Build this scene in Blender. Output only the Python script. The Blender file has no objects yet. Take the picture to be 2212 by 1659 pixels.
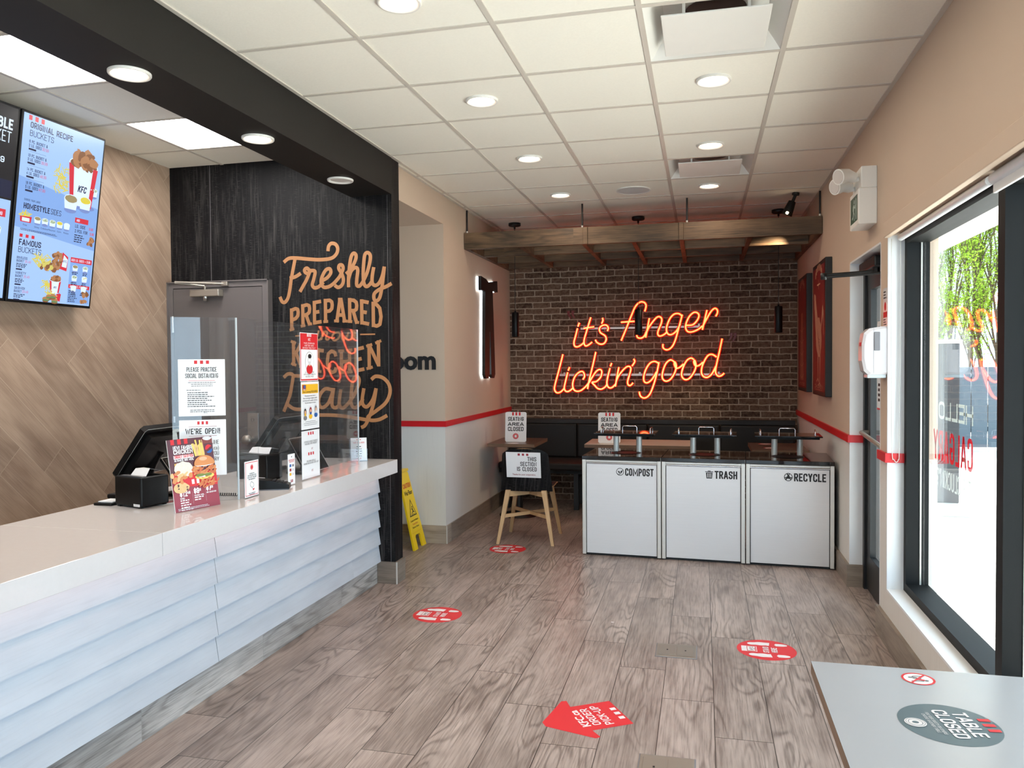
import bpy, bmesh, math, random
from mathutils import Matrix, Vector

# ------------------------------------------------------------------ scene, camera, world, sun
SC = bpy.context.scene
COL = SC.collection
random.seed(7)
SC.view_settings.view_transform = 'Standard'
SC.view_settings.look = 'None'
SC.view_settings.gamma = 1.0
SC.view_settings.use_curve_mapping = False
SC.view_settings.exposure = 0.4
SC.cycles.use_denoising = True
SC.cycles.max_bounces = 10
SC.cycles.diffuse_bounces = 5
SC.cycles.glossy_bounces = 4
SC.cycles.transparent_max_bounces = 24
SC.cycles.sample_clamp_indirect = 6.0
SC.cycles.caustics_reflective = False
SC.cycles.caustics_refractive = False

cam_d = bpy.data.cameras.new('camera')
cam_d.sensor_fit = 'HORIZONTAL'
cam_d.sensor_width = 36.0
cam_d.lens = 1696.386 / 2212.0 * 36.0
cam_d.clip_start = 0.05
cam_d.clip_end = 200
cam = bpy.data.objects.new('camera', cam_d)
COL.objects.link(cam)
YAW, PITCH, ROLL = 0.237425, -0.0238679, -0.00760092
fw = Vector((-math.sin(YAW) * math.cos(PITCH), math.cos(YAW) * math.cos(PITCH), math.sin(PITCH)))
rt = Vector((math.cos(YAW), math.sin(YAW), 0))
up = rt.cross(fw)
r2 = math.cos(ROLL) * rt + math.sin(ROLL) * up
u2 = -math.sin(ROLL) * rt + math.cos(ROLL) * up
M = Matrix((r2, u2, -fw)).transposed().to_4x4()
M.translation = Vector((0, 0, 1.52))
cam.matrix_world = M
SC.camera = cam

world = bpy.data.worlds.new('World')
SC.world = world
world.use_nodes = True
bg = world.node_tree.nodes['Background']
bg.inputs['Color'].default_value = (0.60, 0.80, 1.0, 1)
bg.inputs['Strength'].default_value = 4.6

sun_d = bpy.data.lights.new('sun', 'SUN')
sun_d.energy = 24.0
sun_d.angle = 0.01
sun_d.color = (1.0, 0.98, 0.94)
sun = bpy.data.objects.new('sun', sun_d)
COL.objects.link(sun)
sun.rotation_euler = Vector((0.30, 0.62, 0.72)).to_track_quat('Z', 'Y').to_euler()

LED_W = 2.5      # watts of one ceiling downlight
PANEL_E = 18.0    # emission of the square light panels

# ------------------------------------------------------------------ helpers
def lin(c):
    c = c / 255.0
    return c / 12.92 if c <= 0.04045 else ((c + 0.055) / 1.055) ** 2.4
def rgb(r, g, b): return (lin(r), lin(g), lin(b), 1.0)

class NT:
    """small node-tree writer"""
    def __init__(s, name):
        s.m = bpy.data.materials.new(name); s.m.use_nodes = True
        s.t = s.m.node_tree; s.t.nodes.clear()
        s.out = s.n('ShaderNodeOutputMaterial')
    def n(s, typ, **kw):
        nd = s.t.nodes.new(typ)
        for k, v in kw.items(): setattr(nd, k, v)
        return nd
    def put(s, sock, v):
        if isinstance(v, bpy.types.NodeSocket): s.t.links.new(v, sock)
        elif v is not None: sock.default_value = v
    def math(s, op, a, b=None, c=None, clamp=False):
        nd = s.n('ShaderNodeMath', operation=op); nd.use_clamp = clamp
        s.put(nd.inputs[0], a)
        if b is not None: s.put(nd.inputs[1], b)
        if c is not None: s.put(nd.inputs[2], c)
        return nd.outputs[0]
    def mix(s, f, a, b, typ='MIX'):
        nd = s.n('ShaderNodeMix', data_type='RGBA', blend_type=typ)
        s.put(nd.inputs[0], f); s.put(nd.inputs[6], a); s.put(nd.inputs[7], b)
        return nd.outputs[2]
    def pos(s):
        tc = s.n('ShaderNodeTexCoord'); sp = s.n('ShaderNodeSeparateXYZ')
        s.t.links.new(tc.outputs['Object'], sp.inputs[0])
        return sp.outputs[0], sp.outputs[1], sp.outputs[2], tc.outputs['Object']
    def vec(s, x, y, z=0.0):
        nd = s.n('ShaderNodeCombineXYZ')
        for i, v in enumerate((x, y, z)): s.put(nd.inputs[i], v)
        return nd.outputs[0]
    def noise(s, v, scale=1.0, detail=3.0, rough=0.5, dist=0.0, color=False):
        nd = s.n('ShaderNodeTexNoise')
        if v is not None: s.put(nd.inputs['Vector'], v)
        s.put(nd.inputs['Scale'], scale); s.put(nd.inputs['Detail'], detail)
        s.put(nd.inputs['Roughness'], rough); s.put(nd.inputs['Distortion'], dist)
        return nd.outputs['Color' if color else 'Fac']
    def white(s, v, w=None):
        nd = s.n('ShaderNodeTexWhiteNoise', noise_dimensions='3D')
        s.put(nd.inputs['Vector'], v)
        return nd.outputs['Value']
    def ramp(s, f, lo, hi):
        nd = s.n('ShaderNodeMapRange'); nd.clamp = True
        s.put(nd.inputs[0], f); nd.inputs[1].default_value = lo; nd.inputs[2].default_value = hi
        return nd.outputs[0]
    def bump(s, h, strength=0.2, dist=0.01):
        nd = s.n('ShaderNodeBump'); s.put(nd.inputs['Height'], h)
        nd.inputs['Strength'].default_value = strength; nd.inputs['Distance'].default_value = dist
        return nd.outputs[0]
    def bsdf(s, color, rough=0.5, metal=0.0, spec=0.5, normal=None, emit=None, estr=0.0, coat=0.0):
        b = s.n('ShaderNodeBsdfPrincipled')
        s.put(b.inputs['Base Color'], color); s.put(b.inputs['Roughness'], rough)
        s.put(b.inputs['Metallic'], metal); s.put(b.inputs['Specular IOR Level'], spec)
        if normal is not None: s.put(b.inputs['Normal'], normal)
        if emit is not None:
            s.put(b.inputs['Emission Color'], emit); s.put(b.inputs['Emission Strength'], estr)
        if coat: s.put(b.inputs['Coat Weight'], coat); s.put(b.inputs['Coat Roughness'], 0.04)
        s.t.links.new(b.outputs[0], s.out.inputs[0])
        return s.m

def plain(name, col, rough=0.5, metal=0.0, spec=0.5, var=0.05, scale=12.0, bump=0.0):
    s = NT(name); x, y, z, o = s.pos()
    n = s.noise(o, scale, 3.0)
    dark = tuple(c * (1 - var) for c in col[:3]) + (1,)
    lite = tuple(min(1, c * (1 + var)) for c in col[:3]) + (1,)
    return s.bsdf(s.mix(n, dark, lite), rough, metal, spec, s.bump(n, bump, 0.003) if bump else None)

def glow(name, col, strength, base=(0.8, 0.8, 0.8, 1)):
    s = NT(name); return s.bsdf(base, 0.4, emit=col, estr=strength)

def screen(name, col, strength=1.0):
    s = NT(name); return s.bsdf((0.01, 0.01, 0.01, 1), 0.25, spec=0.3, emit=col, estr=strength)

def glassy(name, tint=(1, 1, 1, 1), haze=0.0):
    s = NT(name)
    tr = s.n('ShaderNodeBsdfTransparent'); tr.inputs[0].default_value = tint
    gl = s.n('ShaderNodeBsdfGlossy'); gl.inputs['Roughness'].default_value = 0.0
    gl.inputs['Color'].default_value = (1, 1, 1, 1)
    lw = s.n('ShaderNodeLayerWeight'); lw.inputs[0].default_value = 0.5
    fac = s.math('MULTIPLY_ADD', s.math('POWER', lw.outputs['Facing'], 5.0), 0.96, 0.04)   # Schlick
    mx = s.n('ShaderNodeMixShader')
    s.put(mx.inputs[0], fac)
    s.t.links.new(tr.outputs[0], mx.inputs[1]); s.t.links.new(gl.outputs[0], mx.inputs[2])
    last = mx.outputs[0]
    if haze:
        df = s.n('ShaderNodeBsdfDiffuse'); df.inputs[0].default_value = (0.8, 0.85, 0.9, 1)
        m2 = s.n('ShaderNodeMixShader'); m2.inputs[0].default_value = haze
        s.t.links.new(last, m2.inputs[1]); s.t.links.new(df.outputs[0], m2.inputs[2]); last = m2.outputs[0]
    s.t.links.new(last, s.out.inputs[0])
    return s.m

def axes(s, u, v):
    """u, v given as (a, b, c) weights of object x, y, z"""
    x, y, z, o = s.pos()
    def comb(w):
        acc = None
        for k, q in zip(w, (x, y, z)):
            if k == 0: continue
            t = s.math('MULTIPLY', q, float(k))
            acc = t if acc is None else s.math('ADD', acc, t)
        return acc
    return comb(u), comb(v)

def planks(name, u, v, width, length, dark, mid, lite, gap=0.0025, step=None, v0=0.0, u0=0.0, rough=0.45,
           grain=1.0, tint=0.25, spec=0.4, gapcol=(0.02, 0.016, 0.013, 1), ringcol=None, rings=14.0, bump=0.08, gapmix=0.8):
    s = NT(name); U, V = axes(s, u, v)
    V = s.math('SUBTRACT', V, v0); U = s.math('SUBTRACT', U, u0)
    vr = s.math('DIVIDE', V, width); row = s.math('FLOOR', vr); fv = s.math('SUBTRACT', vr, row)
    off = s.math('MULTIPLY', row, step) if step is not None else s.math('MULTIPLY', s.white(s.vec(row, 3.3, 1.7)), length)
    ur = s.math('DIVIDE', s.math('ADD', U, off), length); cl = s.math('FLOOR', ur); fu = s.math('SUBTRACT', ur, cl)
    rnd = s.white(s.vec(row, cl, 5.1)); rnd2 = s.white(s.vec(row, cl, 9.7))
    sh = s.math('MULTIPLY', rnd, 31.0); sh2 = s.math('MULTIPLY', rnd2, 17.0)
    # cathedral figure: contour lines of a long stretched noise, only in patches
    big = s.noise(s.vec(s.math('ADD', s.math('MULTIPLY', U, 0.95), sh), s.math('ADD', s.math('MULTIPLY', V, 5.2), sh2), sh), 1.0, 2.0, 0.42, 0.35)
    wav = s.math('SINE', s.math('MULTIPLY', big, 6.283 * rings))
    wav = s.math('POWER', s.math('MULTIPLY_ADD', wav, 0.5, 0.5), 3.0)
    patch = s.noise(s.vec(s.math('ADD', s.math('MULTIPLY', U, 1.1), sh2), s.math('ADD', s.math('MULTIPLY', V, 3.0), sh), 7.0), 1.0, 1.0, 0.5)
    wav = s.math('MULTIPLY', wav, s.math('MULTIPLY_ADD', s.ramp(patch, 0.42, 0.58), 0.85, 0.15))
    fine = s.noise(s.vec(s.math('MULTIPLY', U, 5.0), s.math('ADD', s.math('MULTIPLY', V, 130.0), sh), sh2), 1.0, 4.0, 0.65)
    cloud = s.noise(s.vec(s.math('ADD', s.math('MULTIPLY', U, 1.7), sh2), s.math('ADD', s.math('MULTIPLY', V, 5.0), sh), 2.0), 1.0, 3.0, 0.6)
    c = s.mix(s.ramp(cloud, 0.32, 0.68), dark, lite)
    c = s.mix(0.45, c, mid)
    c = s.mix(s.math('MULTIPLY', wav, 0.42 * grain), c, ringcol or dark)
    c = s.mix(s.math('MULTIPLY', s.ramp(fine, 0.5, 0.75), 0.45 * grain), c, ringcol or dark)
    c = s.mix(s.math('MULTIPLY', s.ramp(fine, 0.5, 0.28), 0.30 * grain), c, lite)
    val = s.math('MULTIPLY_ADD', rnd, tint, 1.0 - tint * 0.5)
    hs = s.n('ShaderNodeHueSaturation'); s.put(hs.inputs['Value'], val); s.put(hs.inputs['Color'], c)
    c = hs.outputs[0]
    g1 = s.math('LESS_THAN', fv, gap / width); g2 = s.math('LESS_THAN', fu, gap / length)
    g = s.math('MAXIMUM', g1, g2)
    c = s.mix(s.math('MULTIPLY', g, gapmix), c, gapcol)
    h = s.math('SUBTRACT', s.math('MULTIPLY', fine, 0.35), g)
    return s.bsdf(c, rough, 0.0, spec, s.bump(h, bump, 0.002))

def brickwork(name):
    s = NT(name); U, V = axes(s, (1, 0, 0), (0, 0, 1))
    x, y, z, o = s.pos()
    w1 = s.noise(o, 9.0, 3.0, 0.6); w2 = s.noise(s.vec(s.math('ADD', x, 7.7), y, s.math('ADD', z, 3.1)), 9.0, 3.0, 0.6)
    jit = s.noise(o, 28.0, 2.0, 0.6)
    U2 = s.math('ADD', U, s.math('MULTIPLY_ADD', w1, 0.022, -0.011))
    V2 = s.math('ADD', V, s.math('MULTIPLY_ADD', w2, 0.018, -0.009))
    V2 = s.math('ADD', V2, s.math('MULTIPLY_ADD', jit, 0.008, -0.004))
    W, H = 0.2035, 0.0675
    vr = s.math('DIVIDE', V2, H); row = s.math('FLOOR', vr); fv = s.math('SUBTRACT', vr, row)
    off = s.math('MULTIPLY', s.white(s.vec(row, 1.3, 4.4)), 0.03)
    odd = s.math('MULTIPLY', s.math('MODULO', s.math('ABSOLUTE', row), 2.0), 0.5)
    ur = s.math('ADD', s.math('DIVIDE', s.math('ADD', U2, off), W), odd); cl = s.math('FLOOR', ur); fu = s.math('SUBTRACT', ur, cl)
    du = s.math('MULTIPLY', s.math('SUBTRACT', 0.5, s.math('ABSOLUTE', s.math('SUBTRACT', fu, 0.5))), W)
    dv = s.math('MULTIPLY', s.math('SUBTRACT', 0.5, s.math('ABSOLUTE', s.math('SUBTRACT', fv, 0.5))), H)
    d = s.n('ShaderNodeMath', operation='SMOOTH_MIN'); s.put(d.inputs[0], du); s.put(d.inputs[1], dv); d.inputs[2].default_value = 0.012
    d = d.outputs[0]
    brick = s.ramp(d, 0.0035, 0.0075)
    rnd = s.white(s.vec(row, cl, 2.2)); rnd2 = s.white(s.vec(row, cl, 8.2))
    blot = s.noise(s.vec(s.math('ADD', U, s.math('MULTIPLY', rnd2, 9.0)), 0.0, V), 26.0, 5.0, 0.7)
    c = s.mix(s.ramp(rnd, 0.0, 1.0), rgb(70, 50, 39), rgb(118, 92, 76))
    c = s.mix(s.math('MULTIPLY', s.ramp(blot, 0.44, 0.66), 0.62), c, rgb(138, 118, 101))
    c = s.mix(s.math('MULTIPLY', s.ramp(blot, 0.48, 0.30), 0.6), c, rgb(52, 36, 28))
    mort = s.mix(s.noise(o, 60.0, 3.0), rgb(164, 146, 128), rgb(186, 168, 150))
    c = s.mix(brick, mort, c)
    h = s.math('ADD', s.math('MULTIPLY', brick, 0.8), s.math('MULTIPLY', blot, 0.25))
    return s.bsdf(c, 0.9, 0, 0.2, s.bump(h, 0.6, 0.006))

def streaky(name, base, lite, vert=True, rough=0.55, spec=0.3, amt=0.5, horiz=True, su=60.0):
    """laminate with long vertical streaks and short woven marks"""
    s = NT(name); x, y, z, o = s.pos()
    h = s.math('ADD', x, s.math('MULTIPLY', y, 0.83))
    a = s.noise(s.vec(s.math('MULTIPLY', h, su), s.math('MULTIPLY', z, 3.0)), 1.0, 5.0, 0.7)
    b = s.noise(s.vec(s.math('MULTIPLY', h, 9.0), s.math('MULTIPLY', z, 0.8)), 1.0, 3.0, 0.6)
    k = s.math('MULTIPLY', s.ramp(a, 0.48, 0.72), s.ramp(b, 0.35, 0.65))
    if horiz:
        w = s.noise(s.vec(s.math('MULTIPLY', h, 22.0), s.math('MULTIPLY', z, 260.0)), 1.0, 3.0, 0.6)
        k = s.math('MAXIMUM', s.math('MULTIPLY', k, 0.9), s.math('MULTIPLY', s.ramp(w, 0.56, 0.76), s.ramp(b, 0.3, 0.6)))
    c = s.mix(s.math('MULTIPLY', k, amt), base, lite)
    return s.bsdf(c, rough, 0, spec)

def brushed(name, col, rough=0.35, metal=0.9, horiz=True):
    s = NT(name); x, y, z, o = s.pos()
    n = s.noise(s.vec(s.math('MULTIPLY', x, 3.0), s.math('MULTIPLY', y, 3.0), s.math('MULTIPLY', z, 220.0)), 1.0, 4.0, 0.6)
    sm = s.noise(o, 3.0, 3.0)
    c = s.mix(n, tuple(k * 0.9 for k in col[:3]) + (1,), col)
    c = s.mix(s.math('MULTIPLY', s.ramp(sm, 0.55, 0.8), 0.15), c, tuple(k * 0.75 for k in col[:3]) + (1,))
    return s.bsdf(c, rough, metal, 0.5, s.bump(n, 0.02, 0.001))

# --- mesh builder: collects faces (in world coordinates) and links them as ONE mesh object
WORLD = {}          # object name -> world matrix of its root
_TXT = {}
def text_geo(txt, bold):
    key = (txt, bold)
    if key not in _TXT:
        cu = bpy.data.curves.new('glyphs', 'FONT'); cu.body = txt; cu.size = 1.0; cu.resolution_u = 3
        cu.offset = bold; cu.fill_mode = 'FRONT'
        ob = bpy.data.objects.new('glyphs', cu); COL.objects.link(ob)
        dg = bpy.context.evaluated_depsgraph_get(); ev = ob.evaluated_get(dg)
        me = ev.to_mesh()
        vs = [(v.co.x, v.co.y) for v in me.vertices]; fs = [tuple(p.vertices) for p in me.polygons]
        ev.to_mesh_clear(); bpy.data.objects.remove(ob); bpy.data.curves.remove(cu)
        _TXT[key] = (vs, fs)
    return _TXT[key]

def spline(pts, n=6, closed=False):
    """Catmull-Rom through the points"""
    P = [Vector(p) for p in pts]
    if len(P) < 3: return P
    out = []
    m = len(P)
    for i in range(m if closed else m - 1):
        if closed: a, b, c, d = P[(i - 1) % m], P[i], P[(i + 1) % m], P[(i + 2) % m]
        else: a, b, c, d = P[max(i - 1, 0)], P[i], P[i + 1], P[min(i + 2, m - 1)]
        for k in range(n):
            t = k / n
            out.append(0.5 * ((2 * b) + (c - a) * t + (2 * a - 5 * b + 4 * c - d) * t * t + (3 * b - a - 3 * c + d) * t ** 3))
    if not closed: out.append(P[-1])
    return out

# condensed gothic capitals: centre-line strokes in a unit cell, * marks a rounded corner
_G = """A|0,0 .44,1|1,0 .56,1|.18,.26 .82,.26
B|0,0 0,1 .95,1* .95,.53* 0,.53|0,.53 1,.53* 1,0* 0,0
C|1,.78 1,1* 0,1* 0,0* 1,0* 1,.22
D|0,0 0,1 1,1* 1,0* 0,0
E|1,1 0,1 0,0 1,0|0,.52 .82,.52
F|1,1 0,1 0,0|0,.5 .82,.5
G|1,.78 1,1* 0,1* 0,0* 1,0* 1,.46 .55,.46
H|0,0 0,1|1,0 1,1|0,.5 1,.5
I|.5,0 .5,1
J|1,1 1,0* 0,0* 0,.3
K|0,0 0,1|1,1 .08,.42|.36,.6 1,0
L|0,1 0,0 1,0
M|0,0 0,1 .5,.22 1,1 1,0
N|0,0 0,1 1,0 1,1
O|0,.5 0,1* 1,1* 1,0* 0,0* 0,.5
P|0,0 0,1 1,1* 1,.45* 0,.45
Q|0,.5 0,1* 1,1* 1,0* 0,0* 0,.5|.6,.2 1,-.05
R|0,0 0,1 1,1* 1,.47* 0,.47|.5,.47 1,0
S|1,.8 1,1* 0,1* 0,.53* 1,.47* 1,0* 0,0* 0,.2
T|0,1 1,1|.5,1 .5,0
U|0,1 0,0* 1,0* 1,1
V|0,1 .46,0|1,1 .54,0
W|0,1 .24,0 .5,.85 .76,0 1,1
X|0,0 1,1|0,1 1,0
Y|0,1 .5,.45|1,1 .5,.45|.5,.5 .5,0
Z|0,1 1,1 0,0 1,0
0|0,.5 0,1* 1,1* 1,0* 0,0* 0,.5
1|.2,.8 .6,1 .6,0
2|0,.7 0,1* 1,1* 1,.6* 0,0 1,0
3|0,.72 0,1* 1,1* 1,.53* .4,.53|.4,.53 1,.53* 1,0* 0,0* 0,.28
4|.72,0 .72,1 0,.28 1,.28
5|1,1 0,1 0,.55 1,.6* 1,0* 0,0* 0,.25
6|1,.75 1,1* 0,1* 0,0* 1,0* 1,.55* 0,.55
7|0,1 1,1 .3,0
8|0,.75 0,1* 1,1* 1,.53* 0,.53* 0,.75|0,.25 0,.53* 1,.53* 1,0* 0,0* 0,.25
9|1,.45 0,.45* 0,1* 1,1* 1,0* 0,0* 0,.25
$|1,.7 1,.9* 0,.9* 0,.52* 1,.48* 1,.1* 0,.1* 0,.3|.5,1.05 .5,-.05
!|.5,1 .5,.34|.5,0 .5,.06
?|0,.7 0,1* 1,1* 1,.55* .5,.5 .5,.32|.5,0 .5,.06
'|.5,1 .5,.78
.|.5,0 .5,.05
-|.1,.45 .9,.45
+|.1,.45 .9,.45|.5,.2 .5,.7
&|1,0 .1,.75 .1,1* .75,1* .75,.7 0,.4 0,0* .7,0* 1,.42
(|.8,1.1 .2,.8* .2,.2* .8,-.1
)|.2,1.1 .8,.8* .8,.2* .2,-.1"""
GLYPH_W = {'I': .2, '!': .2, "'": .2, '.': .2, ' ': .2, 'M': 1.55, 'W': 1.65, 'A': 1.1, 'N': 1.1, 'E': .9, 'F': .88, 'L': .86, '1': .7, '-': .7, '(': .6, ')': .6, 'J': .9}
GLYPHS = {}
def _glyphs():
    for ln in _G.split('\n'):
        ch, *sts = ln.split('|'); out = []
        for st in sts:
            pts = [(tuple(float(k) for k in q.strip('*').split(',')), q.endswith('*')) for q in st.split(' ')]; P = []
            for i, (p, rd) in enumerate(pts):
                if not rd or i in (0, len(pts) - 1): P.append(p); continue
                a, b = Vector(pts[i - 1][0]), Vector(pts[i + 1][0]); c = Vector(p)
                def cut(e):
                    d = e - c; L = d.length; r = 0.5 if abs(d.x) > abs(d.y) else 0.26
                    return c + d * min(0.5, r / L)
                A, B = cut(a), cut(b)
                P += [tuple((1 - t) ** 2 * A + 2 * t * (1 - t) * c * 1.0 + t * t * B) for t in (0, .17, .34, .5, .66, .83, 1)]
            Q = [P[0]]
            for p in P[1:]:
                if (Vector(p) - Vector(Q[-1])).length > 1e-5: Q.append(p)
            out.append(Q)
        GLYPHS[ch] = out
_glyphs()

class MB:
    def __init__(s, *mats):
        s.v = []; s.f = []; s.mi = []; s.sm = []; s.mats = list(mats); s.M = Matrix(); s.smooth = False; s.k = 0
    def lift(s, layer):
        s.k += 1; return layer * 0.0004 + (s.k % 16) * 2.2e-5      # shapes of one layer never lie in exactly one plane
    def mat(s, m):
        if m is None: return 0
        if m not in s.mats: s.mats.append(m)
        return s.mats.index(m)
    def add(s, verts, faces, m=None, smooth=None):
        k = s.mat(m); b = len(s.v)
        s.v += [s.M @ Vector(v) for v in verts]
        for f in faces:
            s.f.append(tuple(i + b for i in f)); s.mi.append(k); s.sm.append(s.smooth if smooth is None else smooth)
        return s
    def frame(s, origin, u, v):
        u = Vector(u).normalized(); v = Vector(v); v = (v - u * v.dot(u)).normalized(); w = u.cross(v)
        s.M = Matrix((u, v, w)).transposed().to_4x4(); s.M.translation = Vector(origin); return s
    def box(s, x0, x1, y0, y1, z0, z1, m=None):
        c = [(x, y, z) for z in (z0, z1) for y in (y0, y1) for x in (x0, x1)]
        return s.add(c, [(0, 2, 3, 1), (4, 5, 7, 6), (0, 1, 5, 4), (2, 6, 7, 3), (0, 4, 6, 2), (1, 3, 7, 5)], m)
    def rbox(s, x0, x1, y0, y1, z0, z1, r=0.005, m=None):
        """box with all edges bevelled"""
        bm = bmesh.new(); bmesh.ops.create_cube(bm, size=1.0)
        for v in bm.verts:
            v.co = Vector(((x0 + x1) / 2 + v.co.x * (x1 - x0), (y0 + y1) / 2 + v.co.y * (y1 - y0), (z0 + z1) / 2 + v.co.z * (z1 - z0)))
        bmesh.ops.bevel(bm, geom=bm.edges[:], offset=r, segments=2, affect='EDGES', profile=0.5)
        bm.verts.index_update()
        s.add([v.co[:] for v in bm.verts], [tuple(v.index for v in f.verts) for f in bm.faces], m); bm.free(); return s
    def quad(s, a, b, c, d, m=None): return s.add([a, b, c, d], [(0, 1, 2, 3)], m)
    def prism(s, pts, h0, h1, m=None, m_side=None):
        """2-D polygon (local xy) extruded in local z"""
        n = len(pts)
        s.add([(p[0], p[1], h1) for p in pts], [tuple(range(n))], m)
        s.add([(p[0], p[1], h0) for p in pts], [tuple(range(n - 1, -1, -1))], m)
        return s.add([(p[0], p[1], h0) for p in pts] + [(p[0], p[1], h1) for p in pts],
                     [(i, (i + 1) % n, n + (i + 1) % n, n + i) for i in range(n)], m_side or m)
    def poly(s, pts, layer=1, m=None):
        z = s.lift(layer); return s.add([(p[0], p[1], z) for p in pts], [tuple(range(len(pts)))], m)
    def rect(s, u0, v0, u1, v1, m=None, layer=1): return s.poly([(u0, v0), (u1, v0), (u1, v1), (u0, v1)], layer, m)
    def ell(s, cu, cv, ru, rv, m=None, layer=1, n=28, rot=0.0, wob=0.0, seed=0):
        rr = random.Random(seed); p = []
        for i in range(n):
            a = 2 * math.pi * i / n; k = 1 + wob * (rr.random() - 0.5) * 2
            x, y = ru * k * math.cos(a), rv * k * math.sin(a)
            p.append((cu + x * math.cos(rot) - y * math.sin(rot), cv + x * math.sin(rot) + y * math.cos(rot)))
        return s.poly(p, layer, m)
    def ring(s, cu, cv, r0, r1, m=None, layer=1, n=40, sy=1.0):
        z = s.lift(layer)
        vs = [(cu + r * math.cos(2 * math.pi * i / n), cv + r * sy * math.sin(2 * math.pi * i / n), z) for r in (r0, r1) for i in range(n)]
        return s.add(vs, [(i, n + i, n + (i + 1) % n, (i + 1) % n) for i in range(n)], m)
    def ribbon(s, pts, w, m=None, layer=1, smooth=6, w2=None, z=None, caps=True):
        P = spline(pts, smooth) if smooth else [Vector(p) for p in pts]
        P = [Vector((p[0], p[1])) for p in P]; n = len(P); vs = []
        zz = s.lift(layer) if z is None else z
        for i, p in enumerate(P):
            t = (P[min(i + 1, n - 1)] - P[max(i - 1, 0)])
            t = t.normalized() if t.length > 1e-9 else Vector((1, 0)); nn = Vector((-t.y, t.x))
            ww = w if w2 is None else w + (w2 - w) * i / max(1, n - 1)
            q = p.copy()
            if caps and i == 0: q -= t * ww * 0.1
            if caps and i == n - 1: q += t * ww * 0.1
            vs += [(q + nn * ww / 2).to_3d(), (q - nn * ww / 2).to_3d()]
        for i, q in enumerate(vs): q.z = zz + (i // 2) * 2.5e-6
        return s.add(vs, [(2 * i, 2 * i + 1, 2 * i + 3, 2 * i + 2) for i in range(n - 1)], m)
    def txt(s, t, u, v, h, m=None, w=None, bold=0.0, align='l', layer=2, shear=0.0, sx=1.0, warp=None, mirror=False):
        """flat lettering, cap height h, optional total width w; u, v = baseline anchor"""
        if warp is None and t.upper() == t: return s.gothic(t, u, v, h, m, w, bold, align, layer, shear)
        vs, fs = text_geo(t, bold)
        if not vs: return s
        k = h / 0.70
        x0 = min(p[0] for p in vs); x1 = max(p[0] for p in vs)
        kx = (w / (x1 - x0)) if w else k * sx
        W = (x1 - x0) * kx; o = {'l': 0, 'c': -W / 2, 'r': -W}[align]
        out = []
        for x, y in vs:
            a, b = (x - x0) * kx + o, y * k
            a += b * shear
            out.append((u + a, v + b, layer * 0.0004))
        if warp: out = [warp(*p) for p in out]
        return s.add(out, fs, m)
    def lines(s, u0, u1, v, h, n, gap, m=None, layer=2, align='l', seed=1):
        """rows of small illegible print, as broken bars"""
        rr = random.Random(seed)
        for i in range(n):
            L = (u1 - u0) * (0.62 + 0.38 * rr.random()); a = u0 if align == 'l' else (u0 + u1) / 2 - L / 2
            x = a
            while x < a + L - h:
                wd = min(h * (1.2 + 3.2 * rr.random()), a + L - x)
                s.rect(x, v - i * gap, x + wd, v - i * gap + h, m, layer); x += wd + h * 0.7
        return s
    def gothic(s, t, u, v, h, m, w, bold, align, layer, shear):
        """condensed gothic capitals drawn as mitred strokes"""
        wt = 0.095 + 2.6 * bold if bold < 0.03 else min(0.23, 0.173 + (bold - 0.03) * 1.6)
        th = h * wt; base = h * (0.44 + 0.45 * wt)
        def nat(ch): return GLYPH_W.get(ch, 1.0)
        adv = [base * nat(c) if nat(c) > 0.3 else th * (1.15 if c != ' ' else 2.2) for c in t]
        gap = h * (0.10 if bold < 0.03 else 0.075)
        tot = sum(adv) + gap * (len(t) - 1); k = (w / tot) if w else 1.0
        x = {'l': 0, 'c': -tot * k / 2, 'r': -tot * k}[align]; z = s.lift(layer); th2 = min(th, th * (0.45 + 0.55 * k)) if k < 1 else th
        for c, a in zip(t, adv):
            W = a * k
            for st in GLYPHS.get(c, []):
                sx = max(0.0, W - th2); P = [((q[0] * sx + th2 / 2) if nat(c) > 0.3 else W / 2, q[1] * (h - th2) + th2 / 2) for q in st]
                s.mitre([(u + x + p[0] + p[1] * shear, v + p[1]) for p in P], th2, m, z)
                z += 1.2e-5
            x += W + gap * k
        return s
    def mitre(s, P, th, m, z):
        P = [Vector(p) for p in P]; closed = (P[0] - P[-1]).length < 1e-7
        if closed: P = P[:-1]
        n = len(P); vs = []
        for i in range(n):
            a = P[i] - P[i - 1] if (i or closed) else P[1] - P[0]; b = P[(i + 1) % n] - P[i] if (i < n - 1 or closed) else P[i] - P[i - 1]
            a = a.normalized(); b = b.normalized(); na = Vector((-a.y, a.x)); nb = Vector((-b.y, b.x)); q = na + nb
            q = q.normalized() if q.length > 1e-4 else na; d = th / 2 / max(0.5, q.dot(na)); p = P[i].copy()
            if not closed and i == 0: p -= b * th / 2
            if not closed and i == n - 1: p += a * th / 2
            zz = z + i * 1e-6; vs += [(p.x + q.x * d, p.y + q.y * d, zz), (p.x - q.x * d, p.y - q.y * d, zz)]
        r = n if closed else n - 1
        return s.add(vs, [(2 * i, 2 * i + 1, 2 * ((i + 1) % n) + 1, 2 * ((i + 1) % n)) for i in range(r)], m)
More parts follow.
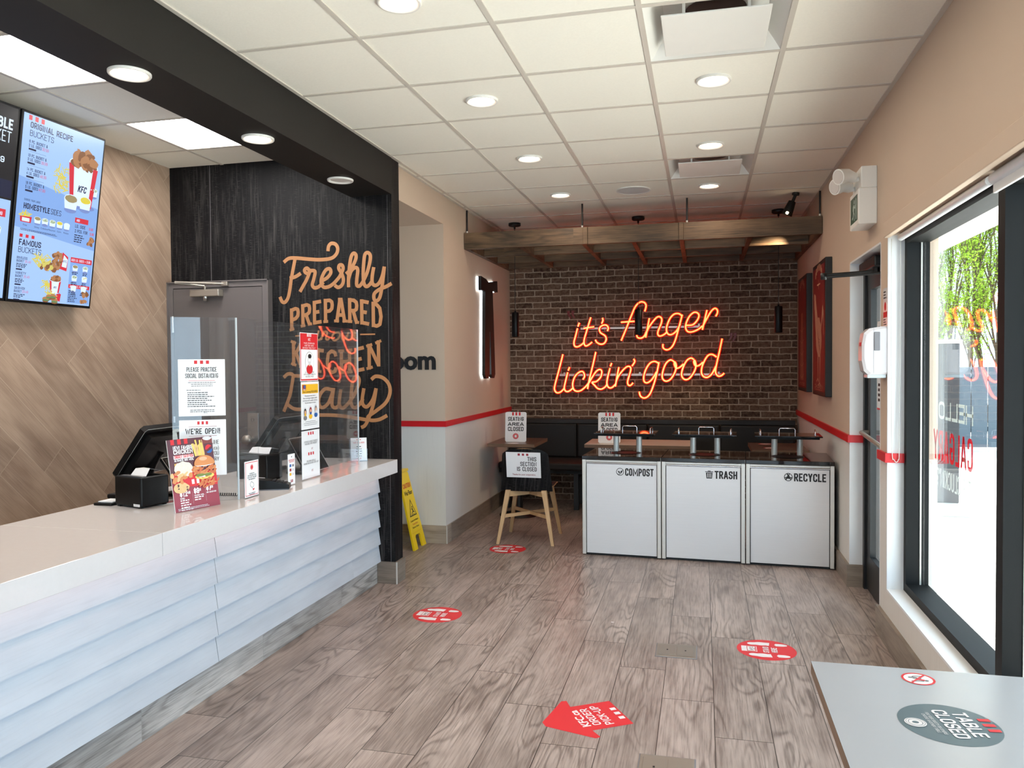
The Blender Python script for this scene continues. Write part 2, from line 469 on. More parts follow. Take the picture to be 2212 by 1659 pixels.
    def tube(s, pts, r, m=None, n=8, r2=None, cap=True):
        P = [Vector(p) for p in pts]; k = len(P); rings = []
        t0 = (P[1] - P[0]).normalized(); ref = Vector((0, 0, 1)) if abs(t0.z) < 0.9 else Vector((1, 0, 0))
        nrm = t0.cross(ref).normalized(); vs = []
        for i in range(k):
            t = (P[min(i + 1, k - 1)] - P[max(i - 1, 0)]).normalized()
            nrm = (nrm - t * nrm.dot(t)).normalized(); bn = t.cross(nrm)
            rr = r if r2 is None else r + (r2 - r) * i / (k - 1)
            vs += [P[i] + (nrm * math.cos(2 * math.pi * j / n) + bn * math.sin(2 * math.pi * j / n)) * rr for j in range(n)]
        fs = [(i * n + j, i * n + (j + 1) % n, (i + 1) * n + (j + 1) % n, (i + 1) * n + j) for i in range(k - 1) for j in range(n)]
        s.add(vs, fs, m, smooth=True)
        if cap: s.add(vs[:n] + vs[-n:], [tuple(range(n - 1, -1, -1)), tuple(range(n, 2 * n))], m, smooth=False)
        return s
    def lathe(s, prof, c, m=None, n=32, axis='z', smooth=True):
        """profile of (radius, height) turned about an axis through c"""
        vs = []
        for r, h in prof:
            for j in range(n):
                a = 2 * math.pi * j / n; p, q = r * math.cos(a), r * math.sin(a)
                d = {'z': (p, q, h), 'x': (h, p, q), 'y': (q, h, p)}[axis]
                vs.append((c[0] + d[0], c[1] + d[1], c[2] + d[2]))
        return s.add(vs, [(i * n + j, i * n + (j + 1) % n, (i + 1) * n + (j + 1) % n, (i + 1) * n + j) for i in range(len(prof) - 1) for j in range(n)], m, smooth=smooth)
    def build(s, name, parent=None):
        W = WORLD.get(parent.name) if parent is not None else None
        inv = W.inverted() if W is not None else Matrix()
        me = bpy.data.meshes.new(name)
        me.from_pydata([(inv @ v)[:] for v in s.v], [], s.f)
        for m in s.mats: me.materials.append(m)
        me.polygons.foreach_set('material_index', s.mi); me.polygons.foreach_set('use_smooth', s.sm)
        me.update()
        bm = bmesh.new(); bm.from_mesh(me); bmesh.ops.recalc_face_normals(bm, faces=[f for f in bm.faces if len(f.edges) and any(len(e.link_faces) > 1 for e in f.edges)]); bm.to_mesh(me); bm.free()
        ob = bpy.data.objects.new(name, me); COL.objects.link(ob)
        if parent is not None:
            ob.parent = parent; WORLD[ob.name] = W
        else: WORLD[ob.name] = Matrix()
        return ob

def tag(o, label, cat, group=None):
    o['label'] = label; o['category'] = cat
    if group: o['group'] = group
    return o
def thing(name, label, cat, loc=(0, 0, 0), rot=0.0, group=None):
    o = bpy.data.objects.new(name, None); COL.objects.link(o)
    o.location = loc; o.rotation_euler = (0, 0, rot); o.empty_display_size = 0.1
    m = Matrix.Rotation(rot, 4, 'Z'); m.translation = Vector(loc); WORLD[o.name] = m
    return tag(o, label, cat, group)
def struct(o): o['kind'] = 'structure'; return o
def dup(root, loc, label=None, rot=None):
    r = root.copy(); COL.objects.link(r); r.location = loc
    if rot is not None: r.rotation_euler = (0, 0, rot)
    if label: r['label'] = label
    for ch in list(root.children):
        c = ch.copy(); COL.objects.link(c); c.parent = r
        for g in list(ch.children):
            d = g.copy(); COL.objects.link(d); d.parent = c
    return r
def lamp(name, parent, typ, loc, energy, col, size=0.1, rot=(0, 0, 0), spread=None, spot=None):
    d = bpy.data.lights.new(name, typ); d.energy = energy; d.color = col
    if typ == 'AREA':
        d.shape = 'DISK'; d.size = size
        if spread: d.spread = spread
    else: d.shadow_soft_size = size
    if spot: d.spot_size = spot; d.spot_blend = 0.6
    o = bpy.data.objects.new(name, d); COL.objects.link(o); o.parent = parent; o.location = loc; o.rotation_euler = rot
    return o

# ------------------------------------------------------------------ materials
m_floor = planks('floor_vinyl_oak', (0, 1, 0), (1, 0, 0), 0.228, 1.21, rgb(102, 87, 81), rgb(160, 143, 135), rgb(190, 174, 166),
                 gap=0.0036, step=0.335, v0=0.047, u0=5.143 - 0.67, rough=0.36, grain=1.35, tint=0.16, spec=0.45, rings=15.0, gapmix=0.85, ringcol=rgb(76, 63, 57))
m_base = planks('baseboard_oak_tile', (0.9, 1, 0), (0, 0, 1), 0.40, 0.91, rgb(96, 84, 74), rgb(148, 134, 121), rgb(176, 162, 148),
                gap=0.004, step=0.3, v0=-0.1, u0=0.01, rough=0.4, grain=1.1, tint=0.35, gapcol=rgb(150, 140, 130), rings=9)
m_plinth_daylit = planks('counter_plinth_daylit_tile', (0, 1, 0), (0, 0, 1), 0.40, 0.91, rgb(112, 106, 101), rgb(178, 171, 165), rgb(208, 201, 195),
                gap=0.004, step=0.3, v0=-0.1, u0=0.01, rough=0.4, grain=1.4, tint=0.35, gapcol=rgb(150, 146, 140), rings=10, ringcol=rgb(92, 86, 82))  # baseboard tile again, lighter and greyer: strong daylight put into the colour
m_chev = planks('chevron_wall_wood', (0, 0.7071, -0.7071), (0, 0.7071, 0.7071), 0.20, 1.2, rgb(112, 90, 74), rgb(156, 131, 112), rgb(182, 158, 138),
                gap=0.003, rough=0.5, grain=0.8, tint=0.18, rings=7, gapcol=rgb(196, 176, 154), gapmix=0.5)
m_pergola = planks('pergola_wood', (1, 0.7, 0.0), (0.0, 0.3, 1), 0.6, 3.4, rgb(34, 30, 25), rgb(88, 70, 53), rgb(138, 110, 82),
                   gap=0.0, rough=0.55, grain=1.3, tint=0.1, rings=6, v0=-0.07)
m_brick = brickwork('thin_brick')
m_dark = streaky('charcoal_laminate', rgb(15, 14, 16), rgb(86, 83, 81), amt=0.8, spec=0.15)
m_slat = planks('white_slat_wood', (0, 1, 0), (0, 0, 1), 0.122, 9.0, rgb(178, 181, 187), rgb(192, 196, 203), rgb(202, 204, 208), gap=0, v0=0.152, u0=-30, rough=0.5, grain=0.45, tint=0.03, rings=5, ringcol=rgb(160, 160, 162))
m_upper = plain('wall_paint_beige', rgb(200, 179, 159), 0.7, var=0.015, scale=3)
m_lower = streaky('wainscot_panel', rgb(218, 214, 208), rgb(202, 198, 192), amt=0.5, horiz=False, su=45.0, rough=0.55)
m_rear = plain('wall_paint_pale', rgb(214, 206, 196), 0.7, var=0.02, scale=3)
m_red = plain('red_trim', rgb(206, 26, 34), 0.4, var=0.03)
m_tile = plain('ceiling_tile_fibre', rgb(242, 238, 226), 0.9, var=0.035, scale=90.0, bump=0.15)
m_grid = plain('ceiling_grid_metal', rgb(204, 197, 186), 0.5, var=0.02)
m_white = plain('white_paint', rgb(232, 230, 224), 0.5, var=0.02)
m_sillw = plain('sill_white', rgb(228, 230, 232), 0.35, var=0.015)
m_beam = plain('bulkhead_black', rgb(25, 23, 21), 0.6, 0.0, 0.3, var=0.06, scale=5)
m_black = plain('black_plastic', rgb(10, 10, 11), 0.4, 0.0, 0.25, var=0.1, scale=30)
m_blackm = plain('black_metal', rgb(20, 20, 21), 0.45, var=0.1, scale=20)
m_frame = plain('anodised_frame', rgb(12, 14, 15), 0.55, 0.0, 0.2, var=0.05)
m_door = plain('grey_door_paint', rgb(92, 86, 85), 0.45, var=0.02, scale=6)
m_doorf = plain('grey_frame_paint', rgb(100, 94, 93), 0.42, var=0.02, scale=6)
m_steel = brushed('brushed_steel', rgb(196, 194, 192), 0.3, 0.95)
m_steeld = brushed('worn_steel', rgb(168, 160, 150), 0.42, 0.7)
m_alu = brushed('bin_door_aluminium', rgb(226, 226, 228), 0.42, 0.12)
m_alut = plain('bin_trim_aluminium', rgb(214, 212, 206), 0.35, 0.3, var=0.02)
m_chrome = plain('chrome', rgb(225, 225, 228), 0.12, 1.0, var=0.02)
m_quartz = plain('white_quartz', rgb(206, 200, 198), 0.07, 0.0, 0.6, var=0.025, scale=60)
m_gloss = plain('black_glass_top', rgb(22, 16, 15), 0.04, 0.0, 0.8, var=0.05)
m_paper = plain('white_paper', rgb(236, 235, 236), 0.6, var=0.012, scale=20)
m_lamin = plain('laminated_paper', rgb(232, 232, 234), 0.18, 0, 0.5, var=0.012, scale=20)
m_ink = plain('black_ink', rgb(26, 24, 25), 0.6, var=0.05)
m_inkg = plain('grey_ink', rgb(120, 118, 120), 0.6, var=0.05)
m_inkl = plain('light_grey_ink', rgb(206, 204, 208), 0.6, var=0.03)
m_inkr = plain('red_ink', rgb(206, 34, 42), 0.5, var=0.03)
m_inkd = plain('dark_red_ink', rgb(150, 40, 52), 0.5, var=0.03)
m_inky = plain('yellow_ink', rgb(232, 178, 40), 0.5, var=0.03)
m_inkb = plain('blue_ink', rgb(34, 92, 160), 0.5, var=0.03)
m_skin = plain('beige_ink', rgb(226, 176, 140), 0.6, var=0.03)
m_gold = plain('copper_vinyl', rgb(178, 126, 84), 0.38, 0.35, 0.5, var=0.06, scale=40)
m_decal = plain('red_floor_vinyl', rgb(214, 46, 54), 0.4, var=0.03, scale=14)
m_decalw = plain('white_floor_vinyl', rgb(224, 218, 218), 0.45, var=0.05, scale=14)
m_yellow = plain('yellow_plastic', rgb(242, 202, 18), 0.4, var=0.03)
m_oak = planks('pale_oak_leg', (0.2, 0.2, 1), (1, -1, 0), 0.5, 3.0, rgb(176, 136, 92), rgb(210, 172, 126), rgb(226, 190, 146), gap=0, rough=0.45, grain=0.5, tint=0.05, v0=-3.3)
m_tabw = plain('white_table_laminate', rgb(164, 166, 170), 0.22, 0, 0.5, var=0.02, scale=10)
m_tabe = planks('table_edge_walnut', (1, 1, 0), (0, 0, 1), 0.6, 4, rgb(84, 62, 48), rgb(124, 98, 78), rgb(146, 118, 94), gap=0, rough=0.45, grain=0.7, tint=0.05, v0=-0.1)
m_tabd = planks('dark_walnut_table', (0, 1, 0), (1, 0, 0), 2.0, 4, rgb(70, 50, 42), rgb(98, 74, 62), rgb(120, 92, 78), gap=0, rough=0.28, grain=0.7, tint=0.05, v0=-5.3)
m_tabp = plain('pale_table_laminate', rgb(206, 190, 180), 0.25, 0, 0.5, var=0.03)
m_bench = plain('black_vinyl', rgb(17, 15, 15), 0.6, var=0.1)
m_benchw = planks('black_stained_cap', (1, 0, 0), (0, 1, 1), 2.0, 5, rgb(18, 16, 15), rgb(34, 30, 28), rgb(50, 45, 42), gap=0, rough=0.5, grain=1, tint=0.05, v0=-1)
m_soap = plain('white_gloss_plastic', rgb(204, 199, 201), 0.2, 0, 0.5, var=0.015)
m_grey = plain('grey_plastic', rgb(120, 118, 122), 0.35, var=0.04)
m_grille = plain('grey_speaker_grille', rgb(206, 206, 206), 0.7, var=0.08, scale=300)
m_lens_off = plain('frosted_lens', rgb(206, 198, 192), 0.4, var=0.02)
m_led = glow('downlight_lens', (1.0, 0.80, 0.62, 1), 14.0)
m_panel = glow('light_panel', (1.0, 0.97, 0.93, 1), PANEL_E)
m_strip = glow('warm_led_strip', (1.0, 0.58, 0.40, 1), 4.5)
m_tieglow = glow('white_led_edge', (0.85, 0.93, 1.0, 1), 4.0)
m_neon = glow('neon_tube', (6.0, 0.46, 0.06, 1), 1.0)
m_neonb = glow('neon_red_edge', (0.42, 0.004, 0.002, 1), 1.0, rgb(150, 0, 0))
m_dullred = plain('unlit_red_acrylic', rgb(120, 18, 20), 0.4, var=0.04)
m_spot = glow('spot_bulb', (1.0, 0.82, 0.5, 1), 20.0)
m_exitg = plain('exit_green', rgb(32, 78, 62), 0.4, var=0.05)
m_exitw = plain('exit_pale_green', rgb(170, 190, 182), 0.4, var=0.05)
m_glass = glassy('window_glass', (0.96, 0.98, 0.97, 1))
m_acryl = glassy('clear_acrylic', (0.93, 0.94, 0.95, 1), haze=0.012)
m_acryle = plain('acrylic_edge', rgb(196, 206, 212), 0.2, var=0.02)
m_concrete = plain('sunlit_concrete', rgb(214, 210, 202), 0.9, var=0.04, scale=3)
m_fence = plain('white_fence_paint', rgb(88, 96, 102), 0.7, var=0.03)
m_fascia = plain('exterior_stucco', rgb(210, 206, 198), 0.8, var=0.03)
m_util = plain('grey_utility_metal', rgb(36, 38, 42), 0.5, var=0.05)
m_bark = plain('bark', rgb(92, 74, 58), 0.9, var=0.2, scale=25, bump=0.4)
def leafmat():
    s = NT('spring_leaf'); x, y, z, o = s.pos()
    c = s.mix(s.noise(o, 9.0), rgb(120, 160, 40), rgb(186, 208, 84))
    d = s.n('ShaderNodeBsdfDiffuse'); s.put(d.inputs[0], c)
    t = s.n('ShaderNodeBsdfTranslucent'); s.put(t.inputs[0], c)
    m = s.n('ShaderNodeMixShader'); m.inputs[0].default_value = 0.5
    s.t.links.new(d.outputs[0], m.inputs[1]); s.t.links.new(t.outputs[0], m.inputs[2]); s.t.links.new(m.outputs[0], s.out.inputs[0])
    return s.m
m_leaf = leafmat()
def vinyl(name, col):
    s = NT(name); x, y, z, o = s.pos(); c = s.mix(s.noise(o, 20.0), col, tuple(k * 0.94 for k in col[:3]) + (1,))
    d = s.n('ShaderNodeBsdfDiffuse'); s.put(d.inputs[0], c); t = s.n('ShaderNodeBsdfTranslucent'); s.put(t.inputs[0], c)
    m = s.n('ShaderNodeMixShader'); m.inputs[0].default_value = 0.45
    s.t.links.new(d.outputs[0], m.inputs[1]); s.t.links.new(t.outputs[0], m.inputs[2]); s.t.links.new(m.outputs[0], s.out.inputs[0]); return s.m
m_vinw, m_vinr = vinyl('white_window_vinyl', rgb(178, 180, 172)), vinyl('red_window_vinyl', rgb(176, 24, 34))

# ------------------------------------------------------------------ room shell
H, HK = 2.961, 3.0            # ceiling over the floor, over the counter
XL, XR = -2.128, 0.973        # side walls of the seating end
XK, YK = -3.842, 5.11         # chevron wall, kitchen wall
YB, YREAR = 8.72, -2.6
b = MB(m_floor); b.box(XK - 0.1, XR + 0.33, YREAR - 0.1, YB + 0.1, -0.08, 0.0); struct(b.build('floor'))

# ceiling: suspended tiles with their T-bars
G0X, G0Y, T = -2.07414, 3.2308, 0.6096
vents = {(3, 0), (3, 4)}
b = MB(m_tile, m_grid)
for i in range(-1, 6):
    for j in range(-11, 10):
        if (i, j) in vents: continue
        x0, x1 = max(G0X + i * T, -2.16), min(G0X + (i + 1) * T, XR + 0.02)
        y0, y1 = max(G0Y + j * T, YREAR - 0.05), min(G0Y + (j + 1) * T, YB + 0.02)
        if x1 - x0 > 0.01 and y1 - y0 > 0.01: b.box(x0, x1, y0, y1, H + 0.002, H + 0.02, m_tile)
for i in range(0, 6):
    x = G0X + i * T
    if x < XR: b.box(x - 0.012, x + 0.012, YREAR, YB, H - 0.003, H + 0.004, m_grid)
for j in range(-9, 10):
    y = G0Y + j * T
    if YREAR < y < YB: b.box(-2.128, XR, y - 0.012, y + 0.012, H - 0.0025, H + 0.0035, m_grid)
b.box(XR - 0.022, XR, YREAR, YB, H - 0.004, H + 0.004, m_grid); b.box(XL, XL + 0.022, 5.25, YB, H - 0.004, H + 0.004, m_grid)
b.box(-2.08, -2.058, YREAR, 5.25, H - 0.004, H + 0.004, m_grid)
struct(b.build('ceiling'))
# kitchen-side ceiling, one step higher
b = MB(m_tile, m_grid)
kgx, kgy = -3.40, 4.10
panels = {(0, 0): 1, (0, -2): 1}
for i in range(-1, 3):
    for j in range(-11, 3):
        x0, x1 = max(kgx + i * T, XK - 0.02), min(kgx + (i + 1) * T, -2.39); y0, y1 = max(kgy + j * T, YREAR), min(kgy + (j + 1) * T, YK + 0.02)
        if x1 - x0 < 0.01 or y1 - y0 < 0.01: continue
        if (i, j) in panels: continue
        b.box(x0, x1, y0, y1, HK + 0.002, HK + 0.02, m_tile)
for i in range(0, 2): b.box(kgx + i * T - 0.012, kgx + i * T + 0.012, YREAR, YK, HK - 0.003, HK + 0.004, m_grid)
for j in range(-10, 2): b.box(XK, -2.39, kgy + j * T - 0.012, kgy + j * T + 0.012, HK - 0.0025, HK + 0.0035, m_grid)
struct(b.build('ceiling_kitchen'))

b = MB(m_beam); b.box(-2.39, -2.08, YREAR, YK, 2.707, 3.06); struct(b.build('trim_1'))           # black bulkhead over the counter

b = MB(m_brick); b.box(XL - 0.1, XR + 0.1, YB, YB + 0.12, 0, H + 0.1); struct(b.build('wall_back'))
b = MB(m_chev); b.box(XK - 0.12, XK, YREAR, YK, 0, HK + 0.1); struct(b.build('wall_left'))
b = MB(m_dark, m_blackm)
b.box(XK - 0.12, -2.085, YK, YK + 0.14, 0, HK + 0.06, m_dark)
b.box(-3.505, -3.503, YK - 0.0008, YK, 2.15, HK, m_grey)
b.box(-2.117, -2.1155, YK - 0.0008, YK, 0.15, H - 0.25, m_grey)
struct(b.build('wall_kitchen'))
# left wall of the seating end, with the opening to the washroom hallway
b = MB(m_upper, m_lower)
b.box(XL - 0.12, XL, 6.36, YB, 1.02, H + 0.05, m_upper); b.box(XL - 0.12, XL, 6.36, YB, 0, 1.02, m_lower)
b.box(XL - 0.3, XL, 5.25, 6.36, 2.72, H + 0.05, m_upper)
struct(b.build('wall_left_seating'))
b = MB(m_upper, m_lower)
b.box(-4.6, XL - 0.12, 6.36, 6.48, 1.02, 2.8, m_upper); b.box(-4.6, XL - 0.12, 6.36, 6.48, 0, 1.02, m_lower)
b.box(-4.72, -4.6, 5.2, 6.5, 0, 2.8, m_upper)
b.box(-4.7, XL - 0.3, 5.25, 6.36, 2.72, 2.8, m_upper); b.box(-4.7, XK - 0.1, 5.2, 6.5, -0.06, 0.0, m_floor)
struct(b.build('wall_hallway'))
# right wall with the door recess and the long window band
SILL, WTOP, WY0, WY1, DY0, DY1, DTOP = 0.292, 2.20, -2.4, 4.59, 4.77, 5.70, 2.185
XO = 1.22
b = MB(m_upper, m_lower, m_white)
def rw(y0, y1, z0, z1, m): b.box(XR, XO, y0, y1, z0, z1, m)
rw(DY1, YB, 1.0, H + 0.05, m_upper); rw(DY1, YB, 0, 1.0, m_lower)
rw(DY0, DY1, DTOP, H + 0.05, m_upper); rw(WY1, DY0, 1.0, H + 0.05, m_upper); rw(WY1, DY0, 0, 1.0, m_lower)
rw(WY0, WY1, WTOP, H + 0.05, m_upper); rw(WY0, WY1, 0, SILL - 0.012, m_lower); rw(YREAR, WY0, 0, H + 0.05, m_upper)
struct(b.build('wall_right'))
b = MB(m_rear)
b.box(-2.0, -1.6, YREAR - 0.12, YREAR, 0, 3.06); b.box(XK, -3.4, YREAR - 0.12, YREAR, 0, 3.06); b.box(0.9, XO, YREAR - 0.12, YREAR, 0, 3.06)
b.box(-3.4, -2.0, YREAR - 0.12, YREAR, 0, 1.0); b.box(-3.4, -2.0, YREAR - 0.12, YREAR, 2.3, 3.06); b.box(-1.6, 0.9, YREAR - 0.12, YREAR, 2.45, 3.06); b.box(-1.6, 0.9, YREAR - 0.12, YREAR, 0, 0.05)
struct(b.build('wall_rear'))
# white jambs and sills
b = MB(m_sillw)
b.box(XR - 0.002, 1.055, WY0, WY1, SILL - 0.012, SILL); struct(b.build('trim_2'))
b = MB(m_sillw)
b.box(XR - 0.001, 1.055, WY1 - 0.002, WY1 + 0.01, SILL, WTOP); b.box(XR - 0.001, 1.055, DY1 - 0.002, DY1 + 0.01, 0.15, DTOP)
b.box(XR - 0.001, 1.055, DY0 - 0.01, DY0 + 0.002, 0.15, DTOP); b.box(XR - 0.001, 1.055, DY0, DY1, DTOP - 0.002, DTOP + 0.01)
struct(b.build('trim_3'))
# red chair rail
b = MB(m_red)
b.box(XL, XL + 0.012, 6.348, YB, 1.0, 1.048); b.box(-4.6, XL, 6.348, 6.36, 1.0, 1.048)
struct(b.build('trim_4'))
b = MB(m_red)
b.box(XR - 0.014, XR, DY1 - 0.014, YB, 0.98, 1.03); b.box(XR, 1.054, DY1 - 0.014, DY1 - 0.002, 0.98, 1.03)
b.box(XR - 0.014, XR, WY1 - 0.016, DY0 + 0.014, 0.98, 1.03); b.box(XR, 1.054, WY1 - 0.016, WY1 - 0.002, 0.98, 1.03); b.box(XR, 1.054, DY0 + 0.002, DY0 + 0.014, 0.98, 1.03)
struct(b.build('trim_5'))
# oak tile baseboards
b = MB(m_base, m_steel)
b.box(XL, XL + 0.012, 6.348, YB, 0, 0.153); b.box(-4.6, XL, 6.348, 6.36, 0, 0.153)
b.box(XL + 0.006, XL + 0.014, 6.346, 6.354, 0, 0.154, m_alut); struct(b.build('baseboard_left'))
b = MB(m_base)
b.box(XR - 0.02, XR, DY1 - 0.02, YB, 0, 0.15); b.box(XR, 1.054, DY1 - 0.02, DY1 - 0.001, 0, 0.15)
b.box(XR - 0.02, XR, YREAR, DY0 + 0.012, 0, 0.15); b.box(XR, 1.054, DY0 + 0.001, DY0 + 0.012, 0, 0.15); struct(b.build('baseboard_right'))
b = MB(m_base, m_alut)
b.box(-2.215, -2.085, YK - 0.014, YK, 0, 0.152); b.box(-2.085, -2.068, YK - 0.014, YK + 0.145, 0, 0.152)
b.box(-2.074, -2.066, YK - 0.016, YK - 0.008, 0, 0.153, m_alut); struct(b.build('baseboard_kitchen'))

# windows
def window(n, panes, x_in, x_gl, x_out, z0, z1):
    y0, y1 = panes[0], panes[-1]
    root = None
    f = MB(m_frame)
    f.box(x_in, x_out, y0, y1, z0, z0 + 0.045); f.box(x_in, x_out, y0, y1, z1 - 0.05, z1)
    f.box(x_in, x_out, y1 - 0.05, y1, z0 + 0.045, z1 - 0.05); f.box(x_in, x_out, y0, y0 + 0.05, z0 + 0.045, z1 - 0.05)
    for y in panes[1:-1]: f.box(x_in, x_out, y - 0.034, y + 0.034, z0 + 0.045, z1 - 0.05)
    fr = struct(f.build('window_%d' % n))
    for a, c in zip(panes[:-1], panes[1:]):
        p = MB(m_glass); p.box(x_gl - 0.004, x_gl + 0.004, a + 0.03, c - 0.03, z0 + 0.04, z1 - 0.045); p.build('window_pane', fr)
        e = MB(m_alut)
        yy = c - (0.05 if c == y1 else 0.034)
        e.box(x_gl + 0.006, x_gl + 0.014, yy - 0.006, yy + 0.002, z0 + 0.045, z1 - 0.05); e.build('spacer_bar', fr)
    return fr
window(1, [WY0, -1.8, -0.55, 0.70, 1.95, 3.192, WY1], 1.055, 1.115, 1.165, SILL, WTOP)
f = MB(m_frame)
for a, c in ((-1.6, -0.36), (-0.34, 0.9)):
    f.box(a, c, YREAR - 0.08, YREAR - 0.02, 0.05, 0.2); f.box(a, c, YREAR - 0.08, YREAR - 0.02, 2.35, 2.45)
    f.box(a, a + 0.09, YREAR - 0.08, YREAR - 0.02, 0.2, 2.35); f.box(c - 0.09, c, YREAR - 0.08, YREAR - 0.02, 0.2, 2.35)
d2 = struct(f.build('door_3'))
p = MB(m_glass); p.box(-1.51, -0.45, YREAR - 0.054, YREAR - 0.046, 0.2, 2.35); p.box(-0.25, 0.81, YREAR - 0.054, YREAR - 0.046, 0.2, 2.35); p.build('door_pane', d2)
f = MB(m_frame)
f.box(-3.4, -2.0, YREAR - 0.08, YREAR - 0.02, 1.0, 1.06); f.box(-3.4, -2.0, YREAR - 0.08, YREAR - 0.02, 2.24, 2.3)
f.box(-3.4, -3.34, YREAR - 0.08, YREAR - 0.02, 1.06, 2.24); f.box(-2.06, -2.0, YREAR - 0.08, YREAR - 0.02, 1.06, 2.24)
w2 = struct(f.build('window_2')); p = MB(m_glass); p.box(-3.34, -2.06, YREAR - 0.054, YREAR - 0.046, 1.06, 2.24); p.build('window_pane', w2)

# glazed side door on the right
f = MB(m_blackm)
f.box(1.055, 1.16, DY0, DY0 + 0.055, 0, DTOP); f.box(1.055, 1.16, DY1 - 0.055, DY1, 0, DTOP); f.box(1.055, 1.16, DY0 + 0.055, DY1 - 0.055, DTOP - 0.06, DTOP)
dr = struct(f.build('door_2'))
f = MB(m_blackm)
a, c = DY0 + 0.058, DY1 - 0.058
f.box(1.07, 1.115, a, a + 0.11, 0.01, DTOP - 0.065); f.box(1.07, 1.115, c - 0.11, c, 0.01, DTOP - 0.065)
f.box(1.07, 1.115, a + 0.11, c - 0.11, 0.01, 0.24); f.box(1.07, 1.115, a + 0.11, c - 0.11, DTOP - 0.19, DTOP - 0.065); f.build('door_leaf', dr)
p = MB(m_glass); p.box(1.088, 1.096, a + 0.11, c - 0.11, 0.24, DTOP - 0.19); p.build('door_pane', dr)
p = MB(m_steeld); p.tube([(1.07, a + 0.06, 1.02), (1.02, a + 0.08, 1.02), (1.02, c - 0.08, 1.06), (1.07, c - 0.06, 1.06)], 0.014, n=10); p.build('push_bar', dr)
p = MB(m_blackm)
p.rbox(1.005, 1.07, 5.10, 5.58, 2.10, 2.165, 0.008); p.lathe([(0, -0.03), (0.02, -0.03), (0.02, 0.0)], (1.035, 5.2, 2.10)); 
p.tube([(1.035, 5.2, 2.078), (0.90, 5.21, 2.07), (0.735, 5.21, 2.063)], 0.011, n=8); p.tube([(1.09, 5.12, 2.062), (0.9, 5.17, 2.054), (0.735, 5.205, 2.05)], 0.008, n=8)
p.lathe([(0, -0.02), (0.018, -0.02), (0.018, 0.02), (0, 0.02)], (0.735, 5.207, 2.056)); p.build('door_closer', dr)

# grey kitchen door
f = MB(m_doorf)
f.box(-3.842, -3.80, 5.065, YK, 0, 2.15); f.box(-3.062, -3.008, 5.065, YK, 0, 2.15); f.box(-3.80, -3.062, 5.065, YK, 2.104, 2.15)
f.box(-3.842, -3.835, 5.05, 5.065, 0, 2.15); f.box(-3.016, -3.008, 5.05, 5.065, 0, 2.15); f.box(-3.842, -3.008, 5.05, 5.065, 2.142, 2.15)
kd = struct(f.build('door_1'))
p = MB(m_door); p.box(-3.796, -3.067, 5.07, 5.105, 0.01, 2.1); p.build('door_leaf', kd)
for z in (0.3, 1.1, 1.84): p = MB(m_steel); p.tube([(-3.798, 5.058, z - 0.06), (-3.798, 5.058, z + 0.06)], 0.009, n=10); p.build('hinge', kd)
p = MB(m_steel, m_grey); p.rbox(-3.195, -3.105, 5.06, 5.07, 0.97, 1.19, 0.004); p.lathe([(0.012, 0), (0.012, -0.004)], (-3.15, 5.058, 1.14), m_ink, 16, 'y')
p.build('lock_plate', kd)
p = MB(m_steeld); p.lathe([(0.018, 0), (0.018, -0.03), (0.034, -0.035), (0.036, -0.06), (0.03, -0.075), (0, -0.077)], (-3.17, 5.062, 1.0), None, 24, 'y'); p.build('door_knob', kd)
p = MB(m_steeld); p.rbox(-3.62, -3.38, 5.01, 5.07, 2.035, 2.085, 0.006); p.lathe([(0, -0.032), (0.014, -0.032), (0.014, 0.0)], (-3.51, 5.04, 2.036), m_steel)
p.tube([(-3.51, 5.04, 2.085), (-3.51, 5.035, 2.11)], 0.01, n=8)
p.tube([(-3.51, 5.035, 2.112), (-3.68, 4.93, 2.13)], 0.008, n=8); p.tube([(-3.68, 4.93, 2.135), (-3.35, 5.05, 2.125)], 0.008, n=8); p.rbox(-3.38, -3.33, 5.04, 5.065, 2.11, 2.14, 0.004)
p.build('door_closer', kd)

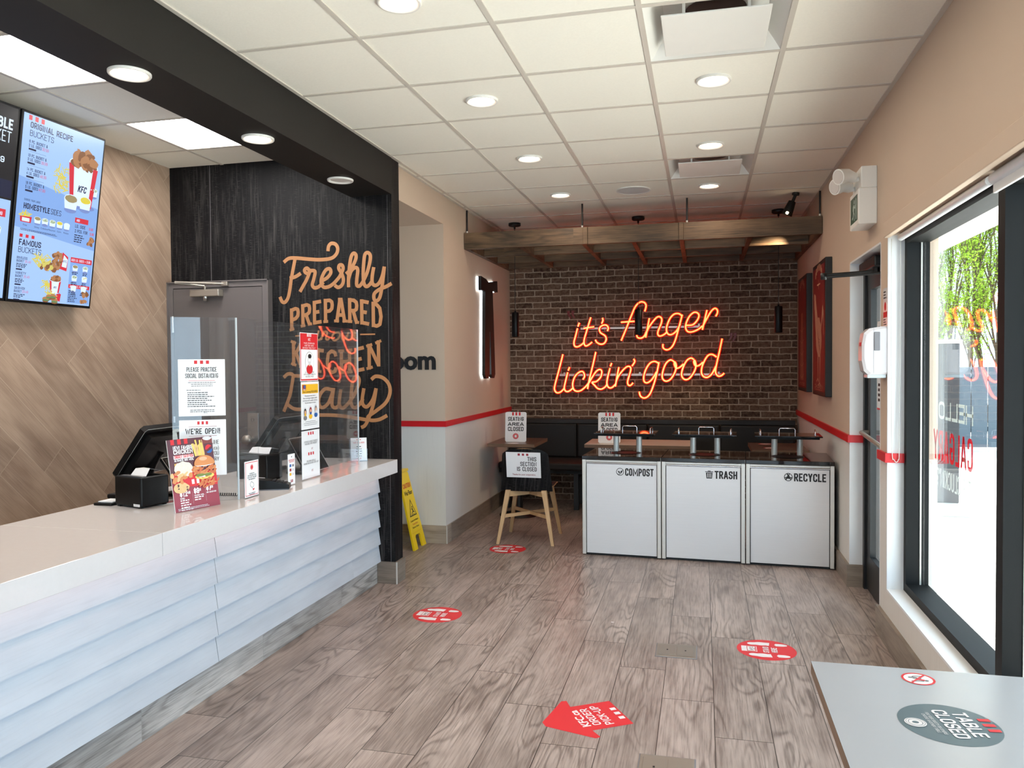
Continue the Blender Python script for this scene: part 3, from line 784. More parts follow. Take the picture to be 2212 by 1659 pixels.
# ------------------------------------------------------------------ stroke paths of the lettering, metres on their wall (x, z)
NEON=[[(-1.340,1.924),(-1.365,1.831),(-1.381,1.770),(-1.372,1.727),(-1.338,1.720),(-1.296,1.743),(-1.268,1.768)],
[(-1.319,1.985),(-1.336,1.943)],
[(-1.192,2.042),(-1.239,1.890),(-1.268,1.789),(-1.260,1.735),(-1.230,1.732),(-1.178,1.769)],
[(-1.272,1.921),(-1.229,1.928),(-1.155,1.937)],
[(-1.062,2.034),(-1.058,2.003),(-1.073,1.970)],
[(-1.010,1.888),(-0.999,1.921),(-1.020,1.952),(-1.065,1.950),(-1.096,1.918),(-1.086,1.872),(-1.035,1.836),(-1.023,1.795),(-1.046,1.753),(-1.087,1.745),(-1.127,1.766),(-1.142,1.795)],
[(-0.859,1.780),(-0.803,1.913),(-0.743,2.062),(-0.702,2.151),(-0.653,2.195),(-0.608,2.191),(-0.588,2.154),(-0.603,2.094)],
[(-0.861,1.981),(-0.793,1.985),(-0.713,1.989)],
[(-0.643,1.990),(-0.674,1.890),(-0.689,1.835),(-0.674,1.808),(-0.634,1.807),(-0.604,1.834),(-0.586,1.874)],
[(-0.554,2.018),(-0.574,1.913),(-0.594,1.809)],
[(-0.586,1.864),(-0.554,1.928),(-0.495,2.007),(-0.456,2.034),(-0.424,2.015),(-0.426,1.965),(-0.461,1.876),(-0.461,1.836),(-0.437,1.824),(-0.397,1.840),(-0.368,1.865)],
[(-0.207,2.035),(-0.241,2.061),(-0.289,2.057),(-0.333,2.013),(-0.366,1.934),(-0.370,1.875),(-0.348,1.840),(-0.309,1.842),(-0.261,1.883),(-0.226,1.951)],
[(-0.204,2.050),(-0.241,1.912),(-0.280,1.774),(-0.319,1.700),(-0.368,1.674),(-0.408,1.696),(-0.409,1.738)],
[(-0.164,1.935),(-0.096,1.939),(-0.048,1.987),(-0.030,2.036),(-0.048,2.066),(-0.086,2.069),(-0.130,2.029),(-0.163,1.960),(-0.168,1.901),(-0.144,1.866),(-0.096,1.865),(-0.038,1.889),(0.005,1.925)],
[(0.053,2.093),(0.029,1.986),(0.005,1.883)],
[(0.012,1.927),(0.048,1.995),(0.096,2.078),(0.134,2.109),(0.160,2.091),(0.160,2.056),(0.143,2.024)],
[(-1.506,1.638),(-1.552,1.464),(-1.595,1.309),(-1.604,1.247),(-1.580,1.211),(-1.538,1.216),(-1.493,1.258)],
[(-1.453,1.437),(-1.485,1.309),(-1.493,1.258),(-1.475,1.225),(-1.439,1.227),(-1.394,1.263)],
[(-1.432,1.494),(-1.448,1.455)],
[(-1.283,1.355),(-1.264,1.395),(-1.283,1.442),(-1.324,1.437),(-1.371,1.391),(-1.397,1.319),(-1.392,1.257),(-1.361,1.227),(-1.310,1.232),(-1.253,1.278),(-1.211,1.329)],
[(-1.138,1.660),(-1.175,1.502),(-1.211,1.359),(-1.232,1.252)],
[(-1.216,1.319),(-1.180,1.380),(-1.134,1.446),(-1.093,1.466),(-1.073,1.440),(-1.088,1.379),(-1.135,1.334),(-1.181,1.324),(-1.155,1.293),(-1.120,1.257),(-1.079,1.249),(-1.038,1.273),(-1.012,1.308)],
[(-0.983,1.480),(-1.009,1.379),(-1.018,1.308),(-0.997,1.267),(-0.962,1.267),(-0.919,1.308)],
[(-0.964,1.536),(-0.979,1.499)],
[(-0.885,1.490),(-0.906,1.389),(-0.925,1.278)],
[(-0.918,1.328),(-0.886,1.399),(-0.825,1.474),(-0.780,1.499),(-0.755,1.474),(-0.770,1.408),(-0.790,1.338),(-0.786,1.298),(-0.761,1.289),(-0.731,1.318)],
[(-0.725,1.579),(-0.713,1.549),(-0.743,1.501)],
[(-0.455,1.527),(-0.496,1.549),(-0.546,1.533),(-0.591,1.468),(-0.616,1.388),(-0.611,1.332),(-0.576,1.319),(-0.527,1.357),(-0.479,1.437)],
[(-0.452,1.542),(-0.482,1.397),(-0.517,1.277),(-0.557,1.187),(-0.607,1.152),(-0.651,1.172),(-0.666,1.222)],
[(-0.291,1.544),(-0.330,1.564),(-0.379,1.526),(-0.413,1.437),(-0.416,1.367),(-0.379,1.335),(-0.330,1.357),(-0.286,1.426),(-0.269,1.496),(-0.281,1.540),(-0.291,1.521),(-0.271,1.476),(-0.232,1.485),(-0.194,1.520)],
[(-0.082,1.564),(-0.116,1.582),(-0.164,1.549),(-0.203,1.465),(-0.213,1.396),(-0.184,1.354),(-0.136,1.361),(-0.087,1.425),(-0.063,1.494),(-0.073,1.554),(-0.085,1.539),(-0.068,1.499),(-0.029,1.504),(0.009,1.538)],
[(0.152,1.591),(0.105,1.619),(0.057,1.602),(0.009,1.513),(-0.006,1.435),(0.013,1.387),(0.057,1.375),(0.104,1.414),(0.144,1.493)],
[(0.209,1.786),(0.181,1.649),(0.147,1.493),(0.142,1.424),(0.166,1.389),(0.199,1.392),(0.230,1.419)]]
QUOTES=[[(-1.441,2.114),(-1.438,2.078),(-1.413,2.036)],
[(-1.390,2.117),(-1.396,2.082),(-1.375,2.041)],
[(0.299,1.842),(0.304,1.804),(0.276,1.761)],
[(0.339,1.841),(0.343,1.804),(0.315,1.755)]]
RAILS=[[(-1.311,1.922),(0.010,1.917)],
[(-1.552,1.407),(0.228,1.402)]]
GOLD=[[(-2.911,2.272),(-2.873,2.296),(-2.816,2.297),(-2.722,2.286),(-2.629,2.278),(-2.545,2.284),(-2.504,2.311),(-2.491,2.349),(-2.507,2.381),(-2.539,2.389),(-2.560,2.371),(-2.566,2.338)],
[(-2.824,2.289),(-2.841,2.214),(-2.856,2.146),(-2.867,2.078),(-2.882,2.018),(-2.906,1.986),(-2.930,1.989),(-2.946,2.022)],
[(-2.866,2.155),(-2.823,2.164),(-2.782,2.186)],
[(-2.787,2.058),(-2.763,2.096),(-2.734,2.142),(-2.709,2.197)],
[(-2.709,2.197),(-2.724,2.184),(-2.746,2.194),(-2.749,2.212),(-2.731,2.222),(-2.709,2.205),(-2.669,2.197),(-2.679,2.144),(-2.691,2.102),(-2.674,2.081),(-2.641,2.088),(-2.605,2.117)],
[(-2.617,2.128),(-2.575,2.149),(-2.547,2.182),(-2.554,2.210),(-2.585,2.203),(-2.615,2.155),(-2.622,2.113),(-2.602,2.083),(-2.562,2.086),(-2.522,2.110),(-2.481,2.151)],
[(-2.481,2.151),(-2.453,2.204),(-2.459,2.232),(-2.480,2.233),(-2.485,2.210),(-2.464,2.175),(-2.451,2.133),(-2.461,2.095),(-2.491,2.078),(-2.516,2.093)],
[(-2.428,2.172),(-2.391,2.206),(-2.358,2.264),(-2.353,2.299),(-2.371,2.313),(-2.390,2.288),(-2.404,2.215),(-2.412,2.131),(-2.412,2.079)],
[(-2.412,2.131),(-2.391,2.189),(-2.359,2.212),(-2.341,2.196),(-2.349,2.129),(-2.349,2.089),(-2.329,2.083),(-2.306,2.107)],
[(-2.306,2.107),(-2.273,2.169),(-2.250,2.243),(-2.245,2.291),(-2.262,2.312),(-2.284,2.303),(-2.294,2.253),(-2.300,2.170),(-2.296,2.102),(-2.278,2.078),(-2.254,2.089),(-2.232,2.117)],
[(-2.221,2.208),(-2.232,2.150),(-2.233,2.102),(-2.211,2.083),(-2.182,2.099),(-2.157,2.148),(-2.142,2.209)],
[(-2.142,2.209),(-2.151,2.139),(-2.162,2.065),(-2.180,1.995),(-2.208,1.975),(-2.222,1.996),(-2.216,2.029),(-2.176,2.057),(-2.131,2.072),(-2.091,2.092)],
[(-2.925,1.446),(-2.891,1.470),(-2.853,1.459),(-2.863,1.390),(-2.881,1.312),(-2.929,1.200)],
[(-2.861,1.457),(-2.763,1.446),(-2.698,1.381),(-2.700,1.296),(-2.757,1.227),(-2.842,1.218),(-2.904,1.254)],
[(-2.549,1.355),(-2.603,1.362),(-2.646,1.313),(-2.653,1.255),(-2.626,1.229),(-2.579,1.262),(-2.542,1.347)],
[(-2.537,1.366),(-2.549,1.287),(-2.549,1.243),(-2.523,1.228),(-2.486,1.254)],
[(-2.482,1.357),(-2.493,1.288),(-2.494,1.245),(-2.468,1.226),(-2.431,1.254)],
[(-2.431,1.254),(-2.384,1.313),(-2.347,1.389),(-2.341,1.430),(-2.359,1.450),(-2.387,1.423),(-2.402,1.330),(-2.403,1.256),(-2.376,1.229),(-2.340,1.254),(-2.314,1.292)],
[(-2.306,1.364),(-2.319,1.288),(-2.311,1.248),(-2.281,1.238),(-2.239,1.288),(-2.214,1.364)],
[(-2.214,1.364),(-2.231,1.271),(-2.259,1.187),(-2.296,1.111),(-2.328,1.091)],
[(-2.247,1.429),(-2.215,1.450),(-2.161,1.439),(-2.117,1.393),(-2.111,1.330),(-2.145,1.263),(-2.222,1.204),(-2.277,1.166),(-2.259,1.143),(-2.196,1.147),(-2.135,1.176)],
[(-2.834,1.174),(-2.654,1.176),(-2.533,1.175),(-2.396,1.161),(-2.277,1.143)]]
GSMALL=[[(-2.646,1.775),(-2.660,1.723),(-2.645,1.710),(-2.623,1.726)],
[(-2.607,1.773),(-2.628,1.711)],
[(-2.623,1.737),(-2.597,1.768),(-2.581,1.759),(-2.591,1.722),(-2.580,1.710),(-2.565,1.721)],
[(-2.498,1.762),(-2.530,1.753),(-2.544,1.725),(-2.526,1.705),(-2.494,1.720),(-2.483,1.749),(-2.498,1.762)],
[(-2.461,1.759),(-2.470,1.724),(-2.454,1.707),(-2.429,1.738)],
[(-2.417,1.761),(-2.432,1.715),(-2.417,1.706)],
[(-2.397,1.706),(-2.382,1.752),(-2.392,1.767),(-2.367,1.760),(-2.374,1.718),(-2.361,1.725)]]

# ------------------------------------------------------------------ ceiling fittings
def downlight(name, label, cat, loc, lens, r=0.088, group=None, on=True):
    t = thing(name, label, cat, loc, 0, group)
    x, y, z = loc
    p = MB(m_white); p.lathe([(r * 0.74, 0.001), (r * 0.76, -0.002), (r * 0.90, -0.011), (r * 0.97, -0.011), (r, -0.007), (r, 0.002)], loc, None, 40); p.build('trim_ring', t)
    p = MB(lens); p.lathe([(r * 0.76, -0.003), (r * 0.4, -0.004), (0, -0.004)], loc, None, 32, smooth=False); p.build('lens', t)
    if on: lamp('bulb', t, 'AREA', (0, 0, -0.012), LED_W, (1.0, 0.83, 0.67), r * 1.4)
    return t
dl = [(-1.161, 2.95), (-1.161, 4.15), (-1.165, 5.385), (-1.164, 6.61), (0.06, 4.152), (0.058, 5.372), (0.06, 6.59), (-1.161, 1.73), (0.06, 2.93), (0.06, 1.71), (-1.161, 0.5), (0.06, 0.5)]
lab = ['lit round downlight at the top edge, nearest of the left ceiling row', 'lit round downlight in the left ceiling row, level with the near big vent',
       'lit round downlight in the left ceiling row, third from the front', 'lit round downlight in the left ceiling row, deepest, nearest the wooden canopy',
       'lit round downlight just behind the large near ceiling vent', 'lit round downlight just in front of the small far ceiling vent', 'lit round downlight just behind the small far ceiling vent']
first = None
for k, (x, y) in enumerate(dl):
    l = lab[k] if k < 7 else 'lit round ceiling downlight above the viewer, outside the picture'
    if first is None: first = downlight('ceiling_downlight', l, 'downlight', (x, y, H), m_led, group='round downlights in the tiled ceiling')
    else: dup(first, (x, y, H), l)
bl = ['lit round downlight under the black bulkhead, nearest of three', 'lit round downlight under the black bulkhead, middle of three', 'unlit round downlight under the black bulkhead, beside the dark wall']
b1 = downlight('bulkhead_downlight', bl[0], 'downlight', (-2.234, 2.737, 2.707), m_led, 0.082, 'round downlights in the black bulkhead')
dup(b1, (-2.234, 3.676, 2.707), bl[1]); 
downlight('bulkhead_downlight', bl[2], 'downlight', (-2.231, 4.624, 2.707), m_lens_off, 0.082, 'round downlights in the black bulkhead', on=False)
for k, (y, l) in enumerate(((4.10, 'bright square ceiling light panel farther back, near the grey door'), (2.88, 'bright square ceiling light panel at the left edge above the menu screens'))):
    t = thing('light_panel', l, 'ceiling light', (kgx + T / 2, y + T / 2, HK), 0, 'square light panels over the counter')
    p = MB(m_panel); p.box(kgx + 0.014, kgx + T - 0.014, y + 0.014, y + T - 0.014, HK + 0.001, HK + 0.012); p.build('diffuser', t)
    p = MB(m_white)
    for a, c, d, e in ((0.008, 0.016, 0.008, T - 0.008), (T - 0.016, T - 0.008, 0.008, T - 0.008), (0.016, T - 0.016, 0.008, 0.016), (0.016, T - 0.016, T - 0.016, T - 0.008)):
        p.box(kgx + a, kgx + c, y + d, y + e, HK - 0.001, HK + 0.014)
    p.build('frame', t)
# speaker
t = thing('ceiling_speaker', 'round grey ceiling speaker grille between the two deepest downlights', 'speaker', (-0.55, 6.595, H))
p = MB(m_white); p.lathe([(0.134, 0.002), (0.134, -0.006), (0.144, -0.006), (0.144, 0.002)], (-0.55, 6.595, H), None, 48); p.build('rim', t)
p = MB(m_grille); p.lathe([(0.135, -0.003), (0.06, -0.007), (0, -0.008)], (-0.55, 6.595, H), None, 48); p.build('grille', t)
# air diffusers
def vent(i, j, label, a, c, tilt):
    x0, y0 = G0X + i * T, G0Y + j * T; cx, cy = x0 + T / 2, y0 + T / 2
    t = thing('air_diffuser', label, 'ceiling vent', (cx, cy, H), 0, 'square air diffusers in the ceiling')
    p = MB(m_white)      # recessed pan with flared sides
    o, q, z1 = T / 2 - 0.012, T / 2 - 0.085, H + 0.085
    O = [(cx - o, cy - o, H), (cx + o, cy - o, H), (cx + o, cy + o, H), (cx - o, cy + o, H)]
    I = [(cx - q, cy - q, z1), (cx + q, cy - q, z1), (cx + q, cy + q, z1), (cx - q, cy + q, z1)]
    O2 = [(v[0], v[1], H + 0.03) for v in O]
    p.add(O + I, [(k, (k + 1) % 4, 4 + (k + 1) % 4, 4 + k) for k in range(4)] + [(4, 5, 6, 7)])
    p.build('pan', t)
    p = MB(m_black); p.lathe([(0.13, z1 - 0.002), (0, z1 - 0.002)], (cx, cy, 0), None, 32); p.build('duct_opening', t)
    p = MB(m_white)      # floating face plate
    w, d0, d1 = 0.225, -0.245 + 0.03, 0.255
    p.rbox(cx - 0.222, cx + 0.218, cy - 0.215, cy + 0.215, H - 0.014, H - 0.006, 0.003); p.build('face_plate', t)
    for sx in (-0.13, 0.13):
        for sy in (-0.17, 0.17): p = MB(m_white); p.box(cx + sx - 0.006, cx + sx + 0.006, cy + sy - 0.02, cy + sy + 0.02, H - 0.006, z1); p.build('hanger', t)
vent(3, 0, 'large white square ceiling vent at the top edge of the view', 0, 0, 0)
vent(3, 4, 'white square ceiling vent farther back, between two lit downlights', 0, 0, 0)

# ------------------------------------------------------------------ timber canopy, pendants, spotlight
t = thing('timber_canopy', 'suspended brown wooden beam canopy over the seating area', 'canopy', (-0.58, 7.8, 2.585))
Z0, Z1 = 2.588, 2.738
def slab(nm, x0, x1, y0, y1, z0=Z0, z1=Z1):
    p = MB(m_pergola); p.rbox(x0, x1, y0, y1, z0, z1, 0.002); return p.build(nm, t)
for a, c in ((XL + 0.004, -1.022), (-0.982, -0.192), (-0.152, XR - 0.004)): slab('front_board', a, c, 6.945, 6.985)
for x in (-1.002, -0.172): slab('joint_cover', x - 0.0195, x + 0.0195, 6.935, 6.985)
for y in (7.50, 8.02): slab('cross_beam', XL + 0.045, XR - 0.045, y - 0.02, y + 0.02)
slab('back_board', XL + 0.045, XR - 0.045, 8.50, 8.54)
slab('side_board', XL + 0.004, XL + 0.044, 6.986, 8.69); slab('side_board', XR - 0.044, XR - 0.004, 6.986, 8.69)
for x in (-1.60, -1.02, -0.58, -0.17, 0.40):
    for y0, y1 in ((6.986, 7.479), (7.521, 7.999), (8.041, 8.499)): slab('long_rail', x - 0.02, x + 0.02, y0, y1)
for x in (XL + 0.012, -1.04, -0.124, XR - 0.012):
    p = MB(m_blackm, m_alut); p.tube([(x, 7.02, 2.758), (x, 7.02, H - 0.001)], 0.0085 if -2 < x < 0.9 else 0.008, m_blackm, 10); p.tube([(x, 7.02, 2.72), (x, 7.02, 2.765)], 0.010, m_alut, 10); p.tube([(x - (0.02 if x > 0 else -0.02), 7.02, 2.70), (x, 7.02, 2.73)], 0.006, m_alut, 8)
    p.build('hanging_rod', t)
def pendant(loc, label, first=None):
    x, y, z = loc
    if first: return dup(first, loc, label)
    r = thing('pendant_light', label, 'pendant light', loc, 0, 'black cylinder pendants below the canopy')
    p = MB(m_blackm); p.lathe([(0, 0), (0.062, 0), (0.062, -0.024), (0.056, -0.03), (0.012, -0.03), (0.008, -0.06), (0, -0.06)], loc, None, 28); p.build('ceiling_rose', r)
    p = MB(m_blackm); p.tube([(x, y, z - 0.05), (x, y, 2.065)], 0.0032, None, 6); p.build('cord', r)
    p = MB(m_black); p.lathe([(0, 2.075), (0.01, 2.072), (0.01, 2.06), (0.034, 2.057), (0.0365, 2.052), (0.0365, 1.812), (0.034, 1.808), (0.03, 1.82), (0.03, 1.9), (0, 1.9)], (x, y, 0), None, 28); p.build('shade', r)
    return r
p1 = pendant((-1.848, 7.80, H), 'black cylinder pendant light at left, in front of the brick wall edge')
# the seating end pendants hang between the cross beams
pendant((-0.604, 7.80, H), 'black cylinder pendant light in front of the neon word, middle one', p1)
pendant((0.702, 7.80, H), 'black cylinder pendant light at right, near the wall pictures', p1)
t = thing('track_spotlight', 'black adjustable spotlight above the right end of the wooden canopy', 'spotlight', (0.77, 7.05, H))
p = MB(m_blackm); p.tube([(0.775, 7.06, H), (0.772, 7.06, H - 0.02)], 0.03, None, 16); p.tube([(0.775, 7.06, H - 0.01), (0.735, 7.06, H - 0.11)], 0.014, None, 10); p.build('arm', t)
p = MB(m_black); p.tube([(0.745, 7.05, H - 0.075), (0.725, 7.05, H - 0.125), (0.700, 7.06, H - 0.185)], 0.03, None, 20, r2=0.045); p.build('head', t)
p = MB(m_spot); p.tube([(0.702, 7.0, H - 0.172), (0.696, 6.996, H - 0.182)], 0.011, None, 14); p.build('bulb', t)
lamp('beam', t, 'SPOT', (0.03, 0.28, -0.25), 40, (1, 0.78, 0.5), 0.03, (0.35, 0.75, 0), spot=1.1)

# ------------------------------------------------------------------ neon script on the brick
t = thing('neon_sign', 'red neon script sign in quotation marks on the brick wall', 'neon sign', (-0.6, YB - 0.07, 1.6))
YN = YB - 0.06
WORDS = [(0, 6, 'neon_word'), (6, 16, 'neon_word'), (16, 27, 'neon_word'), (27, 33, 'neon_word')]
for a, c, nm in WORDS:
    p = MB(m_neon); e = MB(m_neonb)
    for st in NEON[a:c]:
        P = spline([(x, z) for x, z in st], 7)
        p.tube([(q[0], YN - 0.012, q[1]) for q in P], 0.0088, None, 8)
        n = len(P); V = []
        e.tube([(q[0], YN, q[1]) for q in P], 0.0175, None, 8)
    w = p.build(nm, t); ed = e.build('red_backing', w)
for st in QUOTES:
    p = MB(m_dullred); pts = spline([(x, z) for x, z in st], 6); p.frame((0, YN, 0), (1, 0, 0), (0, 0, 1))
    p.ribbon([(q[0], q[1]) for q in pts], 0.034, None, z=0.010, smooth=0, w2=0.012); p.ribbon([(q[0], q[1]) for q in pts], 0.034, None, z=0.0, smooth=0, w2=0.012)
    p.M = Matrix(); p.build('quotation_mark', t)
for (x0, z0), (x1, z1) in RAILS:
    p = MB(m_alut); p.box(x0, x1, YN + 0.02, YN + 0.034, (z0 + z1) / 2 - 0.01, (z0 + z1) / 2 + 0.012)
    for k in (0.03, 0.5, 0.97): p.box(x0 + (x1 - x0) * k - 0.01, x0 + (x1 - x0) * k + 0.01, YN + 0.03, YB, (z0 + z1) / 2 - 0.008, (z0 + z1) / 2 + 0.03)
    p.build('mounting_rail', t)

# ------------------------------------------------------------------ copper lettering on the dark wall
t = thing('wall_lettering', 'copper painted slogan lettering on the charcoal wall beside the grey door', 'lettering', (-2.5, YK, 1.3))
FW = ((-1, 0, 0), (0, 0, 1))
YG = YK - 0.0012
def onwall(p): p.frame((0, YG, 0), (1, 0, 0), (0, 0, 1)); return p
p = onwall(MB(m_gold))
for st in GOLD[:11]: p.ribbon(st, 0.0255)
p.build('script_word', t)
p = onwall(MB(m_gold))
for st in GOLD[11:13]: p.ribbon(st, 0.0255)
p.build('script_capital', t)
p = onwall(MB(m_gold))
for st in GOLD[13:-1]: p.ribbon(st, 0.0255)
p.build('script_word', t)
p = onwall(MB(m_gold)); p.ribbon(GOLD[-1], 0.0255); p.build('underline_swash', t)
p = onwall(MB(m_gold)); p.ell(-2.495, 1.417, 0.014, 0.014); p.build('letter_dot', t)
p = onwall(MB(m_gold))
for st in GSMALL: p.ribbon(st, 0.0145)
p.build('small_script_word', t)
p = onwall(MB(m_gold)); p.ell(-2.638, 1.801, 0.009, 0.009); p.build('letter_dot', t)
p = onwall(MB(m_gold)); p.rect(-2.83, 1.737, -2.70, 1.747); p.build('dash', t)
p = onwall(MB(m_gold)); p.rect(-2.329, 1.739, -2.216, 1.749); p.build('dash', t)
# slab serif capitals: strokes in a unit box (x, y, width), then bent to the arc
SLAB = {
 'P': [[(.22, 0), (.22, 1)], [(.22, .92), (.6, .92), (.8, .85), (.84, .72), (.8, .57), (.6, .48), (.22, .48)]],
 'R': [[(.22, 0), (.22, 1)], [(.22, .92), (.58, .92), (.78, .85), (.82, .72), (.78, .57), (.58, .5), (.22, .5)], [(.5, .5), (.82, 0)]],
 'E': [[(.22, 0), (.22, 1)], [(.1, .925), (.86, .925)], [(.22, .51), (.68, .51)], [(.1, .075), (.88, .075)]],
 'A': [[(.17, 0), (.47, .97)], [(.53, .97), (.83, 0)], [(.25, .3), (.75, .3)]],
 'D': [[(.22, 0), (.22, 1)], [(.1, .925), (.5, .925), (.76, .82), (.86, .5), (.76, .18), (.5, .075), (.1, .075)]],
 'K': [[(.22, 0), (.22, 1)], [(.78, .96), (.28, .42)], [(.42, .54), (.82, .04)]],
 'I': [[(.5, 0), (.5, 1)]],
 'T': [[(.5, 0), (.5, 1)], [(.06, .925), (.94, .925)]],
 'C': [[(.86, .72), (.78, .88), (.52, .94), (.26, .82), (.17, .5), (.26, .18), (.52, .06), (.78, .12), (.86, .28)]],
 'H': [[(.22, 0), (.22, 1)], [(.78, 0), (.78, 1)], [(.22, .5), (.78, .5)]],
 'N': [[(.2, 0), (.2, 1)], [(.8, 0), (.8, 1)], [(.2, .96), (.8, .04)]]}
SERIF = {'P': [(.02, .45, .06)], 'R': [(.02, .42, .06), (.66, 1.0, .06)], 'E': [], 'A': [(-.04, .36, .06), (.64, 1.04, .06), (.3, .66, .94)], 'D': [],
         'K': [(.02, .42, .06), (.02, .42, .94), (.62, .98, .94), (.64, 1.0, .06)], 'I': [(.1, .9, .06), (.1, .9, .94)], 'T': [(.25, .75, .06)], 'C': [],
         'H': [(.02, .42, .06), (.02, .42, .94), (.58, .98, .06), (.58, .98, .94)], 'N': [(.02, .42, .06), (.02, .4, .94), (.6, .98, .94)]}
def slab_word(word, widths, xa, xb, top, bot):
    p = onwall(MB(m_gold)); tot = sum(widths); x = xa
    def arc(c, u): return c[0] + c[1] * u + c[2] * u * u
    def fit(q):
        (x0, z0), (x1, z1), (x2, z2) = q
        import numpy as np
        return list(np.linalg.solve([[1, x0, x0 * x0], [1, x1, x1 * x1], [1, x2, x2 * x2]], [z0, z1, z2]))
    tc, bc = fit(top), fit(bot)
    for ch, w in zip(word, widths):
        W = (xb - xa) * w / tot; u0 = x
        def place(a, b):
            X = u0 + a * W * 0.97; t_, b_ = arc(tc, X), arc(bc, X); return (X, b_ + (t_ - b_) * b)
        for st in SLAB[ch]:
            P = []
            for (a, b), (c, d) in zip(st[:-1], st[1:]):
                for k in range(5): P.append(place(a + (c - a) * k / 5, b + (d - b) * k / 5))
            P.append(place(*st[-1])); p.ribbon(P, 0.0255, None, smooth=0, caps=False)
        for a, c, yy in SERIF[ch]:
            p.ribbon([place(a + (c - a) * k / 4, yy) for k in range(5)], 0.020, None, smooth=0, caps=False)
        x += W
    return p.build('slab_word', t)
slab_word('PREPARED', [.95, 1, .92, .95, 1.05, 1, .92, 1.0], -2.876, -2.155, ((-2.874, 1.932), (-2.503, 2.005), (-2.155, 1.948)), ((-2.876, 1.773), (-2.506, 1.832), (-2.157, 1.773)))
slab_word('KITCHEN', [1, .55, 1, .95, 1.1, .92, 1.15], -2.868, -2.165, ((-2.868, 1.717), (-2.513, 1.64), (-2.167, 1.711)), ((-2.871, 1.537), (-2.516, 1.466), (-2.169, 1.527)))
# washroom lettering on the hallway wall
p = MB(m_ink); p.frame((0, 6.3595, 0), (1, 0, 0), (0, 0, 1))
vs, fs = text_geo('Washroom', 0.035)
p.txt('Washroom', -2.205, 1.495, 0.155, None, 1.03, 0.035, 'r', layer=20); p.txt('Washroom', -2.205, 1.495, 0.155, None, 1.03, 0.035, 'r', layer=2)
tag(p.build('washroom_lettering'), 'black raised letters on the pale hallway wall beyond the dark column', 'lettering')

# black ribbon tie with white back light
def tie_outline(): 
    return [(7.337, 2.386), (7.52, 2.372), (7.60, 2.352), (7.68, 2.352), (7.70, 2.362), (7.95, 2.398), (7.962, 2.282), (7.80, 2.292), (7.762, 2.27),
            (7.80, 1.9), (7.84, 1.43), (7.80, 1.39), (7.72, 1.395), (7.69, 1.43), (7.655, 1.86), (7.64, 1.86), (7.615, 1.43), (7.58, 1.39), (7.49, 1.39), (7.445, 1.43), (7.46, 1.8), (7.478, 2.25), (7.335, 2.25)]
t = thing('ribbon_tie_sign', 'black ribbon tie wall sign with white edge glow on the left wall', 'wall sign', (XL, 7.65, 1.39))
p = MB(m_blackm); p.frame((XL, 0, 0), (0, 1, 0), (0, 0, 1)); p.prism(tie_outline(), 0.024, 0.055); p.build('black_face', t)
cx_, cz_ = 7.65, 1.9
p = MB(m_tieglow); p.frame((XL, 0, 0), (0, 1, 0), (0, 0, 1)); p.prism([(7.65 + (a - 7.65) * 0.985, 1.9 + (c - 1.9) * 0.996) for a, c in tie_outline()], 0.004, 0.018); p.build('light_edge', t)

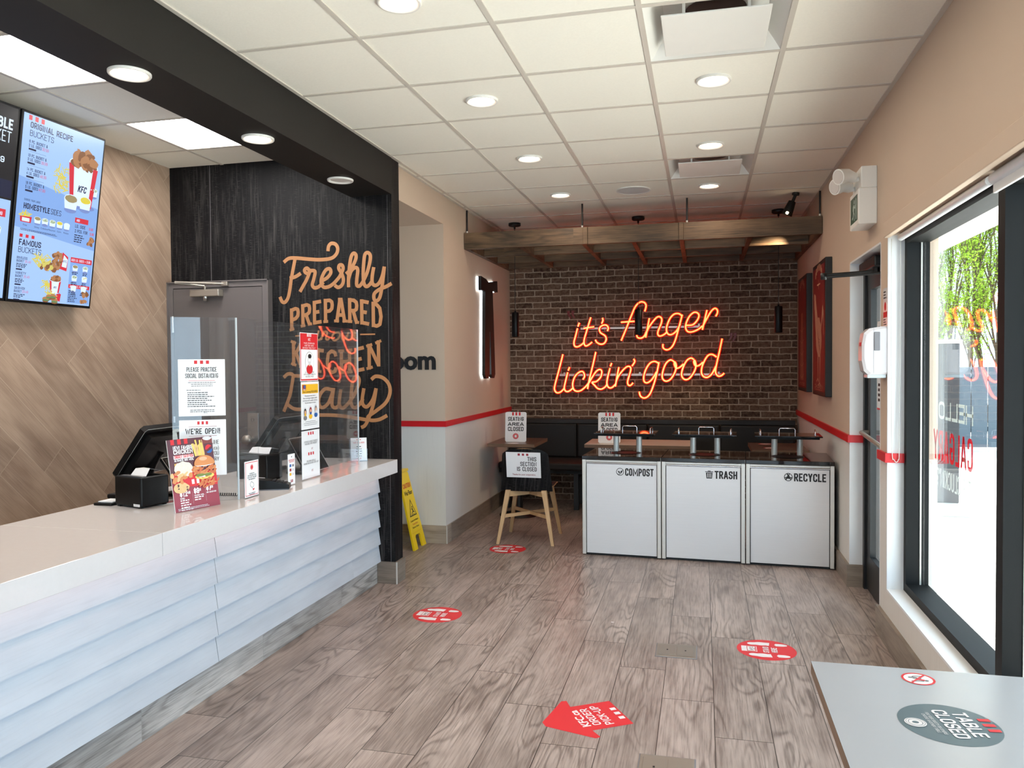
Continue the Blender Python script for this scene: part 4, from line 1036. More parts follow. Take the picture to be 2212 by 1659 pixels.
# ------------------------------------------------------------------ framed posters on the right wall
def framed(y0, y1, z0, z1, label, art):
    r = thing('framed_poster', label, 'framed poster', (XR, (y0 + y1) / 2, z0), 0, 'dark red framed posters on the right wall')
    p = MB(m_blackm); p.rbox(XR - 0.05, XR, y0, y1, z0, z1, 0.004); p.build('frame', r)
    p = MB(m_posterred, m_postercream); p.frame((XR - 0.0505, y1, z0), (0, -1, 0), (0, 0, 1)); W, Hh = y1 - y0, z1 - z0
    p.rect(0.035, 0.035, W - 0.035, Hh - 0.035, m_posterred, 0); art(p, W, Hh); p.build('print', r)
m_posterred = plain('poster_red', rgb(104, 14, 18), 0.55, var=0.1, scale=8)
m_postercream = plain('poster_cream', rgb(170, 122, 98), 0.6, var=0.12, scale=30)
def rooster(p, W, Hh):
    c = m_postercream; X = lambda u: u * W; Y = lambda v: v * Hh
    for k in range(7):
        a = math.pi * (0.16 + 0.68 * k / 6); p.rect(X(.5) + 0.19 * math.cos(a) - 0.018, Y(.845) + 0.1 * math.sin(a), X(.5) + 0.19 * math.cos(a) + 0.018, Y(.845) + 0.1 * math.sin(a) + 0.055, c, 1)
    p.ribbon([(X(.5), Y(.80)), (X(.5), Y(.87))], 0.015, c); p.ribbon([(X(.38), Y(.835)), (X(.62), Y(.835))], 0.012, c)
    # head, comb, neck, body, tail, legs
    p.ribbon([(X(.20), Y(.735)), (X(.27), Y(.64)), (X(.36), Y(.52)), (X(.5), Y(.43))], 0.07, c, w2=0.2)
    p.ell(X(.20), Y(.70), 0.04, 0.06, c, 1, 20, 0, 0.08, 1)
    for k in range(4): p.ell(X(.15 + .035 * k), Y(.755 - .004 * k), 0.018, 0.03, c, 1, 12)
    p.ell(X(.5), Y(.44), 0.17, 0.15, c, 1, 32, -0.7, 0.05, 3)
    for k in range(6): p.ribbon([(X(.62), Y(.42 + .01 * k)), (X(.74 + .02 * k), Y(.56 + .01 * k)), (X(.80 + .015 * k), Y(.66 - .012 * k)), (X(.88), Y(.60 - .03 * k))], 0.026, c, w2=0.012)
    p.ribbon([(X(.48), Y(.33)), (X(.45), Y(.25)), (X(.46), Y(.13))], 0.05, c, w2=0.014); p.ribbon([(X(.60), Y(.35)), (X(.62), Y(.25)), (X(.60), Y(.10))], 0.05, c, w2=0.014)
    for x, y in ((.46, .13), (.60, .10)):
        for d in (-.12, -.03, .08): p.ribbon([(X(x), Y(y)), (X(x + d), Y(y - .025))], 0.012, c)
    for k in range(5): p.ribbon([(X(.40 + .03 * k), Y(.50 - .03 * k)), (X(.50 + .03 * k), Y(.43 - .03 * k)), (X(.58), Y(.42 - .015 * k))], 0.006, m_posterred, 2)
    p.txt('CHICKEN', X(.5), Y(.055), 0.03, c, W * .62, 0.02, 'c', 1); p.rect(X(.2), Y(.042), X(.8), Y(.045), c, 1)
def bottle_art(p, W, Hh):
    c = m_postercream; X = lambda u: u * W; Y = lambda v: v * Hh
    for k in range(7):
        a = math.pi * (0.16 + 0.68 * k / 6); p.rect(X(.5) + 0.17 * math.cos(a) - 0.016, Y(.84) + 0.1 * math.sin(a), X(.5) + 0.17 * math.cos(a) + 0.016, Y(.84) + 0.1 * math.sin(a) + 0.05, c, 1)
    for k in range(6): p.ribbon([(X(.30 + .07 * k), Y(.10)), (X(.32 + .06 * k), Y(.35)), (X(.40 + .035 * k), Y(.55)), (X(.42 + .03 * k), Y(.68))], 0.018, c, w2=0.012)
    for k in range(5): p.ribbon([(X(.30), Y(.14 + .1 * k)), (X(.5), Y(.12 + .1 * k)), (X(.7), Y(.15 + .1 * k))], 0.008, c, 2)
    p.txt('POTATOES', X(.5), Y(.05), 0.028, c, W * .6, 0.02, 'c', 1)
framed(6.45, 7.15, 1.255, 2.335, 'nearer dark red framed poster with a pale rooster on the right wall', rooster)
framed(7.57, 8.20, 1.255, 2.335, 'farther dark red framed poster with a tall pale figure beside the brick', bottle_art)

# emergency light with exit pictogram
t = thing('exit_light', 'white emergency exit sign box with twin lamp heads on the right wall', 'exit sign', (XR, 4.98, 2.31))
p = MB(m_white); p.rbox(XR - 0.10, XR, 4.86, 5.13, 2.315, 2.52, 0.005); p.rbox(XR - 0.085, XR, 4.865, 5.12, 2.52, 2.645, 0.005); p.build('housing', t)
p = MB(m_exitg, m_exitw, m_white); p.frame((XR - 0.1005, 5.12, 2.325), (0, -1, 0), (0, 0, 1)); p.rect(0.0, 0.0, 0.25, 0.185, m_white, 0); p.rect(0.018, 0.018, 0.232, 0.168, m_exitg, 1)
c = m_exitw
p.ell(0.135, 0.138, 0.013, 0.013, c, 2); p.ribbon([(0.128, 0.12), (0.115, 0.075)], 0.024, c, 2); p.ribbon([(0.118, 0.08), (0.14, 0.06), (0.135, 0.03)], 0.013, c, 2); p.ribbon([(0.115, 0.08), (0.098, 0.055), (0.07, 0.045)], 0.013, c, 2)
p.ribbon([(0.128, 0.118), (0.155, 0.1), (0.165, 0.115)], 0.010, c, 2); p.ribbon([(0.125, 0.118), (0.1, 0.11), (0.09, 0.09)], 0.010, c, 2); p.rect(0.18, 0.03, 0.2, 0.15, c, 2)
p.build('pictogram', t)
for k, (y, z) in enumerate(((4.93, 2.585), (5.06, 2.555))):
    p = MB(m_white); p.tube([(XR - 0.085, y, z), (XR - 0.125, y + 0.01, z - 0.005)], 0.014, None, 12)
    p.tube([(XR - 0.11, y + 0.01, z + 0.01), (XR - 0.15, y - 0.01, z + 0.022), (XR - 0.205, y - 0.045, z + 0.008)], 0.03, None, 22, r2=0.046)
    h = p.build('lamp_head', t)
    p = MB(m_lens_off); p.tube([(XR - 0.205, y - 0.045, z + 0.008), (XR - 0.2075, y - 0.0466, z + 0.0074)], 0.038, None, 22); p.build('lens', h)

# soap dispenser
t = thing('sanitizer_dispenser', 'white wall dispenser on the narrow pier beside the side door', 'dispenser', (XR, 4.65, 1.44))
p = MB(m_soap)
prof = [(0.0, 1.455), (0.095, 1.452), (0.118, 1.475), (0.128, 1.53), (0.128, 1.62), (0.118, 1.68), (0.09, 1.705), (0.03, 1.715), (0.0, 1.715)]
yy = [4.593, 4.60, 4.70, 4.707]
ins = [0.012, 0.0, 0.0, 0.012]
rings = [[(XR - max(0, d - i), y, z + (i if z < 1.6 else -i)) for d, z in prof] for y, i in zip(yy, ins)]
n = len(prof); vs = [q for r in rings for q in r]
fs = [(k * n + j, k * n + (j + 1) % n, (k + 1) * n + (j + 1) % n, (k + 1) * n + j) for k in range(3) for j in range(n)] + [tuple(range(n - 1, -1, -1)), tuple(range(3 * n, 4 * n))]
p.add(vs, fs); p.box(XR - 0.07, XR - 0.0692, 4.592, 4.5925, 1.46, 1.71, m_grey); p.build('cover', t)
p = MB(m_grey); p.rbox(XR - 0.068, XR - 0.038, 4.588, 4.594, 1.585, 1.685, 0.003); p.build('sight_window', t)
p = MB(m_inkr); p.box(XR - 0.1295, XR - 0.127, 4.62, 4.66, 1.61, 1.63); p.build('badge', t)
p = MB(m_acryle); p.rbox(XR - 0.10, XR - 0.004, 4.602, 4.698, 1.436, 1.455, 0.004); p.build('drip_nozzle', t)

# small notices on the pier and on the door glass
p = MB(m_lamin, m_inkr, m_ink); p.frame((XR - 0.0005, 4.70, 1.71), (0, -1, 0), (0, 0, 1)); p.rect(0, 0, 0.10, 0.215, m_lamin, 1)
p.rect(0.006, 0.055, 0.094, 0.085, m_inkr, 2); p.ell(0.05, 0.115, 0.022, 0.024, m_inkr, 2); p.lines(0.012, 0.088, 0.19, 0.008, 3, 0.016, m_ink, 2); p.lines(0.012, 0.088, 0.04, 0.006, 3, 0.013, m_ink, 2)
tag(p.build('pier_notice'), 'narrow white and red notice on the pier above the wall dispenser', 'notice')
for k, (z, l, hh) in enumerate(((1.60, 'white notice on the door glass behind the dispenser top', 0.18), (1.22, 'grey and white notice on the door glass below the dispenser', 0.2))):
    p = MB(m_lamin, m_inkr, m_ink); p.frame((1.0875, 5.42, z), (0, -1, 0), (0, 0, 1)); p.rect(0, 0, 0.36, hh, m_lamin, 1); p.rect(0, 0, 0.36, 0.012, m_inkr, 2); p.lines(0.03, 0.33, hh - 0.05, 0.018, 4, 0.032, m_ink, 2)
    tag(p.build('door_notice'), l, 'notice')

# blind valance, roller and chain
t = thing('roller_blind', 'beige boxed roller blind along the top of the right window', 'blind', (XR, 3.0, 2.13))
p = MB(m_upper); p.rbox(XR - 0.032, XR, WY0, 4.555, 2.183, 2.262, 0.004); p.build('fascia', t)
p = MB(m_sillw); p.tube([(1.015, WY0 + 0.05, 2.172), (1.015, 3.14, 2.172)], 0.022, None, 16); p.box(1.01, 1.02, WY0 + 0.05, 3.14, 2.12, 2.16); p.build('roller', t)
p = MB(m_sillw); p.tube([(1.02, 3.2, 2.178), (1.02, 4.52, 2.178)], 0.018, None, 16); p.build('roller', t)
p = MB(m_alut)
ch = [(0.985, 4.57, 2.18), (0.985, 4.565, 1.6), (0.99, 4.565, 1.06), (1.0, 4.565, 1.0), (1.012, 4.565, 0.985), (1.022, 4.565, 1.0), (1.026, 4.565, 1.06), (1.03, 4.57, 1.6), (1.03, 4.57, 2.18)]
p.tube(spline(ch, 5), 0.0022, None, 6); p.build('bead_chain', t)

# window lettering, printed on the outside of the pane
t = thing('window_lettering', 'white and red vinyl window lettering seen in reverse through the glass', 'lettering', (1.12, 4.0, 0.9))
for s_, z, h_, w_, m, b_ in (('HELLO', 1.245, 0.085, 0.50, m_vinw, 0.03), ('CALGARY', 1.045, 0.145, 0.585, m_vinr, 0.02), ("IT'S CLUCKIN'?", 0.92, 0.085, 0.53, m_vinw, 0.01)):
    p = MB(m); p.frame((1.1195, 3.70, z), (0, 1, 0), (0, 0, 1)); p.txt(s_, 0, 0, h_, m, w_, b_, 'l', 1); p.build('word', t)

# ------------------------------------------------------------------ serving counter
CX, CZ = -2.06, 0.872
t = thing('serving_counter', 'long white serving counter with lapped white slats and quartz top', 'counter', (-2.4, 2.7, 0))
p = MB(m_quartz); p.rbox(-2.83, CX, 2.66, YK - 0.002, 0.78, CZ, 0.002); p.rbox(-2.83, CX, 0.2, 2.658, 0.78, CZ, 0.002); p.build('worktop', t)
p = MB(m_slat)
for y0, y1 in ((0.22, 3.198), (3.202, YK - 0.01)):
    for k in range(5):
        z0 = 0.152 + 0.122 * k
        p.add([(-2.188, y0, z0), (-2.188, y1, z0), (-2.206, y1, z0 + 0.122), (-2.206, y0, z0 + 0.122), (-2.215, y0, z0), (-2.215, y1, z0), (-2.215, y1, z0 + 0.122), (-2.215, y0, z0 + 0.122)],
              [(0, 1, 2, 3), (0, 4, 5, 1), (1, 5, 6, 2), (0, 3, 7, 4)], m_slat)
p.build('slat_cladding', t)
p = MB(m_plinth_daylit); p.box(-2.23, -2.215, 0.22, YK - 0.016, 0, 0.152); p.build('plinth', t)
p = MB(m_beam); p.box(-2.80, -2.231, 0.22, YK - 0.02, 0.0, 0.779); p.build('carcass', t)
p = MB(m_strip); p.box(-2.14, -2.12, 0.25, YK - 0.03, 0.7745, 0.7795); p.build('led_strip', t)

# ------------------------------------------------------------------ acrylic sneeze guard
XS, YS0, YS1, ZT = -2.209, 3.413, 4.80, 1.762
t = thing('sneeze_guard', 'clear acrylic three sided screen standing on the white counter', 'screen', (XS, 4.1, CZ))
p = MB(m_acryl)
g = 0.003
p.box(XS - g, XS + g, YS0, 3.595, CZ, ZT); p.box(XS - g, XS + g, 3.597, 3.80, 1.067, ZT); p.box(XS - g, XS + g, 3.802, YS1, CZ, ZT); p.build('front_panel', t)
p = MB(m_acryl); p.frame((XS, YS0, CZ), (-0.853, -0.522, 0), (0, 0, 1)); p.box(0.004, 0.294, 0, ZT - CZ, -g, g); p.build('side_wing', t)
p = MB(m_acryl); p.frame((XS, YS1, CZ), (-0.82, 0.57, 0), (0, 0, 1)); p.box(0.004, 0.27, 0, ZT - CZ, -g, g); p.build('side_wing', t)
for y in (YS0, YS1):
    p = MB(m_acryle); p.box(XS - 0.0034, XS + 0.0034, y - 0.0034, y + 0.0034, CZ, ZT); p.build('polished_edge', t)
# printed sheets
def kstripes(p, u, v, s, m, n=3, k=1.15, layer=2, sk=0.0):
    for i in range(n):
        a = u + (i - (n - 1) / 2) * s * 1.9; p.poly([(a - s / 2, v), (a + s / 2, v), (a + s / 2 + sk, v + s * k), (a - s / 2 + sk, v + s * k)], layer, m)
def sheet(name, label, cat, origin, u, v, W, Hh, art, th=0.0012, face=None, group=None, round_=0):
    p = MB(face or m_lamin); p.frame(origin, u, v)
    p.box(0, W, 0, Hh, -th, 0, face or m_lamin); art(p, W, Hh)
    o = p.build(name); tag(o, label, cat, group); return o
def a_social(p, W, H_):
    kstripes(p, W / 2, H_ - 0.022, 0.014, m_inkr)
    p.txt('PLEASE PRACTICE', W / 2, H_ - 0.06, 0.022, m_ink, W * .64, 0.01, 'c'); p.txt('SOCIAL DISTANCING', W / 2, H_ - 0.09, 0.022, m_ink, W * .70, 0.01, 'c')
    p.rect(W * .22, H_ - 0.103, W * .78, H_ - 0.1015, m_inkr, 2); p.lines(W * .2, W * .8, H_ - 0.113, 0.003, 3, 0.0085, m_inkg, 2, 'c', 2)
    p.lines(W * .17, W * .62, H_ - 0.150, 0.0035, 1, 0.01, m_inkg, 2, 'l', 3); p.lines(W * .19, W * .80, H_ - 0.162, 0.0035, 8, 0.0095, m_ink, 2, 'l', 4)
    p.lines(W * .2, W * .8, H_ - 0.246, 0.0035, 2, 0.008, m_inkg, 2, 'c', 5); p.txt('KFC', W * .53, 0.012, 0.010, m_ink, None, 0.0, 'l', shear=0.2)
def a_open(p, W, H_):
    kstripes(p, W / 2, H_ - 0.022, 0.010, m_inkr, k=1.5); p.rect(W * .2, H_ - 0.033, W * .8, H_ - 0.0315, m_inkd, 2)
    p.txt("WE'RE OPEN!", W / 2, H_ - 0.068, 0.027, m_ink, W * .74, 0.022, 'c'); p.rect(W * .2, H_ - 0.078, W * .8, H_ - 0.0765, m_inkd, 2)
    for k, s_ in enumerate(('ORDER ONLINE', '(KFC.ca)', 'THANK YOU', 'CALGARY')): p.txt(s_, W * .84, H_ - 0.118 - .027 * k, 0.019, m_ink, None, 0.0, 'r', sx=0.8)
def wing(s_, z): return (XS - 0.853 * s_ + 0.522 * 0.0052, YS0 - 0.522 * s_ - 0.853 * 0.0052, z)
sheet('printed_notice', 'white notice on physical distancing taped to the acrylic wing, upper of two', 'notice', wing(0.2645, 1.287), (0.853, 0.522, 0), (0, 0, 1), 0.211, 0.273, a_social)
sheet('printed_notice', 'white notice saying open, lower of two, behind the burger board', 'notice', wing(0.264, 0.998), (0.853, 0.522, 0), (0, 0, 1), 0.211, 0.270, a_open)
def a_mask(p, W, H_):
    p.rect(0.004, 0.004, W - 0.004, H_ - 0.004, m_inkr, 1); p.rect(0.010, 0.012, W - 0.010, H_ * .655, m_paper, 2)
    p.rect(0.004, H_ * .655, W - 0.004, H_ - 0.004, m_inkr, 2)
    kstripes(p, W / 2, H_ - 0.022, 0.010, m_paper, k=1.8, layer=3); p.txt('KFC', W / 2, H_ - 0.046, 0.016, m_paper, None, 0.01, 'c', 3, shear=0.2)
    for k, s_ in enumerate(('FACE COVERINGS', 'MUST BE WORN', 'BEYOND THIS POINT')): p.txt(s_, W / 2, H_ - 0.064 - .0135 * k, 0.0088, m_paper, W * (.60, .52, .72)[k], 0.015, 'c', 3)
    c = (W / 2, H_ * .40); p.ell(c[0], c[1], 0.050, 0.058, m_ink, 3); p.ell(c[0], c[1], 0.048, 0.056, m_paper, 4)
    p.ell(c[0], c[1] - 0.043, 0.037, 0.028, m_inkr, 5); p.rect(c[0] - 0.012, c[1] - 0.024, c[0] + 0.012, c[1] - 0.005, m_skin, 6)
    p.ell(c[0], c[1] + 0.008, 0.018, 0.025, m_ink, 5); p.ell(c[0], c[1] + 0.006, 0.0165, 0.0225, m_paper, 6); p.ell(c[0] + 0.002, c[1] + 0.032, 0.021, 0.013, m_ink, 7)
    p.poly([(c[0] - 0.0165, c[1] + 0.002), (c[0] + 0.0165, c[1] + 0.002), (c[0] + 0.010, c[1] - 0.018), (c[0] - 0.010, c[1] - 0.018)], 7, m_inkl)
    for k, s_ in enumerate(('IN COMPLIANCE', 'WITH PUBLIC HEALTH', 'GUIDELINES')): p.txt(s_, W / 2, 0.047 - .0125 * k, 0.0082, m_ink, W * (.5, .66, .44)[k], 0.02, 'c', 3)
def a_cover(p, W, H_):
    p.rect(0.010, H_ * .75, W - 0.010, H_ - 0.014, m_inky, 1); p.rect(0.016, H_ - 0.048, 0.056, H_ - 0.018, m_inkd, 2); p.rect(0.030, H_ - 0.036, 0.05, H_ - 0.02, m_inkb, 3)
    p.txt('Calgary', 0.018, H_ - 0.046, 0.007, m_paper, 0.036, 0.01, 'l', 4)
    p.txt('Face covering REQUIRED', W / 2, H_ * .77, 0.0115, m_ink, W * .82, 0.012, 'c', 2)
    for k, s_ in enumerate(('All persons must wear a', 'face covering in indoor public', 'premises and in public vehicles.', 'Pay fine if bylaw is broken')): p.txt(s_, W / 2, H_ * .69 - .0135 * k, 0.0085, m_ink, W * (.62, .78, .82, .6)[k], 0.0, 'c', 2)
    for k, (bk, hd, ms) in enumerate(((m_inkg, m_ink, m_inky), (m_inky, m_inkd, m_inkb), (m_inkb, m_inkg, m_inkl))):
        a = W * (.2 + .3 * k); b_ = H_ * .33 + .006 * k; p.ell(a, b_, 0.022, 0.038, m_inkl, 2); p.ell(a, b_ - 0.024, 0.021, 0.014, bk, 3); p.ell(a, b_ + 0.008, 0.014, 0.022, hd, 4); p.ell(a, b_ + 0.003, 0.0095, 0.016, m_skin, 5); p.ell(a, b_ - 0.005, 0.009, 0.009, ms, 6)
    p.lines(0.02, W - 0.02, H_ * .155, 0.003, 3, 0.010, m_inkg, 2, 'c', 8)
def a_packets(p, W, H_):
    kstripes(p, W / 2, H_ - 0.026, 0.014, m_inkr, k=1.2)
    p.txt('UTENSILS & SAUCE PACKETS', W / 2, H_ * .75, 0.010, m_ink, W * .74, 0.005, 'c'); p.txt('AVAILABLE UPON REQUEST', W / 2, H_ * .705, 0.010, m_ink, W * .68, 0.005, 'c')
    p.txt('KFC', W * .56, H_ * .59, 0.012, m_inkd, None, 0, 'c', shear=0.25); kstripes(p, W / 2, H_ * .48, 0.014, m_inkr, k=1.2)
    p.txt('FOR DRINK REFILLS', W / 2, H_ * .34, 0.010, m_ink, W * .5, 0.005, 'c'); p.txt('PLEASE ASK US FOR A NEW CUP', W / 2, H_ * .295, 0.010, m_ink, W * .82, 0.005, 'c'); p.txt('KFC', W * .56, H_ * .13, 0.012, m_inkd, None, 0, 'c', shear=0.25)
U_, V_ = (0, 1, 0), (0, 0, 1)
xf = XS + g + 0.002
sheet('printed_notice', 'red topped face covering notice with masked figure, highest on the acrylic screen', 'notice', (xf, 4.028, 1.438), U_, V_, 0.212, 0.277, a_mask)
sheet('printed_notice', 'yellow topped face covering notice with three small figures, middle of the column', 'notice', (xf, 4.034, 1.161), U_, V_, 0.212, 0.273, a_cover)
sheet('printed_notice', 'white notice on sauce packets and refills, lowest on the acrylic screen', 'notice', (xf, 4.034, 0.878), U_, V_, 0.212, 0.275, a_packets)

# burger promotion board leaning on the counter
m_maroon = plain('maroon_print', rgb(142, 34, 52), 0.35, var=0.04); m_maroond = plain('dark_maroon_print', rgb(84, 34, 44), 0.35, var=0.05)
m_bun = plain('bun_print', rgb(204, 130, 70), 0.35, var=0.18, scale=18); m_crisp = plain('fried_crumb_print', rgb(196, 104, 54), 0.4, var=0.55, scale=140)
m_fry = plain('fries_print', rgb(236, 196, 96), 0.4, var=0.12, scale=40); m_slaw = plain('slaw_print', rgb(222, 216, 196), 0.4, var=0.3, scale=220); m_gravy = plain('gravy_print', rgb(190, 152, 92), 0.4, var=0.1)
m_cookie = plain('cookie_print', rgb(214, 176, 122), 0.4, var=0.15, scale=80); m_choc = plain('chocolate_print', rgb(74, 44, 30), 0.4, var=0.1); m_cola = plain('cola_print', rgb(120, 52, 44), 0.3, var=0.25, scale=60)
m_green = plain('pickle_print', rgb(112, 128, 52), 0.4, var=0.15)
def crumbs(p, cu, cv, ru, rv, layer, seed, n=16, m=None, m2=None):
    rr = random.Random(seed)
    for i in range(n):
        a = rr.random() * 6.283; q = rr.random() ** .5
        p.ell(cu + ru * q * math.cos(a), cv + rv * q * math.sin(a), ru * (.18 + .16 * rr.random()) * (16 / max(16, n)) ** .4, rv * (.2 + .2 * rr.random()) * (16 / max(16, n)) ** .3, (m_bun if (i % 3 == 0) else m_crisp) if m is None else (m if i % 2 else m2), layer + i % 5 * 0.25, 9, rr.random(), 0.25, i)
def globe(p, cu, cv, r, layer):
    p.ell(cu, cv, r, r, m_paper, layer, 36)
    def seg(f0, f1, m):
        n = 20; pts = []
        for k in range(n + 1): pts.append((-r * .97 + 1.94 * r * k / n, None))
        topv, botv = [], []
        for x, _ in pts:
            lim = math.sqrt(max(0, (r * .97) ** 2 - x * x)); topv.append((cu + x, cv + min(lim, max(-lim, f1(x))))); botv.append((cu + x, cv + min(lim, max(-lim, f0(x)))))
        p.add([(q[0], q[1], (layer + 1) * 0.0004) for q in topv + botv], [(n + 1 + i, n + 2 + i, i + 1, i) for i in range(n)], m)
    seg(lambda x: r * (.18 + .35 * math.sin(x / r * 2.0)), lambda x: 2 * r, m_inkr); seg(lambda x: -2 * r, lambda x: r * (-.30 + .35 * math.sin(x / r * 1.6 - .3)), m_inkb)
def a_promo(p, W, H_):
    p.rect(0, H_ * .30, W, H_, m_maroond, 1); p.rect(0, 0, W, H_ * .42, m_maroon, 1)
    kstripes(p, W * .26, H_ - 0.024, 0.019, m_inkr, k=1.25, layer=2)
    p.txt('NEW! FAMOUS', W * .11, H_ * .855, 0.017, m_paper, W * .42, 0.03, 'l', 3); p.txt('CHICKEN', W * .11, H_ * .79, 0.021, m_paper, W * .42, 0.05, 'l', 3)
    p.rect(W * .10, H_ * .725, W * .54, H_ * .775, m_paper, 3); p.txt('CHICKEN SANDWICH', W * .115, H_ * .735, 0.014, m_inkr, W * .41, 0.03, 'l', 4); p.txt('ULTIMATE BOX MEAL', W * .11, H_ * .69, 0.010, m_paper, W * .42, 0.04, 'l', 3)
    p.rect(W * .10, H_ * .60, W * .22, H_ * .665, m_fry, 3); p.ell(W * .16, H_ * .632, 0.012, 0.013, m_bun, 4)
    rr = random.Random(4)
    for k in range(16):
        a = W * (.55 + .24 * rr.random()); p.ribbon([(a, H_ * .74), (a - W * .06 + W * .1 * rr.random(), H_ * (.88 + .09 * rr.random()))], 0.0085, m_fry if k % 3 else m_cookie, 3 + k * .1, smooth=0)
    p.poly([(W * .76, H_ * .98), (W * 1.0, H_ * .98), (W * .98, H_ * .70), (W * .80, H_ * .70)], 5, m_cola); p.poly([(W * .79, H_ * .90), (W * 1.0, H_ * .90), (W * .98, H_ * .70), (W * .80, H_ * .70)], 5.3, m_maroond); p.ell(W * .885, H_ * .975, W * .105, 0.009, m_inkl, 5.6, 20, 0, 0.1, 2); globe(p, W * .895, H_ * .82, 0.021, 6)
    p.poly([(W * .0, H_ * .53), (W * .3, H_ * .56), (W, H_ * .50), (W, H_ * .30), (W * .06, H_ * .34)], 3.5, m_inkr)
    p.ell(W * .28, H_ * .575, 0.05, 0.036, m_slaw, 7, 28, 0, 0.06, 3); crumbs(p, W * .20, H_ * .49, 0.055, 0.03, 7.5, 5, 14, m_cookie, m_bun)
    crumbs(p, W * .72, H_ * .525, 0.066, 0.030, 8.5, 6, 60); p.ell(W * .72, H_ * .445, 0.054, 0.014, m_fry, 8, 26); p.ell(W * .62, H_ * .462, 0.026, 0.007, m_green, 10, 16); p.ell(W * .80, H_ * .458, 0.022, 0.007, m_green, 10, 16); p.ell(W * .70, H_ * .447, 0.036, 0.005, m_paper, 9.9, 16, 0, .2, 1)
    p.ell(W * .75, H_ * .605, 0.052, 0.007, m_paper, 10.4, 20, 0.05, .2, 4)
    bun = [(W * .75 + 0.058 * math.cos(a), H_ * .615 + 0.040 * math.sin(a)) for a in [math.pi * k / 18 for k in range(19)]] + [(W * .75 - 0.054, H_ * .60), (W * .75, H_ * .592), (W * .75 + 0.054, H_ * .60)]
    p.poly(bun, 11, m_bun); p.ell(W * .73, H_ * .69, 0.022, 0.009, m_skin, 11.5, 20); kstripes(p, W * .56, H_ * .355, 0.014, m_paper, k=1.5, layer=4)
    crumbs(p, W * .80, H_ * .345, 0.06, 0.018, 11, 8, 22); p.ell(W * .18, H_ * .325, 0.042, 0.024, m_cookie, 8, 24, 0, .04, 2)
    for k in range(7): p.ell(W * .18 + 0.03 * math.cos(k * 2.1), H_ * .327 + 0.014 * math.sin(k * 1.7), 0.005, 0.003, m_choc, 9, 8)
    for a, s1, s2, v in ((.13, '$12', '49', .20), (.44, '$9', '49', .215), (.72, '$7', '29', .23)):
        p.txt(s1, W * a, H_ * v, 0.026, m_paper, None, 0.04, 'l', 3, sx=.8); p.txt(s2, W * (a + (.17 if len(s1) == 3 else .10)), H_ * (v + .028), 0.013, m_paper, None, 0.04, 'l', 3, sx=.8)
    p.txt('SMALL', W * .13, H_ * .165, 0.008, m_paper, None, 0.03, 'l', 3); p.lines(W * .13, W * .40, H_ * .14, 0.005, 5, 0.0105, m_paper, 3, 'l', 4); p.txt('FAMOUS MEAL', W * .44, H_ * .18, 0.007, m_paper, W * .22, 0.03, 'l', 3); p.lines(W * .44, W * .66, H_ * .155, 0.005, 2, 0.0105, m_paper, 3, 'l', 6)
    p.txt('BIG SANDWICH', W * .72, H_ * .195, 0.007, m_paper, W * .22, 0.03, 'l', 3); p.rect(W * .405, H_ * .08, W * .407, H_ * .25, m_inkl, 3); p.rect(W * .695, H_ * .09, W * .697, H_ * .26, m_inkl, 3)
    p.lines(W * .06, W * .9, H_ * .035, 0.003, 2, 0.006, m_inkl, 3, 'l', 9)
du = Vector((-2.214 + 2.278, 3.269 - 3.031, 0)); Wp = du.length; nv = Vector((du.y, -du.x, 0)).normalized()      # faces the room, leans back
t = thing('promotion_board', 'maroon burger meal board with prices leaning near the front of the counter', 'sign', (-2.25, 3.15, CZ))
lean = Vector((0, 0, 0.322)) - nv * 0.055
p = MB(m_paper); p.frame(Vector((-2.278, 3.031, CZ + 0.001)), du, lean); p.box(0, Wp, 0, lean.length, -0.004, 0, m_paper); a_promo(p, Wp, lean.length); p.M = Matrix(); p.build('printed_face', t)
p = MB(m_lamin); o = Vector((-2.246, 3.15, CZ)) - nv * 0.01
p.frame(o, -nv, (0, 0, 1)); p.prism([(0, 0.0), (0.11, 0.0), (0.045, 0.26)], -0.002, 0.002); p.M = Matrix(); p.build('easel_strut', t)

